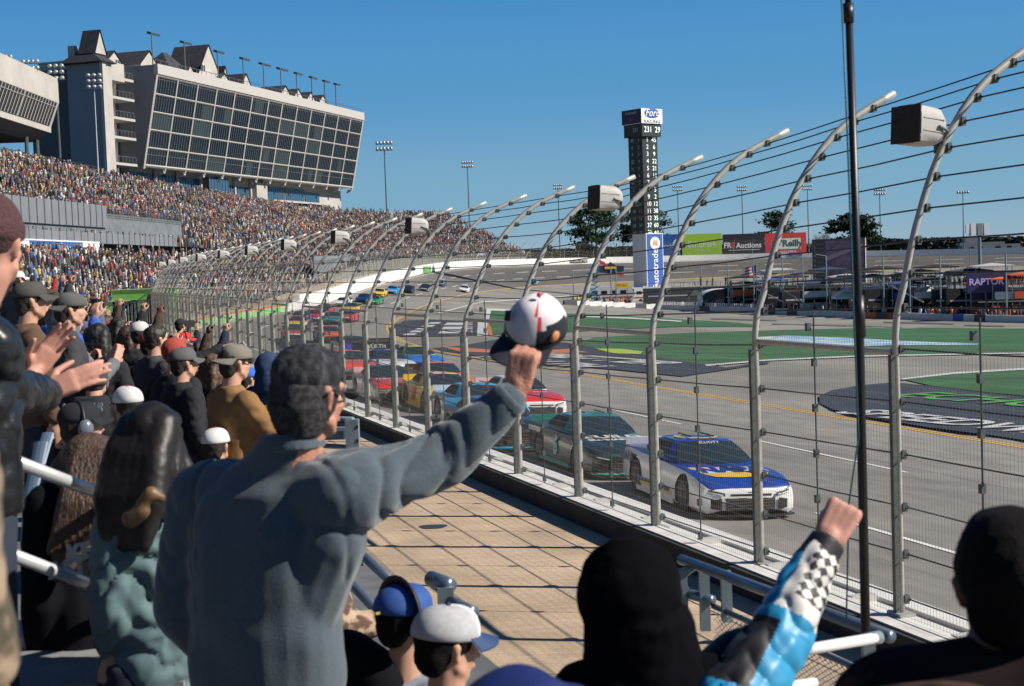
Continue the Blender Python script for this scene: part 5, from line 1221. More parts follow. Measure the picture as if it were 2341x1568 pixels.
# small human figure used in the pits and on the near end of the far stand
skin = mat('skin', (.52, .29, .20), rough=.6); hairm = mat('dark_hair', (.02, .015, .012), rough=.8)
def figure(arms, seated=False):
    mb = MB(); dz = -.42 if seated else 0
    def limb(p, r, k): mb.tube(p, r, 7, k)
    for s in (-1, 1):
        if seated: limb([(s * .1, 0, .52), (s * .12, .42, .5), (s * .12, .44, .08)], [.085, .07, .05], 1); mb.box((s * .12, .5, .04), (.1, .26, .09), k=3)
        else: limb([(s * .1, 0, .93), (s * .11, .02, .5), (s * .12, 0, .07)], [.095, .07, .05], 1); mb.box((s * .12, .06, .04), (.1, .27, .09), k=3)
        sh = Vector((s * .19, 0, 1.42 + dz))
        if arms == 'down': e, h = sh + Vector((s * .07, -.02, -.3)), sh + Vector((s * .05, .1, -.56))
        elif arms == 'clap': e, h = sh + Vector((s * .08, .12, -.26)), Vector((s * .04, .36, 1.22 + dz))
        elif arms == 'up': e, h = sh + Vector((s * .1, .06, .22)), sh + Vector((s * .06, .1, .5))
        else: e, h = (sh + Vector((.12, .14, .1)), sh + Vector((.12, .36, .28))) if s > 0 else (sh + Vector((-.06, 0, -.3)), sh + Vector((-.03, .12, -.52)))
        limb([sh, e, h], [.07, .06, .045], 0); mb.sphere(h + (h - e).normalized() * .05, (.045, .05, .06), 6, 5, 2)
    mb.tube([(0, 0, .85 + dz), (0, 0, 1.0 + dz), (0, 0, 1.25 + dz), (0, 0, 1.42 + dz), (0, 0, 1.49 + dz)], [(.12, .17), (.13, .17), (.135, .20), (.12, .20), (.06, .08)], 10, 0)
    mb.tube([(0, .01, 1.45 + dz), (0, .02, 1.56 + dz)], .055, 7, 2); mb.sphere((0, .03, 1.64 + dz), (.078, .098, .115), 10, 8, 2); mb.sphere((0, .012, 1.675 + dz), (.09, .108, .1), 10, 7, 3); mb.box((0, .13, 1.69 + dz), (.13, .1, .015), k=3)
    me = mb.mesh('figure', [blk, blk, skin, hairm], True); return me
FIG = {k: figure(k) for k in ('down', 'clap', 'up', 'point')}; FIGS = {k: figure(k, True) for k in ('down', 'clap')}
cloth_cache = {}
def cloth(c): 
    return mat('cloth_%d_%d_%d' % tuple(int(x * 255) for x in c), c, rough=.9, noise=.15, nscale=6)
def small_person(p, face, c_top, c_leg, c_hat, label, group, pose='down', seated=False, s=1., nm='person'):
    o = bpy.data.objects.new(nm, (FIGS if seated else FIG)[pose]); col.objects.link(o); o.location = p; o.rotation_euler = (0, 0, face); o.scale = (s, s, s)
    for i, c in enumerate((c_top, c_leg, None, c_hat)):
        if c is not None: o.material_slots[i].link = 'OBJECT'; o.material_slots[i].material = cloth(c)
    return tag(o, label, 'person', group)
CT = {'orange': (.65, .12, .02), 'black': (.015, .015, .02), 'navy': (.02, .03, .08), 'red': (.5, .03, .03), 'yellow': (.6, .6, .05), 'white': (.6, .6, .58), 'grey': (.16, .16, .17), 'blue': (.03, .10, .4), 'tan': (.25, .17, .1), 'green': (.03, .2, .08)}
rp_ = random.Random(11)
for i in range(48):
    x = rp_.uniform(1990, 2345) if i < 30 else rp_.uniform(1660, 1990); 
    cn = rp_.choice(['black', 'black', 'navy', 'orange', 'orange', 'white', 'red', 'grey', 'yellow', 'blue']) if i < 30 else rp_.choice(['orange', 'orange', 'orange', 'black', 'red'])
    small_person(pit_at(x, rp_.uniform(.8, 7)), rp_.uniform(2.4, 3.9), CT[cn], CT[rp_.choice(['black', cn, 'navy'])], CT[rp_.choice(['black', 'white', 'red', 'orange', 'navy'])], '%s clothed crew member standing among the others behind the pit wall' % cn, 'pit crew behind the wall in ' + cn, rp_.choice(['down', 'down', 'clap', 'point']))
for i, x in enumerate((1312, 1322, 1334, 1348, 1365, 1396, 1402, 1420, 1432, 1440, 1560, 1588, 1634, 1700, 1745)):
    cn = ['yellow', 'yellow', 'black', 'yellow', 'black', 'red', 'black', 'orange', 'red', 'navy', 'yellow', 'black', 'green', 'orange', 'red'][i]
    small_person(pit_at(x, 2.5 + (i % 3)), 3 + .3 * (i % 4), CT[cn], CT['black'], CT['black'], '%s clothed person near the left end of the pit wall' % cn, 'people at the pit entry in ' + cn, 'down')
steel = mat('pit_pole', (.22, .30, .33), rough=.4, metal=.4)
for x, h in ((1348, 6), (1410, 7.5), (1312, 6), (1605, 8.5), (1665, 9), (1724, 9.5), (1790, 9.5), (1836, 9.5), (1890, 9.5), (2150, 9), (2080, 9), (2020, 9), (2300, 9), (1700, 6)):
    p = pit_at(x, .6); b = MB().tube([(0, 0, 0), (0, 0, h)], .11, 6)
    if h > 9: b.tube([(0, 0, h), (-1.6, 0, h + .3)], .07, 4)
    tag(b.build('pit_pole', steel, loc=p), 'slim blue grey steel pole standing along the pit wall', 'pole', 'steel poles along the pit wall')
# white picket fence
pf = empty('picket_fence'); tag(pf, 'low white picket fence beside the scoring pylon', 'fence'); mb = MB(); a, b = pit_at(1510, 1.2), pit_at(1770, 1.2); n = 60; cm_ = MB().box((0, 0, .75), (.35, .06, 1.5)).mesh('picket', wl)
for k in range(n):
    p = a.lerp(b, k / n); q = bpy.data.objects.new('picket', cm_); col.objects.link(q); q.parent = pf; q.location = (p.x, p.y, height(p.x, p.y)); q.rotation_euler = (0, 0, math.atan2((b - a).y, (b - a).x))
darks = [(.02, .02, .025), (.03, .03, .035), (.015, .02, .04)]
def pit_stand(x, back, c, label, w_=4.2, h=5.2, canopy=None, screen=None, yaw=0.):
    root = empty('pit_stand', pit_at(x, back), yaw); tag(root, label, 'pit stand'); M_ = cloth(c)
    MB().box((0, 0, 1.0), (w_, 2.2, 1.7)).build('cabinet', M_, root); MB().box((0, 0, 2.6), (w_, 2.2, .12)).build('deck', galvd, root)
    b = MB()
    for sx in (-1, 1):
        for sy in (-1, 1): b.tube([(sx * w_ * .48, sy * 1, 0), (sx * w_ * .48, sy * 1, h)], .06, 5)
    b.build('frame', steel, root); b = MB(); b.box((0, 0, h), (w_ * 1.15, 2.8, .16)); b.raw([(-w_ * .57, -1.4, h + .08), (w_ * .57, -1.4, h + .08), (w_ * .57, 1.4, h + .08), (-w_ * .57, 1.4, h + .08), (0, 0, h + .5)], [(0, 1, 4), (1, 2, 4), (2, 3, 4), (3, 0, 4)]); b.build('canopy', cloth(canopy or c), root)
    MB().box((0, -1.15, 3.3), (w_ * .85, .1, 1.0)).build('rail_panel', cloth(screen or (.1, .1, .12)), root)
    for q in range(3): MB().box((-w_ * .3 + q * w_ * .3, -.6, 2.95), (.7, .5, .8)).build('monitor_box', M_, root)
    return root
cols_ = [((.02, .02, .03), None, (.5, .1, .03)), ((.02, .02, .02), (.02, .10, .24), (.02, .02, .03)), ((.02, .02, .03), (.02, .03, .05), (.35, .08, .03)), ((.4, .4, .4), (.03, .05, .12), (.6, .6, .6)), ((.02, .02, .03), (.02, .03, .05), (.1, .1, .1)), ((.01, .01, .015), (.03, .05, .12), (.55, .55, .5)), ((.02, .03, .06), (.03, .08, .22), (.02, .07, .3)), ((.02, .02, .02), (.03, .03, .04), (.6, .6, .58)), ((.02, .02, .02), (.4, .4, .4), (.03, .03, .03)), ((.25, .05, .02), (.6, .1, .03), (.02, .015, .06)), ((.5, .08, .03), (.6, .1, .03), (.6, .6, .58)), ((.02, .02, .02), (.5, .09, .03), (.5, .08, .03))]
names = ['dark pit stand with an orange panel left of the tents', 'black pit stand under a blue canopy', 'black pit stand with blue canopy and rust red panel', 'white pit stand with navy canopy', 'all black pit stand just left of the monopod', 'black pit stand with cream panel beside the monopod', 'navy pit stand with bright blue panel', 'black pit stand with white panel near the tall post', 'black pit stand with pale grey canopy', 'rust red pit stand with orange canopy under the lettered screen', 'orange pit stand with white panel at the right', 'black pit stand with orange canopy at the right edge']
for i, x in enumerate((1700, 1765, 1812, 1862, 1925, 1995, 2070, 2115, 2175, 2250, 2300, 2345)):
    a_, b_, c_ = cols_[i]; pit_stand(x, 7 + (i % 3) * 2.5, a_, names[i], 4.6, 5.0 + (i % 3) * .5, b_, c_)
rq = random.Random(23)
for i in range(16):
    x = 1690 + i * 41 + rq.uniform(-8, 8); dk_ = darks[i % 3]
    pit_stand(x, 12 + (i % 4) * 2.2, dk_, 'tall dark pit stand in the second row, number %s' % i if False else ['dark two deck pit stand behind the first row, %s' % w_ for w_ in ('first from the arched tent', 'second from the arched tent', 'third from the arched tent', 'under the flag', 'right of the flag', 'left of the video screen', 'below the video screen leaderboard', 'below the video screen picture', 'just right of the video screen', 'behind the monopod foot', 'left of the nearest fence post', 'behind the nearest fence post', 'right of the nearest fence post', 'left of the lettered screen', 'behind the lettered screen', 'nearest the right edge')][i], 5.4, 6.0 + (i % 3) * .6, [(.02, .02, .025), (.03, .05, .1), (.4, .4, .4), (.02, .02, .02)][i % 4], (.05, .05, .06))
p = pit_at(2254, 5.5, 5.2); o = board('lettered_screen', p, 5.2, 3.0, .3, mat('screen_indigo', (.03, .02, .09)), 'indigo screen with pale purple lettering among the orange canopies', 'screen'); face_text(o, 'RAPTOR', 1.25, mat('purple_letters', (.42, .34, .62), emit=.15), 0, 0, .17, bold=.03, sx=1.0)
MB().tube([(0, .2, -1.5), (0, .2, -5)], .12, 5).build('support', galvd, o)
def hauler(x, back, L, c, label, h=4.0, yaw=0., roofc=(.2, .2, .2)):
    root = empty('race_hauler', pit_at(x, back), yaw); tag(root, label, 'truck')
    MB().box((0, 0, .95 + h / 2 - .4), (L, 2.6, h - .9)).build('trailer', cloth(c), root); MB().box((0, 0, h + .08), (L * .98, 2.5, .08)).build('roof_deck', cloth(roofc), root)
    b = MB(); 
    for k in np.linspace(-L * .48, L * .48, 9): b.tube([(k, -1.2, h + .1), (k, -1.2, h + 1.1)], .04, 4)
    b.tube([(-L * .48, -1.2, h + 1.1), (L * .48, -1.2, h + 1.1)], .04, 4); b.build('roof_rail', galvd, root)
    MB().box((0, -1.31, h * .62), (L * .9, .03, .25)).build('side_stripe', cloth((.45, .45, .45)), root)
    for k in (-.42, -.34, .34, .42):
        for s in (-1, 1): MB().tube([(L * k, s * 1.05, .5), (L * k, s * 1.28, .5)], .5, 12).build('wheel', tyre, root)
    b = MB(); b.box((L / 2 + 1.3, 0, 1.6), (2.2, 2.4, 2.4)); b.raw([(L / 2 + .3, -1.2, 2.8), (L / 2 + 2.2, -1.2, 2.8), (L / 2 + .3, 1.2, 2.8), (L / 2 + 2.2, 1.2, 2.8), (L / 2 + .3, -1.1, 3.5), (L / 2 + .3, 1.1, 3.5)], [(0, 1, 4), (1, 3, 5, 4), (3, 2, 5)]); b.build('cab', cloth(c), root)
    MB().box((L / 2 + 2.42, 0, 2.2), (.04, 1.9, .8)).build('cab_window', glass, root)
    return root
hauler(1555, 16, 15, (.06, .065, .07), 'dark grey hauler right of the scoring pylon'); hauler(1625, 30, 16, (.10, .11, .12), 'mid grey hauler behind the white arched tent', roofc=(.4, .33, .2))
for i, (x, bk_, c, lab) in enumerate([(1790, 34, (.05, .05, .06), 'black hauler behind the blue canopies'), (1900, 40, (.05, .05, .06), 'black hauler below the video screen'), (2020, 30, (.03, .06, .2), 'navy hauler right of the monopod'), (2090, 46, (.03, .05, .12), 'dark blue hauler behind the thick fence post'), (2170, 30, (.45, .45, .44), 'cream hauler in the middle of the right hand pits'), (2270, 40, (.4, .06, .03), 'red hauler behind the orange canopies'), (2350, 30, (.5, .5, .5), 'white hauler at the right edge of the picture')]): hauler(x, bk_, 15, c, lab, 4.1, roofc=(.2, .2, .21))
def motorhome(x, back, c, label, L=10, h=3.5):
    root = empty('motorhome', pit_at(x, back), rnd.uniform(-.25, .25)); tag(root, label, 'motorhome')
    b = MB(); b.prism([(-L / 2, -1.25, .5), (L / 2 - .3, -1.25, .5), (L / 2, -1.25, 1.6), (L / 2 - .7, -1.25, h), (-L / 2, -1.25, h)], (0, 2.5, 0)); b.build('body', cloth(c), root)
    b = MB(); 
    for k in range(4): b.box((-L * .33 + k * L * .2, -1.27, h * .66), (L * .12, .03, .7))
    b.build('window', glass, root); MB().box((L / 2 - .25, 0, h * .65), (.3, 2.1, 1.1)).build('windscreen', glass, root); MB().box((0, -1.27, 1.2), (L * .9, .02, .3)).build('side_stripe', cloth((.25, .08, .05)), root)
    MB().box((-L * .15, 0, h + .15), (1.2, .9, .3)).build('roof_unit', cloth((.5, .5, .5)), root)
    for k in (-.3, .33): MB().tube([(L * k, -1.28, .45), (L * k, 1.28, .45)], .45, 10).build('wheel', tyre, root)
    return root
mh = [(1395, 20, 'white motorhome left of the scoring pylon'), (1490, 40, 'pale motorhome behind the scoring pylon'), (1745, 55, 'white motorhome under the flag'), (1850, 62, 'cream motorhome below the video screen'), (2010, 60, 'white motorhome right of the monopod'), (2055, 75, 'small white motorhome beyond the navy hauler'), (2125, 66, 'white motorhome left of the thick grey mast'), (2160, 80, 'pale motorhome in the farthest pit row'), (2205, 62, 'white motorhome right of the thick grey mast'), (2265, 72, 'silver motorhome behind the red hauler'), (2300, 60, 'white motorhome near the right edge'), (2345, 70, 'cream motorhome at the right edge')]
for x, bk_, lab in mh: motorhome(x, bk_, (.55, .55, .53) if 'cream' not in lab else (.5, .45, .36), lab)
rq = random.Random(77)
WH = ['%s parked %s' % (a_, b_) for b_ in ('left of the flag', 'right of the flag', 'under the video screen', 'right of the video screen', 'by the nearest fence post', 'left of the lettered screen', 'right of the lettered screen') for a_ in ('dark low trailer', 'pale camper van', 'black equipment truck', 'white box van')]
for i, lab in enumerate(WH):
    x = 1700 + (i // 4) * 98 + (i % 4) * 22 + rq.uniform(-6, 6)
    if i % 4 in (1, 3): motorhome(x, 22 + rq.uniform(0, 34), (.5, .5, .49) if i % 4 == 3 else (.42, .38, .3), lab, rq.uniform(6, 8), rq.uniform(2.9, 3.4))
    else: hauler(x, 10 + rq.uniform(0, 12), rq.uniform(7, 10), (.015, .015, .02), lab, rq.uniform(3.4, 4.2), rq.uniform(-.2, .2), (.05, .05, .06))
# tent with arched white roof, canopy with yellow crest, scissor lift, diamond sign, flag
root = empty('arched_tent', pit_at(1652, 8)); tag(root, 'white barrel roofed tent with scalloped dark front openings', 'tent')
b = MB(); N = 14; A = [(-3.9, 0)] + [(-3.9 * math.cos(math.pi * k / N), 1.6 * math.sin(math.pi * k / N) + 2.4) for k in range(N + 1)] + [(3.9, 0)]
b.raw([(x, 0, z) for x, z in A] + [(x, 7, z) for x, z in A], [(k, k + 1, len(A) + k + 1, len(A) + k) for k in range(len(A) - 1)] + [tuple(range(len(A), 2 * len(A)))]); b.build('tent_cover', mat('tent_white', (.6, .62, .68), rough=.8), root)
for k in range(3): MB().tube([(-2.6 + k * 2.0, -.03, 1.2), (-2.6 + k * 2.0, .05, 1.2)], 1.0, 14).build('opening', mat('tent_dark', (.03, .03, .05)), root)
MB().box((2.9, -.05, 1.2), (1.8, .1, 2.4)).build('tent_flap', wl, root); MB().box((-.7, .3, .8), (6.3, .1, 1.8)).build('tent_inside', mat('tent_dark', (.03, .03, .05)), root)
def canopy(x, back, w_, c, label, h=2.6, crest=None):
    root = empty('canopy_tent', pit_at(x, back)); tag(root, label, 'tent'); b = MB()
    for sx in (-1, 1):
        for sy in (-1, 1): b.tube([(sx * w_ / 2, sy * w_ / 2, 0), (sx * w_ / 2, sy * w_ / 2, h)], .05, 5)
    b.build('frame', steel, root); b = MB(); q = w_ / 2; b.raw([(-q, -q, h), (q, -q, h), (q, q, h), (-q, q, h), (0, 0, h + 1.3), (-q, -q, h - .35), (q, -q, h - .35), (q, q, h - .35), (-q, q, h - .35)], [(0, 1, 4), (1, 2, 4), (2, 3, 4), (3, 0, 4), (5, 6, 1, 0), (6, 7, 2, 1), (7, 8, 3, 2), (8, 5, 0, 3)]); b.build('tent_cover', cloth(c), root)
    if crest: MB().sphere((0, -q * .62, h + .5), (.8, .1, .3), 10, 6).build('crest', cloth(crest), root)
canopy(1932, 6, 3.6, (.65, .65, .62), 'white peaked tent with yellow crest left of the monopod', 3.0, (.6, .35, .02)); canopy(2120, 12, 3.5, (.6, .6, .58), 'white peaked tent among the right hand pits', 3.4); canopy(2040, 14, 3.4, (.03, .1, .4), 'blue peaked tent right of the monopod', 3.2); canopy(1590, 12, 3, (.05, .05, .05), 'small black tent beside the arched white tent', 2.6)
root = empty('scissor_lift', pit_at(1356, 6)); tag(root, 'bright blue scissor lift left of the scoring pylon', 'lift'); lb = mat('lift_blue', (.03, .22, .42), rough=.5)
for k in range(6):
    b = MB(); z = .8 + k * .9; b.tube([(-1, 0, z), (1, 0, z + .9)], .09, 5); b.tube([(1, 0, z), (-1, 0, z + .9)], .09, 5); b.tube([(-1, .8, z), (1, .8, z + .9)], .09, 5); b.tube([(1, .8, z), (-1, .8, z + .9)], .09, 5); b.build('scissor_arm', lb, root)
MB().box((0, .4, .5), (2.6, 1.4, .7)).build('chassis', lb, root); b = MB(); b.box((0, .4, 6.3), (2.6, 1.4, .15))
for k in (-1.25, 0, 1.25): b.tube([(k, -.3, 6.3), (k, -.3, 7.4)], .04, 4)
b.tube([(-1.25, -.3, 7.4), (1.25, -.3, 7.4)], .04, 4); b.build('platform', lb, root)
root = empty('diamond_sign', pit_at(1398, 14)); tag(root, 'dark diamond shaped sign with red arrow ends on a pole', 'sign'); zc_ = at_y(1398, 613, root.location.y).z - root.location.z
MB().tube([(0, 0, 0), (0, 0, zc_)], .15, 6).build('pole', steel, root); b = MB(); b.prism([(-2.7, 0, -.7), (-2.7, 0, .5), (-.9, 0, .6), (0, 0, 1.3), (1.2, 0, .5), (2.7, 0, .4), (2.7, 0, -.7), (.6, 0, -1.2)], (0, .4, 0)); b.build('sign_face', mat('sign_navy2', (.02, .04, .08)), root, loc=(0, 0, zc_))
b = MB(); b.prism([(-2.4, -.06, 1.9), (-1.2, -.06, 1.3), (-.4, -.06, .3), (-1.2, -.06, .5), (-2.2, -.06, 1.1)], (0, .05, 0)); b.prism([(.8, -.06, -.6), (2.2, -.06, -1.0), (2.5, -.06, -2.0), (1.4, -.06, -1.4)], (0, .05, 0)); b.build('arrow', rd, root, loc=(0, 0, zc_)); MB().box((0, -.05, .1), (2.4, .05, .5)).build('lettering_strip', paint(YEL), root, loc=(0, 0, zc_))
o = board('hanging_sign', pit_at(1421, 5, 4.2), 2.9, 1.0, .1, paint(YEL), 'yellow sign over people left of the scoring pylon', 'sign'); face_text(o, 'PIT IN', .7, rd, 0, 0, .06)
MB().tube([(-1.2, 0, -.5), (-1.2, 0, -4.2)], .06, 5).build('support', galvd, o); MB().tube([(1.2, 0, -.5), (1.2, 0, -4.2)], .06, 5).build('support', galvd, o)
root = empty('flag_pole', pit_at(1730, 4)); tag(root, 'striped red and white flag on a pole above the pits', 'flag'); zt = at_y(1724, 606, root.location.y).z - root.location.z
MB().tube([(0, 0, 0), (0, 0, zt + .3)], .07, 6).build('pole', steel, root)
for k in range(7):
    A = [(-q * .25, .08 * math.sin(q), zt - k * .26 - q * .05) for q in range(9)]; MB().strip(A, [(a[0], a[1], a[2] - .26) for a in A]).build('flag_stripe', cloth((.45, .05, .06)) if k % 2 == 0 else cloth((.6, .6, .6)), root)
b = MB(); A = [(-q * .25, .08 * math.sin(q) - .02, zt - q * .05) for q in range(4)]; b.strip(A, [(a[0], a[1], a[2] - 1.0) for a in A]).build('flag_canton', cloth((.03, .05, .2)), root)
# booms leaning over the pits
for i, (x0, y0, x1, y1) in enumerate(((1735, 626, 1850, 700), (1730, 660, 1790, 690), (2010, 640, 2110, 690))):
    a = pit_at(x0, 3); a.z = at_y(x0, y0, a.y).z; b_ = pit_at(x1, 3); b_.z = at_y(x1, y1, b_.y).z
    tag(MB().tube([a, b_], .09, 5).build('camera_boom', cloth((.6, .58, .5))), ['long pale boom slanting down beside the flag', 'short pale boom left of the long one', 'pale boom right of the monopod'][i], 'boom')
PITP = []
for i in range(420):
    x = rp_.uniform(1990, 2350) if i < 280 else (rp_.uniform(1670, 1990) if i < 380 else rp_.uniform(1310, 1670)); p = pit_at(x, rp_.uniform(1.2, 16)); PITP.append((p.x, p.y, p.z))
# people on the roofs of the haulers and trucks
ROOFP = []
for i in range(190):
    x = [1590, 1602, 1617, 1630, 1660, 1672, 1745, 1760, 1772, 1785, 1800, 1812, 1825][i] if i < 13 else rp_.uniform(1990, 2345)
    b_ = 31 if i < 13 else rp_.choice([30, 40, 46]); p = pit_at(x, b_, 0); p.z += rp_.uniform(4.1, 4.25)
    ROOFP.append((p.x, p.y, p.z))
# ------------------------------------------------------------ near stand, rails and people
def floor_at(off): return 1.8 + .4125 * (off - 5)
def off_of(p): return ((8.57 - .34 * p.y) - p.x) * .947
deck('grandstand', 1, s_near_y(56), 17, 5.0, 18.6, lambda s: 1.8, lambda s: floor_at(18.6), 'near aluminium bleacher rows that the closest spectators stand on').data.materials[0] = mat('shaded_tread', (.13, .135, .14), rough=.8, noise=.25, nscale=3)  # treads darkened, shade from the people standing there put into the colour
V3 = Vector
def W(x, y, Y): return at_y(x, y, Y)
class Fig:
    """collects overlapping solids which are then fused into one continuous surface"""
    def __init__(s): s.mb = MB()
    def cap(s, a, b, ra, rb=None, n=12):
        a, b = V3(a), V3(b); rb = ra if rb is None else rb; d = b - a
        if d.length < 1e-4: s.mb.sphere(a, ra, n, 8); return s
        d.normalize(); pts = [a - d * ra * q for q in (.98, .8, .45)] + [a, a.lerp(b, .5), b] + [b + d * rb * q for q in (.45, .8, .98)]
        s.mb.tube(pts, [ra * .2, ra * .6, ra * .89, ra, (ra + rb) / 2, rb, rb * .89, rb * .6, rb * .2], n); return s
    def chain(s, P, Rr, n=12):
        for a, b, ra, rb in zip(P, P[1:], Rr, Rr[1:]): s.cap(a, b, ra, rb, n)
        return s
    def loft(s, secs, n=22):
        """secs: (centre, right, forward, rx, ry)"""
        vv = []
        for c, r_, f, rx, ry in secs:
            c, r_, f = V3(c), V3(r_).normalized(), V3(f).normalized()
            for j in range(n):
                a = 2 * math.pi * j / n; ca, sa = math.cos(a), math.sin(a); e = 2.5; k = (abs(ca) ** e + abs(sa) ** e) ** (-1 / e)
                vv.append(c + r_ * ca * rx * k + f * sa * ry * k)
        m = len(secs); s.mb.raw(vv, [(i * n + j, i * n + (j + 1) % n, (i + 1) * n + (j + 1) % n, (i + 1) * n + j) for i in range(m - 1) for j in range(n)] + [tuple(range(n - 1, -1, -1)), tuple(range((m - 1) * n, m * n))]); return s
    def ball(s, c, r, M=None): s.mb.sphere(c, r, 16, 12, M=M); return s
    def fuse(s, name, m, parent=None, vox=.012, smooth=6, disp=None, fac=.5):
        me = s.mb.mesh('tmp', m); o = bpy.data.objects.new('tmp', me); col.objects.link(o)
        bm = bmesh.new(); bm.from_mesh(me); bmesh.ops.recalc_face_normals(bm, faces=bm.faces); bm.to_mesh(me); bm.free()
        r_ = o.modifiers.new('r', 'REMESH'); r_.mode = 'VOXEL'; r_.voxel_size = vox; r_.use_smooth_shade = True
        if smooth: q = o.modifiers.new('s', 'SMOOTH'); q.factor = fac; q.iterations = smooth
        dg = bpy.context.evaluated_depsgraph_get(); nm = bpy.data.meshes.new_from_object(o.evaluated_get(dg)); bpy.data.objects.remove(o)
        if disp:
            N_ = [v.normal.copy() for v in nm.vertices]
            for v, q in zip(nm.vertices, N_): v.co = v.co + q * disp(v.co, q)
        nm.name = name
        if not nm.materials: nm.materials.append(m)
        nm.polygons.foreach_set('use_smooth', [True] * len(nm.polygons))
        if parent is False: return nm
        ob = bpy.data.objects.new(name, nm); col.objects.link(ob)
        if parent: ob.parent = parent
        return ob
def hand(F, wr, d, n, side, curl=.35, spread=.12, s=1., thumb=None):
    """wr wrist, d towards the fingers, n out of the palm, side +1 when the thumb lies along d x n"""
    d = V3(d).normalized(); n = V3(n); n = (n - d * n.dot(d)).normalized(); w_ = d.cross(n) * side; wr = V3(wr)
    k = wr + d * .092 * s
    for q in (-.028, -.009, .011, .030): F.cap(wr + d * .018 * s + w_ * q * .75 * s, k + w_ * q * s, .0150 * s, .0135 * s, 8)
    F.cap(wr - d * .03 * s, wr + d * .02 * s, .026 * s, .024 * s, 10)
    L = (.050, .058, .055, .044); cv = curl if isinstance(curl, (list, tuple)) else (curl,) * 4
    for i, q in enumerate((.030, .011, -.009, -.028)):
        p = k + w_ * q * s; a = cv[i]; dd = (d + w_ * (q / .03) * spread).normalized(); r = .0098 * s
        for j, f in enumerate((1, .62, .5)):
            a0 = a * (j + 1) * (1.0 if j else .75); v = dd * math.cos(a0) + n * math.sin(a0); e = p + v * L[i] * f * s; F.cap(p, e, r, r * .9, 8); p = e; r *= .92
    if cv[0] > 1.2:
        tb_ = wr + d * .03 * s + w_ * .024 * s; t1 = tb_ + (d * .75 + w_ * .25 + n * .5).normalized() * .042 * s; t2 = t1 + (d * .25 - w_ * .35 + n * .9).normalized() * .032 * s; F.chain([tb_, t1, t2, t2 - w_ * .024 * s], [.0155 * s, .013 * s, .012 * s, .010 * s], 8); return
    tb_ = wr + d * .025 * s + w_ * .026 * s; t1 = tb_ + (d * .55 + w_ * .75 + n * .3).normalized() * .042 * s; tt_ = V3(thumb) if thumb else (d * .85 + w_ * .25 + n * .4)
    t2 = t1 + tt_.normalized() * .034 * s; t3 = t2 + tt_.normalized() * .026 * s
    F.chain([tb_, t1, t2, t3], [.0155 * s, .0125 * s, .0112 * s, .0092 * s], 8)
def head_geo(F, c, f, up, s=1.):
    """skull, jaw, nose, ears and lips about the head centre c, facing f"""
    f = V3(f).normalized(); up = V3(up).normalized(); r_ = f.cross(up).normalized(); up = r_.cross(f); M = Matrix((r_, f, up)).transposed(); c = V3(c)
    P = lambda x, y, z: c + M @ V3((x * s, y * s, z * s))
    F.ball(P(0, -.012, .03), (.076 * s, .095 * s, .09 * s), M); F.ball(P(0, .018, -.025), (.064 * s, .078 * s, .085 * s), M); F.ball(P(0, .045, -.082), (.038 * s, .036 * s, .030 * s), M)
    F.cap(P(0, .088, .01), P(0, .112, -.028), .009 * s, .014 * s, 8); F.cap(P(-.03, .083, .028), P(.03, .083, .028), .013 * s, .013 * s, 8)
    F.cap(P(-.018, .092, -.058), P(.018, .092, -.058), .009 * s, .009 * s, 8)
    for q in (-1, 1): F.ball(P(q * .036, .066, -.02), (.022 * s, .022 * s, .02 * s)); F.cap(P(q * .079, -.012, .012), P(q * .074, -.004, -.03), .017 * s, .010 * s, 8); F.cap(P(q * .05, .02, -.06), P(q * .02, .06, -.085), .022 * s, .02 * s, 8)
    return P, M
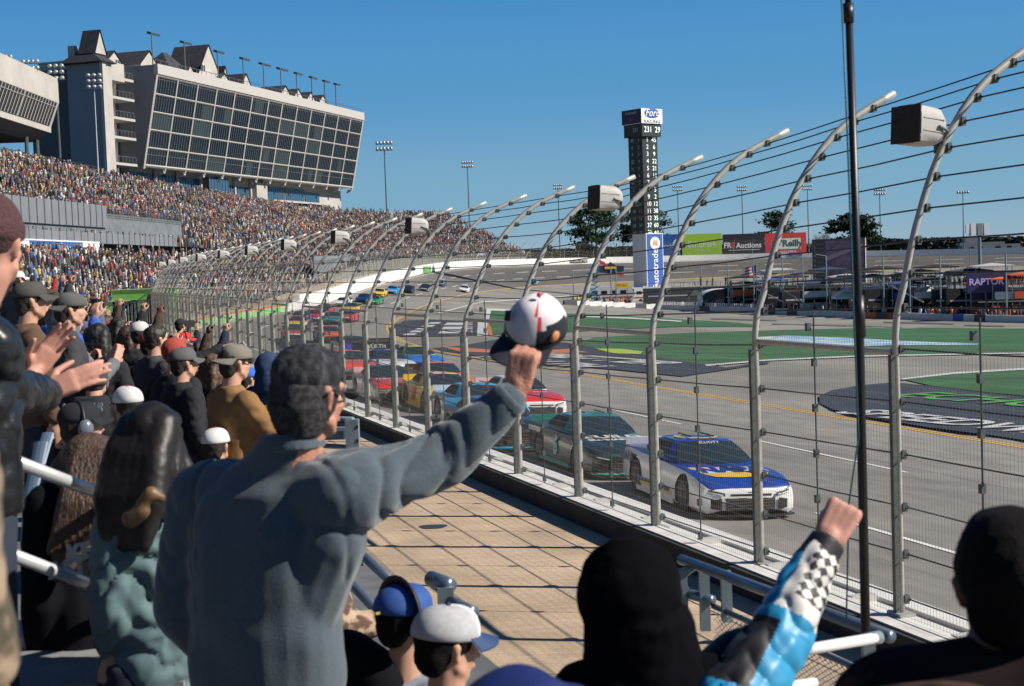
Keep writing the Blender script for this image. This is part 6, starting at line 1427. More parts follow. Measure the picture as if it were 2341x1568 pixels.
def cap_hat(parent, c, f, up, s, crown_m, brim_m, label=None, vox=.010, name='cap', back=False, top=False, panel=None):
    f = V3(f).normalized(); up = V3(up).normalized(); r_ = f.cross(up).normalized(); up = r_.cross(f)
    if back: f = -f; r_ = -r_
    M = Matrix((r_, f, up)).transposed(); c = V3(c); mb = MB(); vv = []; N = 24; K = 8
    for i in range(K + 1):
        a = i / K * math.pi / 2
        for j in range(N):
            b = 2 * math.pi * j / N; rr = math.cos(a) ** .8
            x, y, z = .090 * rr * math.cos(b), .108 * rr * math.sin(b) - .010, .035 + .088 * math.sin(a) ** .9 + (.008 * max(0, math.sin(b)) * math.sin(2 * a))
            x *= 1 + .012 * math.cos(6 * b) * (1 - i / K); vv.append(c + M @ V3((x * s, y * s, z * s)))
    vv += [c + (v - c) * .94 - M @ V3((0, 0, .004 * s)) for v in vv]; h = (K + 1) * N
    ff = [(i * N + j, i * N + (j + 1) % N, (i + 1) * N + (j + 1) % N, (i + 1) * N + j) for i in range(K) for j in range(N)]
    mb.raw(vv, ff + [tuple(h + q for q in f_[::-1]) for f_ in ff] + [(j, h + j, h + (j + 1) % N, (j + 1) % N) for j in range(N)])
    mats = [crown_m]
    if panel:
        mats.append(panel)
        for i_, f_ in enumerate(mb.f[:len(ff)]):
            if 3 <= (i_ % N) <= 8: mb.mi[i_] = 1
    o = mb.build(name, mats, parent, True)
    mb = MB(); n = 12; A = []; B = []; A2 = []; B2 = []
    for j in range(n + 1):
        a = math.pi * (.12 + .76 * j / n); x, y = .088 * math.cos(a), .105 * math.sin(a) - .01; dz = -.018 * abs(math.cos(a)) ** 1.5
        for lst, k, z in ((A, 0, 0), (B, 1, 0), (A2, 0, .006), (B2, 1, .006)):
            e = k * .072 * (math.sin(a) ** .6); lst.append(c + M @ V3(((x * (1 + .02 * k)) * s, (y + e) * s, (.037 + dz * k * 1.6 - .012 * k + z) * s)))
    mb.strip(A, B); mb.strip(B2, A2); mb.strip(B, B2); b_ = mb.build('brim', brim_m, o, True)
    mb = MB().sphere(c + M @ V3((0, -.01 * s, .124 * s)), .008 * s, 8, 6); mb.build('button', brim_m, o)
    return o
def hair_geo(F, c, f, up, s=1., style='short'):
    f = V3(f).normalized(); up = V3(up).normalized(); r_ = f.cross(up).normalized(); up = r_.cross(f); M = Matrix((r_, f, up)).transposed(); c = V3(c); P = lambda x, y, z: c + M @ V3((x * s, y * s, z * s))
    F.ball(P(0, -.020, .042), (.088 * s, .102 * s, .092 * s), M); F.ball(P(0, -.055, -.01), (.074 * s, .055 * s, .075 * s), M); F.ball(P(0, .035, .075), (.072 * s, .055 * s, .045 * s), M)
    if style == 'long':
        for q in (-.06, -.03, 0, .03, .06): F.chain([P(q, -.04, .05), P(q * 1.3, -.085, -.06), P(q * 1.5, -.10, -.2), P(q * 1.3, -.10, -.36)], [.05, .048, .045, .02])
        for q in (-1, 1): F.chain([P(q * .075, 0, .03), P(q * .095, -.02, -.1), P(q * .1, -.03, -.26)], [.03, .035, .02])
    return P, M
def noise3(v, sc_, seed=0): return pnoise(V3((v.x * sc_ + seed, v.y * sc_, v.z * sc_)))
def wrinkle(axes, amp=.008, f=75., base=1.):
    """folds running across the given limb axes, fading away from them, plus soft large folds"""
    def g(co, n):
        d = base * (.35 * amp * noise3(co, 9) + .5 * amp * noise3(co, 22, 5))
        for a, b, k in axes:
            ab = b - a; L = ab.length; t = (co - a).dot(ab) / L / L
            if -.15 < t < 1.15:
                q = a + ab * t; dist = (co - q).length
                if dist < .17:
                    w_ = min(1, (t + .15) / .3) * min(1, (1.15 - t) / .3); ph = f * t * L + 5 * noise3(co, 6, 2) + 2.2 * math.sin(3 * math.atan2(*(co - q).xy) )
                    d += k * amp * w_ * (abs(math.sin(ph * .5)) ** .6 - .6)
        return d
    return g
# ---- pose library for the middle distance: local frame, right = +x, forward = +y, feet on 0
POSES = {
 'stand': dict(e=((-.27, -.03, 1.14), (.27, -.03, 1.14)), w=((-.25, .10, .90), (.25, .10, .90)), d=((0, .2, -1), (0, .2, -1)), n=((1, 0, 0), (-1, 0, 0))),
 'clap': dict(e=((-.29, .12, 1.16), (.29, .12, 1.16)), w=((-.09, .36, 1.30), (.09, .36, 1.30)), d=((.35, .5, .7), (-.35, .5, .7)), n=((1, -.2, 0), (-1, -.2, 0))),
 'point': dict(e=((-.27, -.03, 1.14), (.38, .22, 1.42)), w=((-.25, .10, .90), (.52, .46, 1.55)), d=((0, .2, -1), (.45, .85, .25)), n=((1, 0, 0), (0, 0, -1)), curl=((.4,) * 4, (.05, 1.1, 1.2, 1.2))),
 'phone': dict(e=((-.24, .20, 1.26), (.24, .22, 1.28)), w=((-.10, .36, 1.50), (.10, .36, 1.52)), d=((.1, .1, 1), (-.1, .1, 1)), n=((.3, .8, 0), (-.3, .8, 0)), curl=((.5,) * 4, (.6,) * 4)),
 'raise': dict(e=((-.27, -.03, 1.14), (.30, .12, 1.62)), w=((-.25, .10, .90), (.33, .20, 1.88)), d=((0, .2, -1), (0, .1, 1)), n=((1, 0, 0), (-.2, .9, 0)), curl=((.4,) * 4, (1.1,) * 4)),
}
_pc = {}
def pose_meshes(p):
    if p in _pc: return _pc[p]
    q = POSES[p]; ns = {}
    X, Y = V3((1, 0, 0)), V3((0, 1, 0)); cv = q.get('curl', ((.3,) * 4,) * 2)
    F = Fig(); head_geo(F, (0, .03, 1.635), (0, 1, 0), (0, 0, 1)); F.cap((0, -.015, 1.42), (0, .015, 1.56), .062, .056)
    F.loft([((0, 0, .86), X, Y, .15, .10), ((0, 0, 1.05), X, Y, .135, .095), ((0, 0, 1.3), X, Y, .165, .11), ((0, -.005, 1.42), X, Y, .15, .085), ((0, -.01, 1.47), X, Y, .07, .06)])
    for i, s in enumerate((-1, 1)):
        F.chain([(s * .185, 0, 1.40), q['e'][i], q['w'][i]], [.055, .043, .030]); hand(F, q['w'][i], q['d'][i], q['n'][i], 1 if s * 1 < 0 else -1, cv[i])
        F.chain([(s * .095, 0, .90), (s * .105, .02, .5), (s * .115, 0, .09)], [.08, .055, .04]); F.cap((s * .115, -.03, .045), (s * .125, .15, .04), .04, .035)
    ns['body'] = F.fuse('body', skin, False, .011, 4)
    F = Fig(); F.loft([((0, 0, .84), X, Y, .19, .135), ((0, 0, .90), X, Y, .195, .14), ((0, 0, 1.08), X, Y, .188, .135), ((0, 0, 1.3), X, Y, .20, .14), ((0, -.005, 1.40), X, Y, .195, .12), ((0, -.01, 1.46), X, Y, .13, .085), ((0, -.01, 1.50), X, Y, .08, .07)])
    for i, s in enumerate((-1, 1)): w_ = V3(q['w'][i]); e = V3(q['e'][i]); F.chain([(s * .175, 0, 1.395), e, e.lerp(w_, .93)], [.082, .066, .052])
    ns['jacket'] = F.fuse('jacket', cloth((.02, .02, .03)), False, .016, 4, wrinkle([(V3((s * .175, 0, 1.395)), V3(q['e'][i]), 1) for i, s in enumerate((-1, 1))] + [(V3(q['e'][i]), V3(q['w'][i]), 1) for i in (0, 1)], .010, 70))
    F = Fig(); F.loft([((0, 0, .80), X, Y, .175, .125), ((0, 0, .93), X, Y, .17, .12)])
    for s in (-1, 1): F.chain([(s * .09, 0, .86), (s * .105, .02, .5), (s * .115, 0, .10)], [.105, .078, .065])
    ns['trousers'] = F.fuse('trousers', cloth((.02, .03, .06)), False, .02, 4)
    F = Fig()
    for s in (-1, 1): F.cap((s * .115, -.05, .05), (s * .125, .17, .042), .052, .045)
    ns['shoes'] = F.fuse('shoes', cloth((.02, .02, .02)), False, .02, 2)
    _pc[p] = ns; return ns
_hc = {}
def hat_mesh(kind):
    if kind in _hc: return _hc[kind]
    F = Fig(); c = (0, .03, 1.635); f, u = (0, 1, 0), (0, 0, 1)
    if kind in ('short', 'long'): hair_geo(F, c, f, u, 1, kind); m = F.fuse('hair', hairm, False, .011, 3, lambda co, n: .006 * noise3(co, 45) + .006 * noise3(co, 18))
    elif kind == 'beanie': F.ball((0, .015, 1.68), (.096, .112, .098)); F.cap((0, .015, 1.66), (0, .012, 1.665), .1, .1); m = F.fuse('beanie', hairm, False, .011, 4, lambda co, n: .004 * math.sin(co.z * 160) if co.z < 1.665 else 0)
    elif kind == 'hood': F.ball((0, -.005, 1.66), (.115, .135, .135)); F.loft([((0, -.03, 1.42), (1, 0, 0), (0, 1, 0), .15, .11), ((0, -.02, 1.5), (1, 0, 0), (0, 1, 0), .115, .11), ((0, -.01, 1.6), (1, 0, 0), (0, 1, 0), .11, .12)]); m = F.fuse('hood', hairm, False, .013, 5, lambda co, n: .008 * noise3(co, 14))
    _hc[kind] = m; return m
caps_proto = {}
def setm(o, m, i=0):
    o.material_slots[i].link = 'OBJECT'; o.material_slots[i].material = m
def person(px, py, label, top=(.02, .02, .03), legs=(.02, .03, .06), hat='short', hatc=(.02, .015, .012), brim=None, pose='stand', face=0., s=1., group=None, pos=None, skinm=None, lens=None, dist=10):
    """px, py: the head in the photograph; face: compass heading of the gaze, 0 = straight away from the camera, positive = to the right"""
    if pos is None: h_ = at_y(px, py, dist); pos = V3((h_.x, h_.y, h_.z - 1.635 * s))
    root = empty('person', pos, -R(face)); root.scale = (s, s, s); tag(root, label, 'person', group)
    ns = pose_meshes(pose)
    for k, m in (('body', skinm or skin), ('jacket', cloth(top)), ('trousers', cloth(legs)), ('shoes', cloth((.02, .02, .02)))):
        o = bpy.data.objects.new(k, ns[k]); col.objects.link(o); o.parent = root; setm(o, m)
    if hat in ('cap', 'cap_back'):
        key = hat
        if key not in caps_proto:
            e = empty('tmp'); caps_proto[key] = cap_hat(e, (0, .03, 1.635), (0, 1, 0), (0, 0, 1), 1.04, cloth((.02, .02, .02)), cloth((.02, .02, .02)), back=hat == 'cap_back'); o = caps_proto[key]; o.parent = root; bpy.data.objects.remove(e)
        else: o = copy_tree(caps_proto[key], root)
        setm(o, cloth(hatc))
        for ch in o.children: setm(ch, cloth(brim or hatc))
        o2 = bpy.data.objects.new('hair', hat_mesh('short')); col.objects.link(o2); o2.parent = root; o2.scale = (.97, .97, .985); o2.location = (0, 0, .012); setm(o2, hairm)
    elif hat != 'bald':
        o = bpy.data.objects.new({'short': 'hair', 'long': 'hair'}.get(hat, hat), hat_mesh(hat)); col.objects.link(o); o.parent = root; setm(o, cloth(hatc) if hat not in ('short', 'long') else mat('hair_%d_%d' % (hatc[0] * 255, hatc[1] * 255), hatc, rough=.6, noise=.35, nscale=14, stretch=(6, 6, 1)))
        if hat == 'beanie' or hat == 'hood': pass
    if lens: 
        b = MB(); b.box((-.033, .128, 1.645), (.05, .012, .03)).box((.033, .128, 1.645), (.05, .012, .03)).box((.075, .06, 1.65), (.006, .14, .008)).box((-.075, .06, 1.65), (.006, .14, .008)); b.build('sunglasses', blk, root)
    return root
dks = mat('skin_dark', (.16, .07, .045), rough=.6); pks = mat('skin_pink', (.56, .28, .21), rough=.6)
BKc = (.012, .012, .016); NV = (.015, .02, .05)
mids = [
 (290, 768, 'dark haired man in sunglasses and black jacket, in profile below the walkway', BKc, 'short', (.03, .02, .015), None, 'stand', 62, 1.0, 1),
 (262, 748, 'man in grey camouflage cap left of the man in sunglasses', BKc, 'cap', (.14, .13, .11), None, 'clap', 40, 1, 1),
 (192, 738, 'person in black beanie at the back of the near crowd', BKc, 'beanie', (.02, .02, .03), None, 'stand', 20, 1, 0),
 (222, 775, 'large person with thick black hair in a dark coat', BKc, 'long', (.012, .01, .01), None, 'stand', 10, 1.03, 0),
 (352, 782, 'person in black coat stretching an arm out to point at the track', BKc, 'beanie', (.012, .012, .02), None, 'point', 30, 1, 0),
 (418, 780, 'person in bright red cap with black headset', BKc, 'cap', (.55, .03, .025), (.55, .03, .025), 'clap', 55, 1, 0),
 (402, 802, 'person in white and teal cap below the red cap', NV, 'cap', (.6, .6, .58), (.25, .5, .47), 'stand', 65, .98, 0),
 (388, 832, 'fair haired woman in navy jacket', NV, 'long', (.22, .13, .07), None, 'clap', 50, .96, 0),
 (455, 800, 'person in navy jacket raising a gloved hand', NV, 'beanie', (.015, .02, .06), None, 'raise', 30, .98, 0),
 (345, 812, 'person with dark hood beside the pointing spectator', BKc, 'hood', BKc, None, 'stand', 25, 1, 0),
 (527, 832, 'man in grey backward cap and tan work jacket clapping', (.24, .125, .045), 'cap_back', (.19, .175, .145), None, 'clap', 48, 1.0, 1),
 (612, 842, 'person in navy hooded top beside the tan jacket', (.018, .035, .09), 'hood', (.018, .04, .10), None, 'stand', 20, 1.0, 0),
 (482, 838, 'brown haired woman in black left of the tan jacket', BKc, 'long', (.09, .05, .03), None, 'stand', 35, .98, 0),
 (452, 862, 'child in bright blue jacket left of the tan jacket', (.02, .08, .35), 'long', (.2, .12, .06), None, 'stand', 40, .93, 0),
 (212, 872, 'person in grey beanie and black hooded top lettered across the back', BKc, 'beanie', (.05, .045, .05), None, 'stand', 8, 1.03, 0),
 (296, 930, 'person in white, red and black cap under the clapping hands', BKc, 'cap', (.6, .6, .58), (.5, .03, .02), 'stand', -35, 1, 0),
 (366, 908, 'person in plain white cap between dark coats', (.16, .2, .24), 'cap', (.62, .62, .6), None, 'stand', 60, .97, 0),
 (172, 975, 'man in black cap wearing a grey headset, in profile', BKc, 'cap', BKc, None, 'stand', 58, 1.0, 0),
 (490, 1022, 'small person in white and red cap behind the shoulder of the grey fleece', NV, 'cap', (.62, .62, .6), (.5, .04, .04), 'stand', 20, .95, 0),
 (60, 690, 'bearded man in grey cap and brown collar at the left edge', (.10, .055, .03), 'cap', (.07, .065, .06), None, 'stand', 62, 1.0, 0),
 (118, 705, 'person in blue and white racing jacket holding up a phone', (.03, .10, .42), 'short', (.03, .02, .02), None, 'phone', 35, 1.0, 0),
 (36, 640, 'person in white cap at the far left', (.2, .2, .2), 'cap', (.6, .6, .6), None, 'stand', 40, 1.02, 0),
 (160, 700, 'person in grey jacket holding a phone above the crowd', (.08, .1, .12), 'short', (.03, .02, .015), None, 'phone', 25, 1, 0),
 (205, 716, 'person in teal grey jacket near the stairs', (.05, .10, .11), 'cap', (.3, .3, .3), None, 'stand', 30, 1, 0),
 (240, 722, 'person in dark coat with fair hair near the stairs', BKc, 'long', (.25, .17, .08), None, 'clap', 30, 1, 0),
 (140, 742, 'person in black coat and navy cap in the left crowd', BKc, 'cap', NV, None, 'clap', 30, 1, 0),
 (320, 842, 'person in black with raised fist left of the navy hood', BKc, 'short', (.02, .015, .01), None, 'raise', 20, .9, 0),
 (425, 905, 'person in black coat and grey beanie in the middle of the near crowd', BKc, 'beanie', (.03, .03, .035), None, 'stand', 15, 1, 0),
 (560, 868, 'person in bright blue cap behind the tan jacket', (.03, .1, .4), 'cap', (.03, .12, .45), None, 'stand', 40, .97, 0),
]
DIST = [17, 20, 22, 12, 15, 20, 19, 17, 20, 16, 9.2, 13, 14, 16, 10, 8.8, 14, 7.4, 9, 9, 12, 20, 16, 26, 26, 14, 14, 12, 14]
P = {}
for i, (x, y, lab, top, hat, hc_, br, pose, face, s, gl) in enumerate(mids):
    P[i] = person(x, y, lab, top, (.02, .025, .04), hat, hc_, br, pose, face, s, lens=gl, dist=DIST[i])
setm(P[4].children[0], dks)
text('hood_lettering', 'NASCAR', .075, mat('letter_slate', (.22, .30, .36)), P[14], frame((0, -.19, 1.475), (1, 0, 0), (0, .15, 1)), ext=.003, bold=.003, shear=.2)
F = Fig(); F.loft([((0, -.04, 1.36), (1, 0, 0), (0, 1, 0), .17, .12), ((0, -.05, 1.46), (1, 0, 0), (0, 1, 0), .135, .13), ((0, -.04, 1.54), (1, 0, 0), (0, 1, 0), .11, .11)]); F.fuse('hood', cloth(BKc), P[14], .014, 4)
b = MB().box((.012, .02, 0), (.082, .012, .16)); b.build('phone', blk, P[20], loc=(0, .42, 1.62)); MB().box((.012, .02, 0), (.082, .012, .16)).build('phone', blk, P[22], loc=(0, .42, 1.62))
# headsets on two of them
for k in (17, 5):
    mb = MB(); mb.tube([(.11 * math.cos(a), .02, 1.635 + .135 * math.sin(a)) for a in np.linspace(.0, math.pi, 12)], .010, 6); hs_ = mb.build('headset_band', blk, P[k], True)
    mb = MB(); mb.sphere((.105, .025, 1.63), (.028, .042, .05), 12, 8); mb.sphere((-.105, .025, 1.63), (.028, .042, .05), 12, 8); mb.build('ear_cup', mat('ear_cup_grey', (.13, .15, .18), rough=.3), hs_, True)
# yellow vest on the walkway
p = at_z(507, 898, .75); vest = person(0, 0, 'marshal in yellow safety vest and dark helmet by the barrier', (.03, .04, .045), (.02, .02, .025), 'beanie', (.01, .02, .05), None, 'stand', 70, 1., pos=V3((p.x, p.y, .75)))
y_ = at_y(507, 772, 1).z
F = Fig(); X, Y = V3((1, 0, 0)), V3((0, 1, 0)); F.loft([((0, 0, .9), X, Y, .215, .155), ((0, 0, 1.1), X, Y, .208, .152), ((0, 0, 1.3), X, Y, .215, .158), ((0, -.005, 1.41), X, Y, .2, .135), ((0, -.01, 1.48), X, Y, .12, .09)])
F.fuse('safety_vest', mat('hi_vis_yellow', (.55, .68, .04), rough=.8), vest, .016, 3)
# videographer with a camera
vp = person(0, 0, 'camera operator in black cap holding a video camera over the crowd', BKc, BKc, 'cap', BKc, None, 'phone', 25, 1., pos=V3((at_y(410, 745, 26).x, 26, at_y(410, 745, 26).z - 1.635)))
MB().box((-.06, .32, 1.66), (.1, .3, .12)).box((-.06, .52, 1.66), (.07, .1, .07)).build('video_camera', blk, vp)
# fill the near bleachers with darker clothed people, row by row
def to_px(p):
    d = V3(p) - V3((0, 0, EYE)); cp, sp = math.cos(PITCH), math.sin(PITCH); f = d.y * cp - d.z * sp; v = (d.y * sp + d.z * cp) / f; u = d.x / f; c, s = math.cos(ROLL), math.sin(ROLL)
    return ((512 + (u * c - v * s) * FPX) * 2340 / 1024, (343 - (u * s + v * c) * FPX) * 2340 / 1024)
rf = random.Random(4); taken = [o.location.xy.copy() for o in list(P.values())]; nf_ = 0
wn_ = {'black': BKc, 'navy': NV, 'charcoal': (.04, .04, .045), 'brown': (.06, .035, .02), 'grey': (.13, .14, .15), 'blue': (.02, .07, .26), 'red': (.35, .03, .03), 'white': (.5, .5, .5), 'teal': (.03, .13, .15)}
for k in range(0, 17):
    off = 5.45 + .8 * k; Yc = 6.5 + rf.random()
    while Yc < 55:
        Yc += rf.uniform(.46, .62) if Yc < 26 else rf.uniform(.6, 1.0)
        Xw = 8.57 - .34 * Yc; p = V3((Xw - off * .947, Yc - off * .322 * 0, floor_at(5 + .8 * k))); p.x = (8.57 - .34 * p.y) - off / .947
        h = to_px(p + V3((0, 0, 1.635))); 
        if not (-40 < h[0] < 600): continue
        near = p.y < 14
        if h[0] > 470 + (h[1] - 830) * .9 or (near and h[0] > 420) or (near and h[1] > 935) or p.y < 8.5: continue
        if h[1] < 640 + .27 * h[0] - 14 and p.y < 30: continue
        if h[0] > 300 and h[1] < 775: continue
        if any((p.xy - q).length < .40 for q in taken): continue
        if rf.random() > (.98 if p.y < 26 else .45): continue
        cn = rf.choice(['black', 'black', 'black', 'navy', 'charcoal', 'brown', 'grey'] if p.y < 26 else list(wn_)); hat = rf.choice(['short', 'long', 'beanie', 'cap', 'cap', 'cap_back', 'hood']); hc_ = rf.choice([(.015, .012, .012), (.05, .03, .02), (.03, .04, .08), (.1, .1, .1), (.35, .05, .04), (.5, .5, .48)]) if hat in ('cap', 'cap_back', 'beanie') else (wn_[cn] if hat == 'hood' else rf.choice([(.015, .012, .01), (.06, .035, .02), (.02, .015, .012)]))
        person(0, 0, '%s clothed spectator with %s in the dense near crowd' % (cn, {'short': 'short hair', 'long': 'long hair', 'beanie': 'a beanie', 'cap': 'a cap', 'cap_back': 'a backward cap', 'hood': 'a raised hood'}[hat]), wn_[cn], rf.choice([(.02, .025, .04), (.03, .04, .08), (.02, .02, .02)]), hat, hc_, None, rf.choice(['stand', 'stand', 'clap', 'phone', 'raise'] if p.y > 16 else ['stand', 'stand', 'clap']), rf.uniform(5, 65), rf.uniform(.93, 1.05), 'near spectators in %s with %s' % (cn, hat.replace('_', ' ')), pos=p, skinm=rf.choice([skin, pks, dks, skin])); taken.append(p.xy.copy()); nf_ += 1
print('near crowd', nf_)
# individual spectators at the near end of the lower far deck
ri = random.Random(9); cnt = 0
for k in range(NL):
    off = 9 + 11.5 * (k + .35) / NL; s = s0
    while s < s_at_y(SPLIT_Y + 3):
        s += ri.uniform(.5, .75)
        if (s % AISLE) < 1.1: continue
        p = o_at(s, off)[0]; p.z = 1.3 + 6.6 * k / NL
        if p.y > SPLIT_Y or p.x <= -.40 * p.y or ri.random() > .62: continue
        if not -10 < to_px(p)[0] < 480: continue
        if cnt >= 72: continue
        cn = ri.choice(['black', 'black', 'navy', 'navy', 'white', 'grey', 'grey', 'red', 'orange', 'blue', 'tan', 'yellow' if ri.random() < .4 else 'black']); hcn = ri.choice(['black', 'black', 'white', 'tan', 'red', 'navy'])
        small_person(p, -R(ri.uniform(30, 75)), CT[cn], ri.choice([CT['navy'], CT['black'], (.04, .06, .12)]), CT[hcn], '%s clothed spectator with %s headwear or hair on the lower bleachers' % (cn, hcn), 'lower bleacher spectators in %s and %s' % (cn, hcn), *(lambda z: (('down', True) if z else (ri.choice(['down', 'down', 'clap', 'up', 'point']), False)))(ri.random() < .3), ri.uniform(.92, 1.05)); cnt += 1
print('deck people', cnt)

L0 = lambda s: 1.3
nn = crowd('crowd', [(s0, s1, NL, 9, 20.5, L0, lambda s: 7.9, 0, .86, .56, lambda p: p.y < SPLIT_Y and p.x > -.40 * p.y), (s0, s1, NU, 25, 42, lambda s: 13, lambda s: 22.4, 5, .93, .56, None),
  (s1, sE, NB, 9, 42, zb, lambda s: 22.4, 2, .9, .56, None), (s0 + 90, s1, 2, 21.2, 24, lambda s: 9.3, lambda s: 9.4, 2, .5, .9, None)], 3, 'dense distant crowd filling the bleachers and the truck roofs', ROOFP + PITP)
print('crowd', nn)

# the rows around and behind the photographer
rb2 = random.Random(31)
for k in range(3, 8):
    for j in range(5):
        q_ = 5.4 + .8 * k; y = -2.2 + j * .72 + rb2.uniform(-.1, .1); p = V3((8.57 - .34 * y - q_ / .947, y, floor_at(5 + .8 * k)))
        if (p.xy.length < 1.5) or p.y > 1.1 or (p.x > .9 and p.y > -.6) : continue
        person(0, 0, 'dark clothed spectator in the rows behind the photographer, out of the picture', BKc, (.02, .02, .03), rb2.choice(['short', 'beanie', 'cap', 'hood']), (.02, .02, .02), None, 'stand', rb2.uniform(10, 60), rb2.uniform(.95, 1.04), 'spectators behind the photographer', pos=p)
# ------------------------------------------------------------ closest people
def Wp(x, y, Y): return at_y(x, y, Y)
fleece = mat('grey_fleece', (.062, .088, .108), rough=.95, noise=.14, nscale=120, bump=.2, bscale=260)
_t = fleece.node_tree; _b = _t.nodes['Principled BSDF']; _b.inputs['Sheen Weight'].default_value = .35
# --- man in the grey fleece waving his cap
def rel(root, *pts): return [V3(p) - root.location for p in pts]
man = empty('person', (Wp(640, 900, 3.9).x, 3.9, 2.68)); tag(man, 'grey haired man in blue grey fleece seen from behind, waving a cap', 'person')
O = man.location
HC = Wp(706, 905, 3.86) - O; NB_ = Wp(665, 1010, 3.86) - O
RS = Wp(792, 1128, 3.80) - O; LS = Wp(462, 1140, 4.02) - O
EL = Wp(1003, 1055, 3.95) - O; WR = Wp(1172, 905, 3.93) - O
hf = V3((.60, .80, -.10)); hu = V3((.05, .03, 1))
MX = (RS - LS).normalized(); MF = V3((-MX.y, MX.x, 0)).normalized()
F = Fig(); head_geo(F, HC, hf, hu, 1.06); F.cap(NB_ + V3((0, 0, -.12)), HC + V3((-.02, -.0, -.07)), .068, .066)
cT = (RS + LS) / 2
F.loft([(V3((cT.x, 0, .75)), MX, MF, .15, .1), (V3((cT.x, 0, 1.1)), MX, MF, .15, .1), (cT + V3((0, 0, -.1)), MX, MF, .15, .1), (cT + V3((0, 0, .05)), MX, MF, .1, .08)])
F.chain([RS, EL, WR], [.055, .045, .034]); F.chain([LS, LS + V3((-.06, -.02, -.3)), LS + V3((.0, .15, -.52))], [.055, .045, .034])
for s in (-1, 1): F.chain([V3((cT.x, 0, .85)) + MX * s * .1, V3((cT.x, .02, .45)) + MX * s * .11, V3((cT.x, 0, .08)) + MX * s * .12], [.09, .06, .045])
ad = (WR - EL).normalized(); hand(F, WR + ad * .015, V3((.22, .05, 1)), V3((.25, .95, -.1)), 1, [1.5, 1.55, 1.6, 1.65], .03, 1.1)
hand(F, LS + V3((.0, .15, -.54)), (0, .4, -1), (1, 0, 0), -1, .5)
F.fuse('body', mat('skin_ruddy', (.50, .23, .155), rough=.55, noise=.22, nscale=22, bump=.25, bscale=140), man, .0065, 5)
F = Fig(); up = V3((0, 0, 1)); z0 = .62
def torso(sh_drop, zs): pass
cb = V3((cT.x - .035, .0, 0))
F.loft([(cb + V3((0.01, 0, .60)), MX, MF, .205, .145), (cb + V3((.0, 0, .74)), MX, MF, .225, .155), (cb + V3((0, 0, .95)), MX, MF, .225, .152), (cb + V3((.005, 0, 1.15)), MX, MF, .228, .15), (cb + V3((.01, 0, 1.32)), MX, MF, .225, .14), (cb + V3((.02, 0, 1.42)), MX, MF, .20, .12), (cb + V3((.035, 0, 1.48)), MX, MF, .14, .09), (NB_ + V3((-.0, 0, .02)), MX, MF, .082, .075)])
F.cap(cT + MX * .05 + V3((0, 0, -.02)), RS, .115, .118); F.cap(cT - MX * .04 + V3((0, 0, -.01)), LS + V3((.03, 0, .01)), .11, .105)
CF = EL.lerp(WR, .93); F.chain([RS, RS.lerp(EL, .5), EL, EL.lerp(WR, .5), CF], [.116, .090, .078, .068, .056])
F.cap(RS + V3((-.05, 0, -.12)), cb + MX * .12 + V3((0, 0, 1.05)), .10, .10)
F.chain([LS, LS + V3((-.065, -.02, -.3)), LS + V3((.0, .13, -.5))], [.10, .082, .06])
fold = wrinkle([(RS, EL, 1.5), (EL, CF, .9), (LS, LS + V3((-.065, -.02, -.3)), .7)], .013, 58, .15)
def torso_fold(co, n):
    d = fold(co, n); q = co - (cT + V3((0, 0, -.25)))
    # broad drapery radiating from the raised shoulder and soft sags down the back
    v = co - RS; a = math.atan2(v.z, -v.x + .25 * v.y); r_ = v.length
    d += .0065 * math.sin(a * 11 + 4 * noise3(co, 4)) * max(0, 1 - r_ / .7) * max(0, min(1, (r_ - .13) / .15))
    d += .010 * noise3(V3((co.x * 1.6, co.y, co.z * .8 + .5 * co.x)), 4.5, 3) + .011 * math.sin(co.z * 26 + co.x * 16 + 6 * noise3(co, 3, 9)) * max(0, min(1, (1.2 - co.z) / .4))
    for Sx, dr in ((RS, (EL - RS).normalized()), (LS, (LS - RS).normalized())):
        tt2 = (co - Sx).dot(dr) + .05 + .25 * max(0, (Sx - co).z) * .3
        if (co - Sx).length < .24: d -= .007 * math.exp(-(tt2 / .010) ** 2)
    return d
F.fuse('fleece_top', fleece, man, .009, 5, torso_fold)
F = Fig()
F.loft([(CF - ad * .012, up.cross(ad), ad.cross(up.cross(ad)), .056, .056), (CF + ad * .022, up.cross(ad), ad.cross(up.cross(ad)), .052, .052)]); F.fuse('cuff', fleece, man, .007, 2)
F = Fig(); F.loft([(NB_ + V3((0, 0, -.02)), MX, MF, .092, .086), (NB_ + V3((.0, 0, .025)), MX, MF, .084, .08)]); F.fuse('collar', fleece, man, .008, 3)
F = Fig(); F.loft([(cb + V3((0, 0, .5)), MX, MF, .19, .14), (cb + V3((0, 0, .85)), MX, MF, .19, .14)])
for s in (-1, 1): F.chain([cb + V3((0, 0, .8)) + MX * s * .1, cb + V3((0, .02, .45)) + MX * s * .11, cb + V3((0, 0, .1)) + MX * s * .12], [.105, .085, .07])
F.fuse('trousers', cloth((.03, .04, .06)), man, .02, 4)
hairg = mat('greying_hair', (.012, .012, .015), rough=.7, spec=.25, c2=(.075, .078, .09), nscale=55, stretch=(1, 1, .35), lo=.42, hi=.75, bump=.35, bscale=300)
F = Fig(); PH, MH = hair_geo(Fig(), HC, hf, hu, 1.08)
F.ball(PH(0, -.014, .055), (.091, .106, .086), MH); F.ball(PH(0, .040, .085), (.068, .055, .040), MH); F.ball(PH(0, -.055, .0), (.074, .055, .078), MH); F.fuse('hair', hairg, man, .0065, 3, lambda co, n: .0022 * noise3(co, 38) + .002 * noise3(co, 85) + .004 * noise3(co, 13))
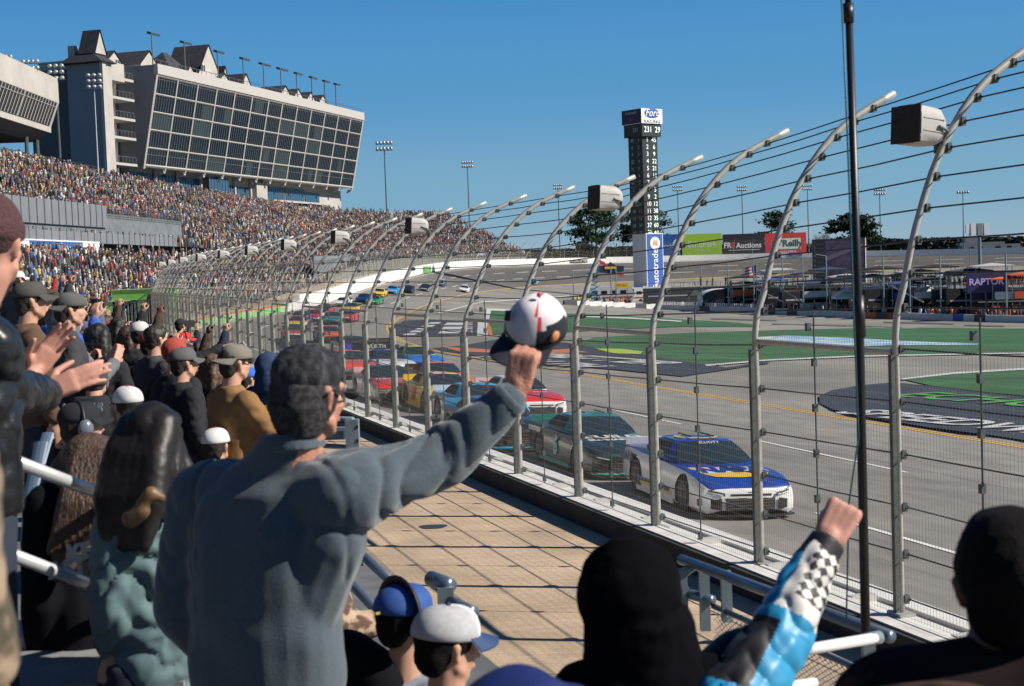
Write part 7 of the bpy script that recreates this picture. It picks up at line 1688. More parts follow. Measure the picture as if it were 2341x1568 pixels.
F = Fig(); F.loft([(PH(0, -.030, -.105), MH @ V3((1, 0, 0)), MH @ V3((0, 1, 0)), .052, .048), (PH(0, -.028, -.075), MH @ V3((1, 0, 0)), MH @ V3((0, 1, 0)), .070, .066), (PH(0, -.026, -.03), MH @ V3((1, 0, 0)), MH @ V3((0, 1, 0)), .085, .090), (PH(0, -.014, .03), MH @ V3((1, 0, 0)), MH @ V3((0, 1, 0)), .087, .098)])
F.fuse('cropped_sides', mat('cropped_grey_hair', (.075, .072, .075), rough=.8, spec=.2, c2=(.03, .028, .03), nscale=60, bump=.6, bscale=300), man, .007, 3, lambda co, n: .002 * noise3(co, 120))
b = MB(); b.tube([PH(.088, -.01, .018), PH(.086, .06, .014), PH(.07, .098, .012)], .0035, 6); b.tube([PH(.088, -.01, .018), PH(.088, -.03, .004)], .0035, 6); b.sphere(PH(.045, .108, .008), (.022, .006, .015), 12, 8); b.build('spectacles', blk, man, True)
# --- the cap he waves
CC = Wp(1226, 736, 4.25); cw_ = mat('cap_white', (.72, .68, .70), rough=.85, noise=.02, nscale=5); cn_ = mat('cap_navy', (.012, .016, .028), rough=.85)
wc = empty('waved_cap', CC); tag(wc, 'white cap with red stripe and navy brim held high in the raised hand', 'cap')
cu_ = V3((.10, -.55, .84)).normalized(); cfw = V3((-.35, .2, -.9)); cf_ = (cfw - cu_ * cfw.dot(cu_)).normalized(); cr_ = cf_.cross(cu_)
MC = Matrix((cr_, cf_, cu_)).transposed()
mb = MB(); vv = []; N = 36; K = 10
for i in range(K + 1):
    a = i / K * math.pi / 2
    for j in range(N):
        b_ = 2 * math.pi * j / N; rr = math.cos(a) ** .72; x, y, z = .086 * rr * math.cos(b_), .100 * rr * math.sin(b_), -.03 + .112 * math.sin(a) ** .9
        q = V3((x, y, z)); q *= 1 + .13 * noise3(q, 11, 4); vv.append(MC @ q)
h = len(vv); vv += [v * .96 for v in vv]
ff = [(i * N + j, i * N + (j + 1) % N, (i + 1) * N + (j + 1) % N, (i + 1) * N + j) for i in range(K) for j in range(N)]
mb.raw(vv, ff + [tuple(h + q for q in f_[::-1]) for f_ in ff] + [(j, h + j, h + (j + 1) % N, (j + 1) % N) for j in range(N)])
redm = mat('cap_red', (.62, .06, .06), rough=.8)
for n_, f_ in enumerate(mb.f[:len(ff)]):
    i, j = divmod(n_, N)
    if j == (13 if i < 6 else 12) and i > 2 or (j == 29 and i > 2): mb.mi[n_] = 1
    if i < (4 if 14 < j < 21 else 3) and 12 < j < 24: mb.mi[n_] = 2
mb.build('crown', [cw_, redm, cn_], wc, True)
mb = MB(); A = []; B = []
for j in range(17):
    a = math.pi * (.08 + .84 * j / 16); e = .085 * math.sin(a) ** .6; A.append(MC @ V3((.086 * math.cos(a), .098 * math.sin(a), -.03 - .01 * abs(math.cos(a))))); B.append(MC @ V3((.090 * math.cos(a), .098 * math.sin(a) + e, -.045 - .028 * abs(math.cos(a)) ** 1.5)))
mb.strip(A, B); mb.strip([b_ - cu_ * .006 for b_ in B], [a_ - cu_ * .006 for a_ in A]); mb.strip(B, [b_ - cu_ * .006 for b_ in B]); mb.build('brim', cn_, wc, True)
mb = MB(); A = [MC @ V3((.088 * math.cos(a), .102 * math.sin(a), -.036)) for a in np.linspace(0, 6.283, 33)]; B = [MC @ V3((.091 * math.cos(a), .104 * math.sin(a), -.020)) for a in np.linspace(0, 6.283, 33)]; mb.strip(A, B); mb.build('sweatband', cn_, wc, True)
mb = MB(); q = MC @ V3((.046, .078, .040)); mb.box((0, 0, 0), (.032, .032, .004)); o = mb.build('patch', cn_, wc); nn_ = q.normalized(); o.rotation_euler = nn_.to_track_quat('Z', 'Y').to_euler(); o.location = q * 1.04
mb = MB(); mb.sphere(MC @ V3((-.084, .022, .0)), (.010, .022, .018), 10, 6, M=MC); mb.build('emblem', mat('emblem_orange', (.5, .2, .08)), wc, True)
MB().sphere(MC @ V3((0, 0, .098)), .008, 8, 6).build('button', redm, wc)
# --- generic close figure from explicit joints (world points)
def close_person(label, headc, face, S, E, Wr, hands, mats, hat=None, hatm=None, brimm=None, hairstyle='short', hairmat=None, up=(0, 0, 1), floor=None, vox=.009, broad=.2, amp=.011, hs=1., hem=.75, skinm=None, extra=None, name='person'):
    fl = floor if floor is not None else headc.z - 1.64
    root = empty(name, (headc.x, headc.y, fl)); tag(root, label, 'person'); O = root.location; hc = headc - O; S = [s - O for s in S]; E = [None if e is None else e - O for e in E]; Wr = [None if e is None else e - O for e in Wr]
    X = (S[1] - S[0]).normalized(); Fw = V3((-X.y, X.x, 0)).normalized(); c = (S[0] + S[1]) / 2; H0 = hc.z - .72
    F = Fig(); head_geo(F, hc, face, up, hs); F.cap(c + V3((0, 0, -.02)), hc + V3((0, 0, -.07)), .065 * hs, .058 * hs); F.loft([(V3((c.x, c.y, H0)), X, Fw, .14, .09), (c + V3((0, 0, -.1)), X, Fw, .15, .1), (c + V3((0, 0, .04)), X, Fw, .09, .07)])
    for s in (0, 1):
        if E[s] is None: continue
        F.chain([S[s], E[s], Wr[s]], [.05, .042, .031]); h = hands[s]
        if h: hand(F, Wr[s], h[0], h[1], h[2], h[3], .08, h[4] if len(h) > 4 else 1.)
    for s in (-1, 1): F.chain([V3((c.x, c.y, H0)) + X * s * .1, V3((c.x, c.y, H0 * .5)) + X * s * .11, V3((c.x, c.y, .08)) + X * s * .12], [.085, .06, .045])
    F.fuse('body', skinm or skin, root, vox, 4)
    F = Fig(); F.loft([(V3((c.x, c.y, H0 - .06)), X, Fw, broad * .98, .14), (V3((c.x, c.y, H0 + .18)), X, Fw, broad, .145), (c + V3((0, 0, -.14)), X, Fw, broad * 1.02, .14), (c + V3((0, 0, .0)), X, Fw, broad * .9, .12), (c + V3((0, 0, .06)), X, Fw, broad * .5, .08)])
    ax = []
    for s in (0, 1):
        if E[s] is None: F.chain([S[s], S[s] + V3((0, 0, -.3)) + X * (.05 if s else -.05), S[s] + V3((0, 0, -.55)) + Fw * .1], [.09, .078, .06]); continue
        e = E[s]; w_ = e.lerp(Wr[s], .94); F.chain([S[s], e, w_], [.092, .076, .058]); ax += [(S[s], e, 1.), (e, w_, 1.)]
    F.cap(c, S[0], .1, .095); F.cap(c, S[1], .1, .095)
    j = F.fuse('jacket', mats[0], root, vox * 1.2, 4, wrinkle(ax, amp, 66) if ax else (lambda co, n: amp * .8 * noise3(co, 7)))
    F = Fig(); F.loft([(V3((c.x, c.y, H0 - .12)), X, Fw, .18, .13), (V3((c.x, c.y, H0 + .05)), X, Fw, .175, .125)])
    for s in (-1, 1): F.chain([V3((c.x, c.y, H0 - .05)) + X * s * .09, V3((c.x, c.y, H0 * .5)) + X * s * .1, V3((c.x, c.y, .1)) + X * s * .11], [.105, .085, .07])
    F.fuse('trousers', mats[1], root, .02, 4)
    if hat in (None, 'cap', 'cap_back', 'long'):
        F = Fig(); hair_geo(F, hc + (V3((0, 0, -.012)) if hat in ('cap', 'cap_back') else V3((0, 0, 0))), face, up, hs * (.98 if hat in ('cap', 'cap_back') else 1.03), hairstyle); F.fuse('hair', hairmat or mat('near_hair', (.007, .006, .006), rough=.85, spec=.15, noise=.4, nscale=40, bump=.4, bscale=220), root, .009, 3, lambda co, n: .003 * noise3(co, 18) + .002 * noise3(co, 70))
    if hat in ('cap', 'cap_back'): cap_hat(root, hc, face, up, 1.06 * hs, hatm, brimm or hatm, back=hat == 'cap_back', panel=extra)
    if hat == 'beanie':
        fz = V3(face).normalized(); F = Fig(); r_ = fz.cross(V3(up)).normalized(); Mh = Matrix((r_, fz, r_.cross(fz))).transposed(); F.ball(hc + Mh @ V3((0, -.02, .055)), (.098, .116, .105), Mh); F.loft([(hc + Mh @ V3((0, -.022, .015)), r_, fz, .097, .112), (hc + Mh @ V3((0, -.02, .06)), r_, fz, .1, .115)])
        F.fuse('beanie', hatm, root, .008, 4)
    if hat == 'hood':
        fz = V3(face).normalized(); r_ = fz.cross(V3(up)).normalized(); Mh = Matrix((r_, fz, r_.cross(fz))).transposed(); F = Fig(); F.ball(hc + Mh @ V3((0, -.03, .035)), (.12, .14, .135), Mh); F.loft([(c + V3((0, -.02, -.06)), X, Fw, .23, .13), (c + V3((0, -.02, .02)), X, Fw, .19, .13), (c.lerp(hc, .45), X, Fw, .14, .13), (hc + V3((0, -.02, -.02)), X, Fw, .122, .135)])
        F.fuse('hood', mats[0], root, .010, 5, lambda co, n: .010 * noise3(co, 11) + .004 * noise3(co, 30))
    return root, hc, c, X, Fw
leather = mat('black_leather', (.012, .014, .017), rough=.35, spec=.5, bump=.35, bscale=14)
blkc = mat('plain_black_cloth', (.009, .009, .012), rough=1, spec=.1); 
# --- leather jacket and brown beanie, clapping, at the left edge
hc = Wp(-22, 562, 4.1)
r1, *_ = close_person('person in brown knitted beanie and black leather jacket clapping at the left edge', hc, (.12, .99, -.05), [Wp(-190, 800, 4.2), Wp(-28, 790, 4.0)], [None, Wp(8, 900, 4.15)], [None, Wp(106, 900, 4.9)], [None, None], [leather, cloth((.02, .03, .05))], 'beanie', mat('brown_knit', (.095, .042, .045), rough=.95, noise=.2, nscale=80, bump=.8, bscale=150), vox=.009, broad=.21, amp=.016, hs=1.05, skinm=pks)
F = Fig(); O = r1.location; hand(F, Wp(108, 897, 5.0) - O, V3((.88, .1, .36)), V3((.2, .95, -.2)), 1, [.2, .15, .12, .2], .04, 1.1); F.cap(Wp(50, 905, 4.7) - O, Wp(108, 897, 5.0) - O, .032, .03)
F.fuse('near_hand', pks, r1, .006, 3)
F = Fig(); hand(F, Wp(78, 852, 5.3) - O, V3((.6, .1, .8)), V3((.4, -.85, -.2)), -1, [.2, .15, .15, .25], .03, 1.1); F.cap(Wp(25, 930, 5.0) - O, Wp(78, 852, 5.3) - O, .034, .03); F.fuse('far_hand', pks, r1, .006, 3)
# --- man at the very edge in a patterned jacket
camo = mat('camo_cloth', (.30, .22, .15), rough=.9, nscale=9, c2=(.07, .06, .04), lo=.45, hi=.55)
close_person('person in tan patterned jacket cut off by the left edge of the picture', Wp(-330, 800, 1.9), (.5, .85, 0), [Wp(-560, 1030, 2.0), Wp(-165, 1080, 1.85)], [None, Wp(-122, 1350, 1.85)], [None, Wp(-50, 1520, 1.9)], [None, ((.2, .3, -.9), (-1, 0, 0), -1, .4)], [camo, cloth((.03, .04, .07))], None, amp=.01)
# --- woman with long dark hair and teal sweatshirt
teal = mat('teal_sweat', (.10, .165, .18), rough=.8, noise=.1, nscale=30)
r2, hc2, c2_, X2, F2 = close_person('woman with very long dark hair in a grey teal sweatshirt', Wp(352, 1008, 4.45), (.35, .9, -.25), [Wp(278, 1215, 4.38), Wp(400, 1205, 4.48)], [Wp(262, 1400, 4.32), Wp(418, 1390, 4.42)], [Wp(290, 1545, 4.45), Wp(395, 1560, 4.55)], [((.2, .3, -.9), (1, 0, 0), -1, .4), ((-.2, .3, -.9), (-1, 0, 0), 1, .4)], [teal, cloth((.02, .025, .05))], 'long', hairstyle='long', broad=.142, amp=.020, hs=.90, hairmat=mat('long_black_hair', (.010, .008, .008), rough=.5, noise=.3, nscale=30))
F = Fig()
for k in range(9):
    x = 270 + k * 18; dY = .16 * ((k - 4) / 4) ** 2; F.chain([Wp(350 + (x - 342) * .5, 1000, 4.40 + dY * .6) - r2.location, Wp(x + 6, 1070, 4.32 + dY) - r2.location, Wp(x - 6 + 8 * math.sin(k * 2.1), 1172 - abs(k - 3) * 12 + 14 * math.sin(k * 1.7), 4.28 + dY) - r2.location], [.040, .033, .010])
F.fuse('long_hair', mat('long_black_hair', (.014, .011, .010), rough=.45, noise=.4, nscale=60), r2, .010, 4, lambda co, n: .0015 * math.sin(co.x * 260 + 5 * noise3(co, 6)) + .003 * noise3(co, 9))
b = MB(); F = Fig(); F.chain([Wp(322, 1155, 4.21) - r2.location, Wp(345, 1128, 4.21) - r2.location, Wp(370, 1138, 4.22) - r2.location], [.018, .024, .015]); F.cap(Wp(300, 1185, 4.22) - r2.location, Wp(325, 1168, 4.21) - r2.location, .03, .026)
F.fuse('hair_clip', mat('tan_clip', (.15, .085, .04), rough=.5, noise=.3, nscale=20), r2, .008, 2)
# --- woman with brown hair and lettered black top
r3, hc3, *_ = close_person('woman with long brown hair in a black top with white lettering, by the handrail', Wp(212, 1080, 4.9), (.5, .8, -.3), [Wp(118, 1165, 4.8), Wp(262, 1150, 5.0)], [None, None], [None, None], [None, None], [blkc, blkc], 'long', hairstyle='long', hairmat=mat('brown_hair', (.075, .042, .028), rough=.5, noise=.4, nscale=40, stretch=(1, 1, .12), bump=.7, bscale=120), broad=.17, floor=1.9)
F = Fig()
for k in range(8):
    x = 168 + k * 15; F.chain([Wp(205 + (x - 205) * .6, 1050, 4.8) - r3.location, Wp(x - 12, 1150, 4.7) - r3.location, Wp(x - 55 + k * 4, 1262 - k * 9, 4.66) - r3.location], [.042, .038, .014])
F.fuse('long_hair', _m['brown_hair'], r3, .010, 4, lambda co, n: .0015 * math.sin(co.x * 260 + 5 * noise3(co, 6)) + .003 * noise3(co, 9))
lw = mat('letter_pale', (.55, .55, .56), rough=.8)
for s_, x, y in (('KE', 178, 1250), ('AST', 150, 1288)):
    q = Wp(x + 4, y + 12, 4.42) - r3.location; text('back_lettering', s_, .066, lw, r3, frame(q, (1, .12, .12), (-.1, 0, 1)), ext=.003, bold=.004)
# --- hooded person at bottom centre right
r4, hc4, *_ = close_person('person in a black raised hood with bright blue straps, seen from behind', Wp(1452, 1385, 3.3), (.5, .85, 0), [Wp(1345, 1600, 3.3), Wp(1610, 1580, 3.25)], [None, None], [None, None], [None, None], [mat('black_hoodie', (.004, .004, .006), rough=1, spec=.05), blkc], 'hood', broad=.21, hs=1.12, floor=1.7, amp=.014)
bs = mat('strap_blue', (.02, .22, .50), rough=.5)
o = MB().tube([Wp(1662, 1562, 3.05), Wp(1668, 1600, 3.02), Wp(1640, 1680, 2.98)], [(.018, .006)] * 3, 8).build('strap', bs); o.parent = r4; o.location = -r4.location
o = MB().tube([Wp(1232, 1590, 3.15), Wp(1262, 1640, 3.1), Wp(1290, 1700, 3.1)], [(.02, .008)] * 3, 8).build('strap', bs); o.parent = r4; o.location = -r4.location
# --- raised fist in a racing jacket
blu2 = mat('jacket_cyan', (.02, .26, .48), rough=.45, noise=.05, nscale=5); 
A0, A1, A2, A3 = Wp(1655, 1640, 3.15), Wp(1775, 1470, 3.3), Wp(1868, 1275, 3.42), Wp(1893, 1235, 3.44)
r5 = empty('person', (A0.x - .05, A0.y, 1.7)); tag(r5, 'person raising a clenched fist in a cyan, white and chequered racing jacket', 'person'); O = r5.location
F = Fig(); hcx = Wp(1640, 1590, 3.0) - O
q = [a - O for a in (A0, A1, A2, A3)]; wd = (q[3] - q[2]).normalized(); F.chain([q[0], q[1], q[3] - wd * .02], [.052, .046, .034]); hand(F, q[3] - wd * .01, wd + V3((.05, 0, .2)), V3((.25, .9, -.2)), 1, [1.75, 1.8, 1.8, 1.8], .02, 1.12)
F.loft([(V3((0, 0, .9)), (1, 0, 0), (0, 1, 0), .14, .1), (V3((0, 0, 1.2)), (1, 0, 0), (0, 1, 0), .14, .1), (q[0] + V3((-.02, 0, .0)), (1, 0, 0), (0, 1, 0), .06, .06)])
F.fuse('body', pks, r5, .0065, 4)
F = Fig(); F.chain([q[0] + V3((-.16, 0, -.2)), q[0], q[0].lerp(q[1], .5), q[1], q[1].lerp(q[2], .5), q[2]], [.11, .095, .085, .078, .068, .052])
mats_ = [blu2, mat('jacket_white', (.62, .60, .57), rough=.5), mat('jacket_black', (.012, .012, .014), rough=.6)]
jm = F.fuse('jacket', blu2, r5, .006, 4, wrinkle([(q[0], q[1], 1.), (q[1], q[2], 1.)], .010, 60)); me = jm.data; me.materials.append(mats_[1]); me.materials.append(mats_[2])
for p_ in me.polygons:
    c_ = p_.center; t = (c_ - q[1]).dot(q[2] - q[1]) / (q[2] - q[1]).length_squared; ax_ = q[1] + (q[2] - q[1]) * t; v = c_ - ax_; ang = math.atan2(v.x, -v.y)
    if t > .25 and ang > -.75:
        p_.material_index = 1; L = (q[2] - q[1]).length; u = t * L / .030; w_ = ang * .068 / .030
        if -.25 < ang < 1.1 and t > .42 and (int(math.floor(u + w_)) + int(math.floor(u - w_))) % 2 == 0 and abs(w_) < 9: p_.material_index = 2
    if ang < -.75 and t > .75: p_.material_index = 2 if t > .9 else 0
    if t < .12 and v.x < -.01 and t > -.75: p_.material_index = 2
    if t < .25 and ang > 1.2: p_.material_index = 1
F = Fig(); F.loft([(q[2] - wd * .02, wd.cross(up), wd.cross(up).cross(wd), .048, .048), (q[2] + wd * .055, wd.cross(up), wd.cross(up).cross(wd), .042, .042)]); F.fuse('cuff', mats_[2], r5, .007, 2)
pq = Wp(1716, 1482, 3.30) - O; mb = MB(); 
for i, m_ in enumerate(('r', 'w', 'g')): pass
b = MB().box((0, 0, 0), (.085, .012, .085), Matrix.Rotation(.6, 3, 'Y')); b.build('glove_patch', mats_[2], r5, loc=pq); 
for i, cl in enumerate(((.6, .06, .03), (.6, .6, .6), (.02, .28, .1))): MB().box((0, 0, 0), (.018, .014, .022), Matrix.Rotation(.5, 3, 'Y')).build('patch_stripe', cloth(cl), r5, loc=pq + V3((-.02 + .016 * i, -.008, .025 - .026 * i)))
F = Fig(); F.chain([Wp(1590, 1600, 3.35) - O, Wp(1680, 1490, 3.4) - O, Wp(1778, 1452, 3.45) - O], [.07, .06, .05]); F.fuse('dark_sleeve', mats_[2], r5, .010, 4, lambda co, n: .010 * noise3(co, 12))
# --- dark head at the right corner
brn = mat('brown_fleece', (.022, .015, .014), rough=1, spec=.1, nscale=6, c2=(.12, .065, .04), lo=.52, hi=.62)
r6, hc6, *_ = close_person('dark haired person in brown jacket at the lower right corner', Wp(2312, 1342, 2.6), (.25, .95, .1), [Wp(2010, 1600, 2.6), Wp(2480, 1560, 2.55)], [None, None], [None, None], [None, None], [brn, blkc], None, broad=.235, hs=1.15, floor=1.7, amp=.02, skinm=dks)
# second dark shoulder mass left of it
close_person('person in dark brown coat whose shoulder fills the bottom right', Wp(2120, 1760, 2.3), (.3, .9, 0), [Wp(1850, 1715, 2.35), Wp(2240, 1690, 2.3)], [None, None], [None, None], [None, None], [mat('dark_brown_coat', (.012, .009, .010), rough=1, spec=.1, nscale=7, c2=(.09, .05, .035), lo=.54, hi=.64), blkc], None, broad=.24, floor=1.6, amp=.02)
# --- two children with caps, low in front
kb = mat('cap_blue', (.02, .075, .28), rough=.75, noise=.15, nscale=40)
r7, hc7, *_ = close_person('child in blue cap wearing black headphones', Wp(925, 1418, 4.9), (.72, .62, -.1), [Wp(845, 1600, 4.9), Wp(1000, 1590, 4.9)], [None, None], [None, None], [None, None], [mat('grey_hood_cloth', (.10, .125, .17), rough=.9, c2=(.4, .42, .45), nscale=7), blkc], 'cap', kb, mat('brim_blue', (.03, .15, .38), rough=.7), hs=.98, broad=.16, floor=1.75, hairstyle='short')
fz = V3((.72, .62, -.1)).normalized(); rr_ = fz.cross(up).normalized()
b = MB(); b.tube([hc7 + rr_ * .112 * math.cos(a) + V3((0, 0, .02 + .125 * math.sin(a))) - fz * .015 for a in np.linspace(0, math.pi, 14)], [(.022, .008)] * 14, 8); hp = b.build('headphone_band', blk, r7, True)
for s in (-1, 1): MB().sphere(hc7 + rr_ * .105 * s + V3((0, 0, .0)) - fz * .01, (.035, .05, .055), 14, 10).build('ear_cup', blk, hp, True)
MB().box(hc7 + rr_ * .02 - fz * .108 + V3((0, 0, .04)), (.05, .004, .008), Matrix.Rotation(.5, 3, 'Z')).build('cap_lettering', mat('gold_thread', (.5, .38, .1)), r7)
r8, *_ = close_person('child in white and grey cap with navy brim beside the blue cap', Wp(1022, 1478, 4.3), (.85, .5, -.15), [Wp(930, 1680, 4.3), Wp(1080, 1670, 4.3)], [None, None], [None, None], [None, None], [blkc, blkc], 'cap', mat('cap_grey', (.42, .42, .44), rough=.85, noise=.1, nscale=50), mat('brim_navy', (.02, .05, .14), rough=.7), hs=.98, broad=.15, floor=1.5, extra=mat('cap_front_white', (.66, .66, .68), rough=.8))
# camouflage sleeve and dark lap
r9 = empty('person', Wp(770, 1640, 5.2)); r9.location.z = 1.75; tag(r9, 'person in camouflage sleeve bending behind the waving man', 'person'); O = r9.location
F = Fig(); F.chain([Wp(742, 1360, 5.2) - O, Wp(790, 1450, 5.15) - O, Wp(850, 1425, 5.2) - O], [.04, .038, .03]); hand(F, Wp(850, 1425, 5.2) - O, (1, .3, -.3), (0, 0, -1), 1, .8); F.loft([(Wp(740, 1640, 5.3) - O, (1, 0, 0), (0, 1, 0), .12, .1), (Wp(740, 1420, 5.3) - O, (1, 0, 0), (0, 1, 0), .12, .1)]); F.fuse('body', dks, r9, .01, 3)
camo2 = mat('camo_tan', (.42, .31, .21), rough=.9, nscale=22, c2=(.10, .055, .04), lo=.47, hi=.56)
F = Fig(); F.chain([Wp(738, 1330, 5.2) - O, Wp(780, 1440, 5.15) - O, Wp(842, 1428, 5.2) - O], [.085, .075, .055]); F.fuse('camouflage_sleeve', camo2, r9, .01, 3, lambda co, n: .007 * noise3(co, 16))
F = Fig(); F.chain([Wp(720, 1680, 5.1) - O, Wp(790, 1520, 5.0) - O, Wp(870, 1560, 4.9) - O, Wp(880, 1700, 4.9) - O], [.15, .13, .11, .1]); F.fuse('dark_coat', blkc, r9, .014, 4)
# blue garment along the bottom edge
F = Fig(); r10 = empty('person', (Wp(1190, 1640, 2.4).x, 2.4, 1.6)); tag(r10, 'person in royal blue garment at the bottom edge, mostly out of the picture', 'person'); O = r10.location
F.ball(Wp(1190, 1720, 2.4) - O, (.08, .09, .1)); F.loft([(V3((0, 0, .7)), (1, 0, 0), (0, 1, 0), .15, .1), (V3((0, 0, 1.45)), (1, 0, 0), (0, 1, 0), .12, .09), (Wp(1190, 1690, 2.4) - O, (1, 0, 0), (0, 1, 0), .06, .06)]); F.fuse('body', skin, r10, .012, 3)
F = Fig(); F.ball(Wp(1180, 1640, 2.4) - O, (.115, .13, .085)); F.chain([Wp(1090, 1665, 2.4) - O, Wp(1300, 1640, 2.45) - O], [.075, .06]); F.fuse('blue_hood', mat('royal_blue', (.006, .015, .10), rough=.6, noise=.2, nscale=20), r10, .010, 4, lambda co, n: .008 * noise3(co, 13))
# ------------------------------------------------------------ rails, posts, monopod, seats
alr = mat('aluminium_rail', (.62, .62, .62), rough=.35, metal=.35); gst = mat('gate_steel', (.20, .25, .27), rough=.5, metal=.3, noise=.15, nscale=10)
h1 = empty('handrail'); tag(h1, 'pair of bright aluminium aisle handrails at the lower left', 'handrail')
MB().tube([Wp(18, 1048, 4.1), Wp(300, 1155, 4.75)], .020, 12).build('rail', alr, h1, True); MB().tube([Wp(12, 1262, 4.1), Wp(300, 1372, 4.75)], .020, 12).build('rail', alr, h1, True); MB().tube([Wp(295, 1150, 4.75), Wp(292, 1500, 4.75)], .022, 10).build('post', alr, h1, True)
for k, (pts) in enumerate(([(95, 1010, 5.4), (70, 1130, 5.3), (62, 1240, 5.2), (75, 1330, 5.2), (105, 1350, 5.2)], [(110, 990, 6.2), (90, 1060, 6.1), (85, 1180, 6.1)])):
    o = MB().tube([Wp(*q_) for q_ in pts], [(.028, .010)] * len(pts), 10).build('seat_back', mat('seat_blue_grey', (.12, .18, .26), rough=.5)); tag(o, ('blue grey curved seat back beside the lower handrail', 'blue grey curved seat back farther along the aisle')[k], 'seat')
o = MB().box((0, 0, 0), (.72, .25, .045)).box((0, -.1, -.04), (.72, .02, .05)).build('bench', mat('bench_grey', (.30, .31, .32), rough=.6, noise=.1, nscale=5)); o.location = Wp(190, 1448, 4.9); o.rotation_euler = (0, 0, R(-3)); tag(o, 'grey bench board with a small number at the lower left', 'bench')
text('seat_number', '2', .03, wl, o, frame((.07, -.115, -.04), (1, 0, 0), (0, 0, 1)), ext=.001)
for k, (x, y, Y, dz) in enumerate(((150, 1530, 4.6, 0), (150, 1640, 4.3, -.0))):
    o = MB().box((0, 0, 0), (.9, .55, .05)).build('stair_tread', mat('tread_concrete', (.22, .225, .225), rough=.9, noise=.15, nscale=8)); o.location = Wp(x, y, Y) ; tag(o, ('upper grey concrete tread at the lower left', 'lowest grey concrete tread at the bottom left edge')[k], 'step')
g1 = empty('gate_post'); tag(g1, 'tall grey steel gate post with perforated side and rails, right of the waving man', 'gate')
a = Wp(812, 958, 14); b_ = Wp(815, 1400, 14); MB().box((a + b_) / 2, (.13, .13, a.z - b_.z)).build('post', gst, g1); 
for k in range(14): 
    z = b_.z + (a.z - b_.z) * (k + .5) / 14; MB().box((a.x + .02, 14 - .068, z), (.02, .006, .03)).build('hole', blk, g1)
for dz in (0, -.28, -.42): MB().tube([a + V3((-.45, .3, dz)), a + V3((-.02, 0, dz))], .025, 8).build('cross_rail', gst, g1, True)
MB().box(a + V3((-.25, .15, -.15)), (.3, .1, .12)).build('latch_box', gst, g1); MB().box(Wp(822, 1195, 13.9), (.12, .1, .14)).build('hinge', gst, g1)
h2 = empty('handrail'); tag(h2, 'two blue grey tube handrails with reddish reflections slanting down beside the waving man', 'handrail')
tubeb = mat('tube_blue_grey', (.16, .21, .27), rough=.3, metal=.6)
MB().tube([Wp(770, 1215, 7.6), Wp(912, 1345, 7.1)], .026, 12).build('rail', tubeb, h2, True); MB().tube([Wp(760, 1290, 7.6), Wp(880, 1415, 7.1)], .026, 12).build('rail', tubeb, h2, True)
MB().box(Wp(752, 1420, 7.5), (.05, .05, .9)).build('post', gst, h2)
MB().tube([Wp(985, 1322, 6.6), Wp(1028, 1338, 6.45)], .037, 14).build('rail_end', tubeb, h2, True); MB().tube([Wp(1030, 1380, 6.4), Wp(1080, 1402, 6.25)], .036, 14).build('rail_end', tubeb, h2, True)
p_ = Wp(1020, 1395, 6.45); MB().box(p_, (.075, .05, .22)).build('bracket', gst, h2)
h3 = empty('handrail'); tag(h3, 'galvanised front railing with chain link infill at the lower right', 'railing')
MB().tube([Wp(1556, 1278, 7.3), Wp(2036, 1456, 5.7)], .027, 12).build('rail', tubeb, h3, True); MB().tube([Wp(1556, 1352, 7.3), Wp(1628, 1372, 7.1)], .027, 12).build('rail', tubeb, h3, True)
MB().tube([Wp(1630, 1385, 7.1), Wp(2036, 1560, 5.7)], .015, 10).build('rail', tubeb, h3, True); MB().tube([Wp(1545, 1325, 7.3), Wp(1590, 1290, 7.2)], .022, 10).build('rail', tubeb, h3, True)
for x, y0, y1, Y in ((1610, 1290, 1440, 7.15), (1660, 1305, 1420, 7.0), (1560, 1430, 1300, 7.25), (1985, 1440, 1600, 5.85)): MB().box((Wp(x, y0, Y) + Wp(x, y1, Y)) / 2, (.05, .05, abs(Wp(x, y0, Y).z - Wp(x, y1, Y).z))).build('post', gst, h3)
mb = MB(); c00, c10, c01, c11 = Wp(1632, 1395, 7.1), Wp(2030, 1565, 5.7), Wp(1632, 1640, 7.1), Wp(2030, 1800, 5.7); n = 34
def bl_(u, v): return c00.lerp(c10, u).lerp(c01.lerp(c11, u), v)
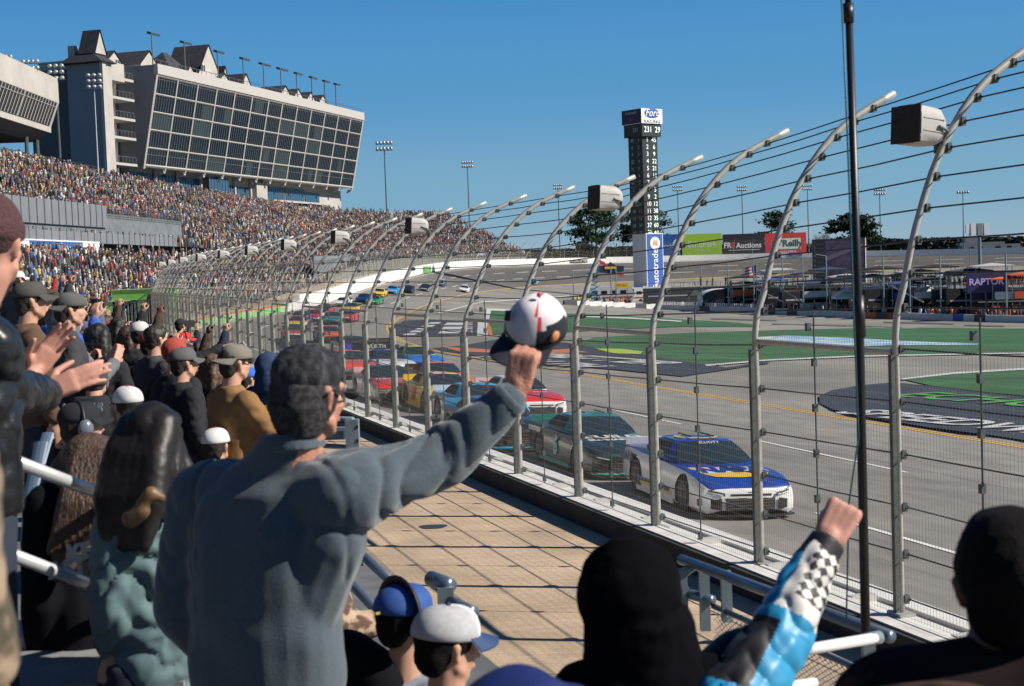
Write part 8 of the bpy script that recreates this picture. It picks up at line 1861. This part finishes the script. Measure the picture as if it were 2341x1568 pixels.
for k in range(-n, n):
    for sg in (1, -1):
        pts = []
        for j in range(2):
            pass
        u0 = k / n; 
        for (ua, va, ub, vb) in ([(u0, 0, u0 + .55, 1)] if sg > 0 else [(u0 + .55, 0, u0, 1)]):
            N_ = 12; prev = None
            for i in range(N_ + 1):
                u = ua + (ub - ua) * i / N_; v = i / N_
                if 0 <= u <= 1:
                    q_ = bl_(u, v)
                    if prev is not None: mb.tube([prev, q_], .0022, 3, cap=False)
                    prev = q_
                else: prev = None
mb.build('chain_link', galv, h3)
h4 = empty('handrail'); tag(h4, 'white painted handrail crossing in front of the chain link at the lower right', 'handrail')
MB().tube([Wp(1770, 1497, 4.6), Wp(1998, 1458, 5.0)], .020, 12).build('rail', mat('rail_white', (.72, .72, .72), rough=.35), h4, True); MB().tube([Wp(1975, 1461, 4.98), Wp(2010, 1456, 5.02)], .024, 12).build('rail_end', gst, h4, True)
MB().tube([Wp(1700, 1585, 4.4), Wp(1860, 1560, 4.7)], .018, 12).build('rail', _m['rail_white'], h4, True)
mp_ = empty('monopod_mast'); tag(mp_, 'tall thin black mast clamped to the front railing, crossing the whole picture height', 'mast'); mk = mat('mast_black', (.012, .013, .016), rough=.4)
MB().tube([Wp(1978, 1448, 5.5), Wp(1964, 760, 5.5), Wp(1962, 700, 5.5), Wp(1940, 40, 5.5)], [.019, .0185, .016, .0145], 12).build('pole', mk, mp_, True); MB().tube([Wp(1966, 770, 5.5), Wp(1962, 675, 5.5)], .022, 12).build('joint', mk, mp_, True)
MB().tube([Wp(1939, 52, 5.5), Wp(1938, 8, 5.5)], .021, 12).build('joint', mk, mp_, True); MB().tube([Wp(1938, 10, 5.5), Wp(1937, -60, 5.5)], .012, 10).build('tip', mk, mp_, True)
MB().tube([Wp(1922, -30, 5.48), Wp(1936, 300, 5.48), Wp(1950, 700, 5.47), Wp(1962, 1000, 5.48), Wp(1940, 1150, 5.46), Wp(1934, 1420, 5.5)], .0035, 6).build('cord', mat('cord_blue', (.02, .09, .12), rough=.5), mp_, True)
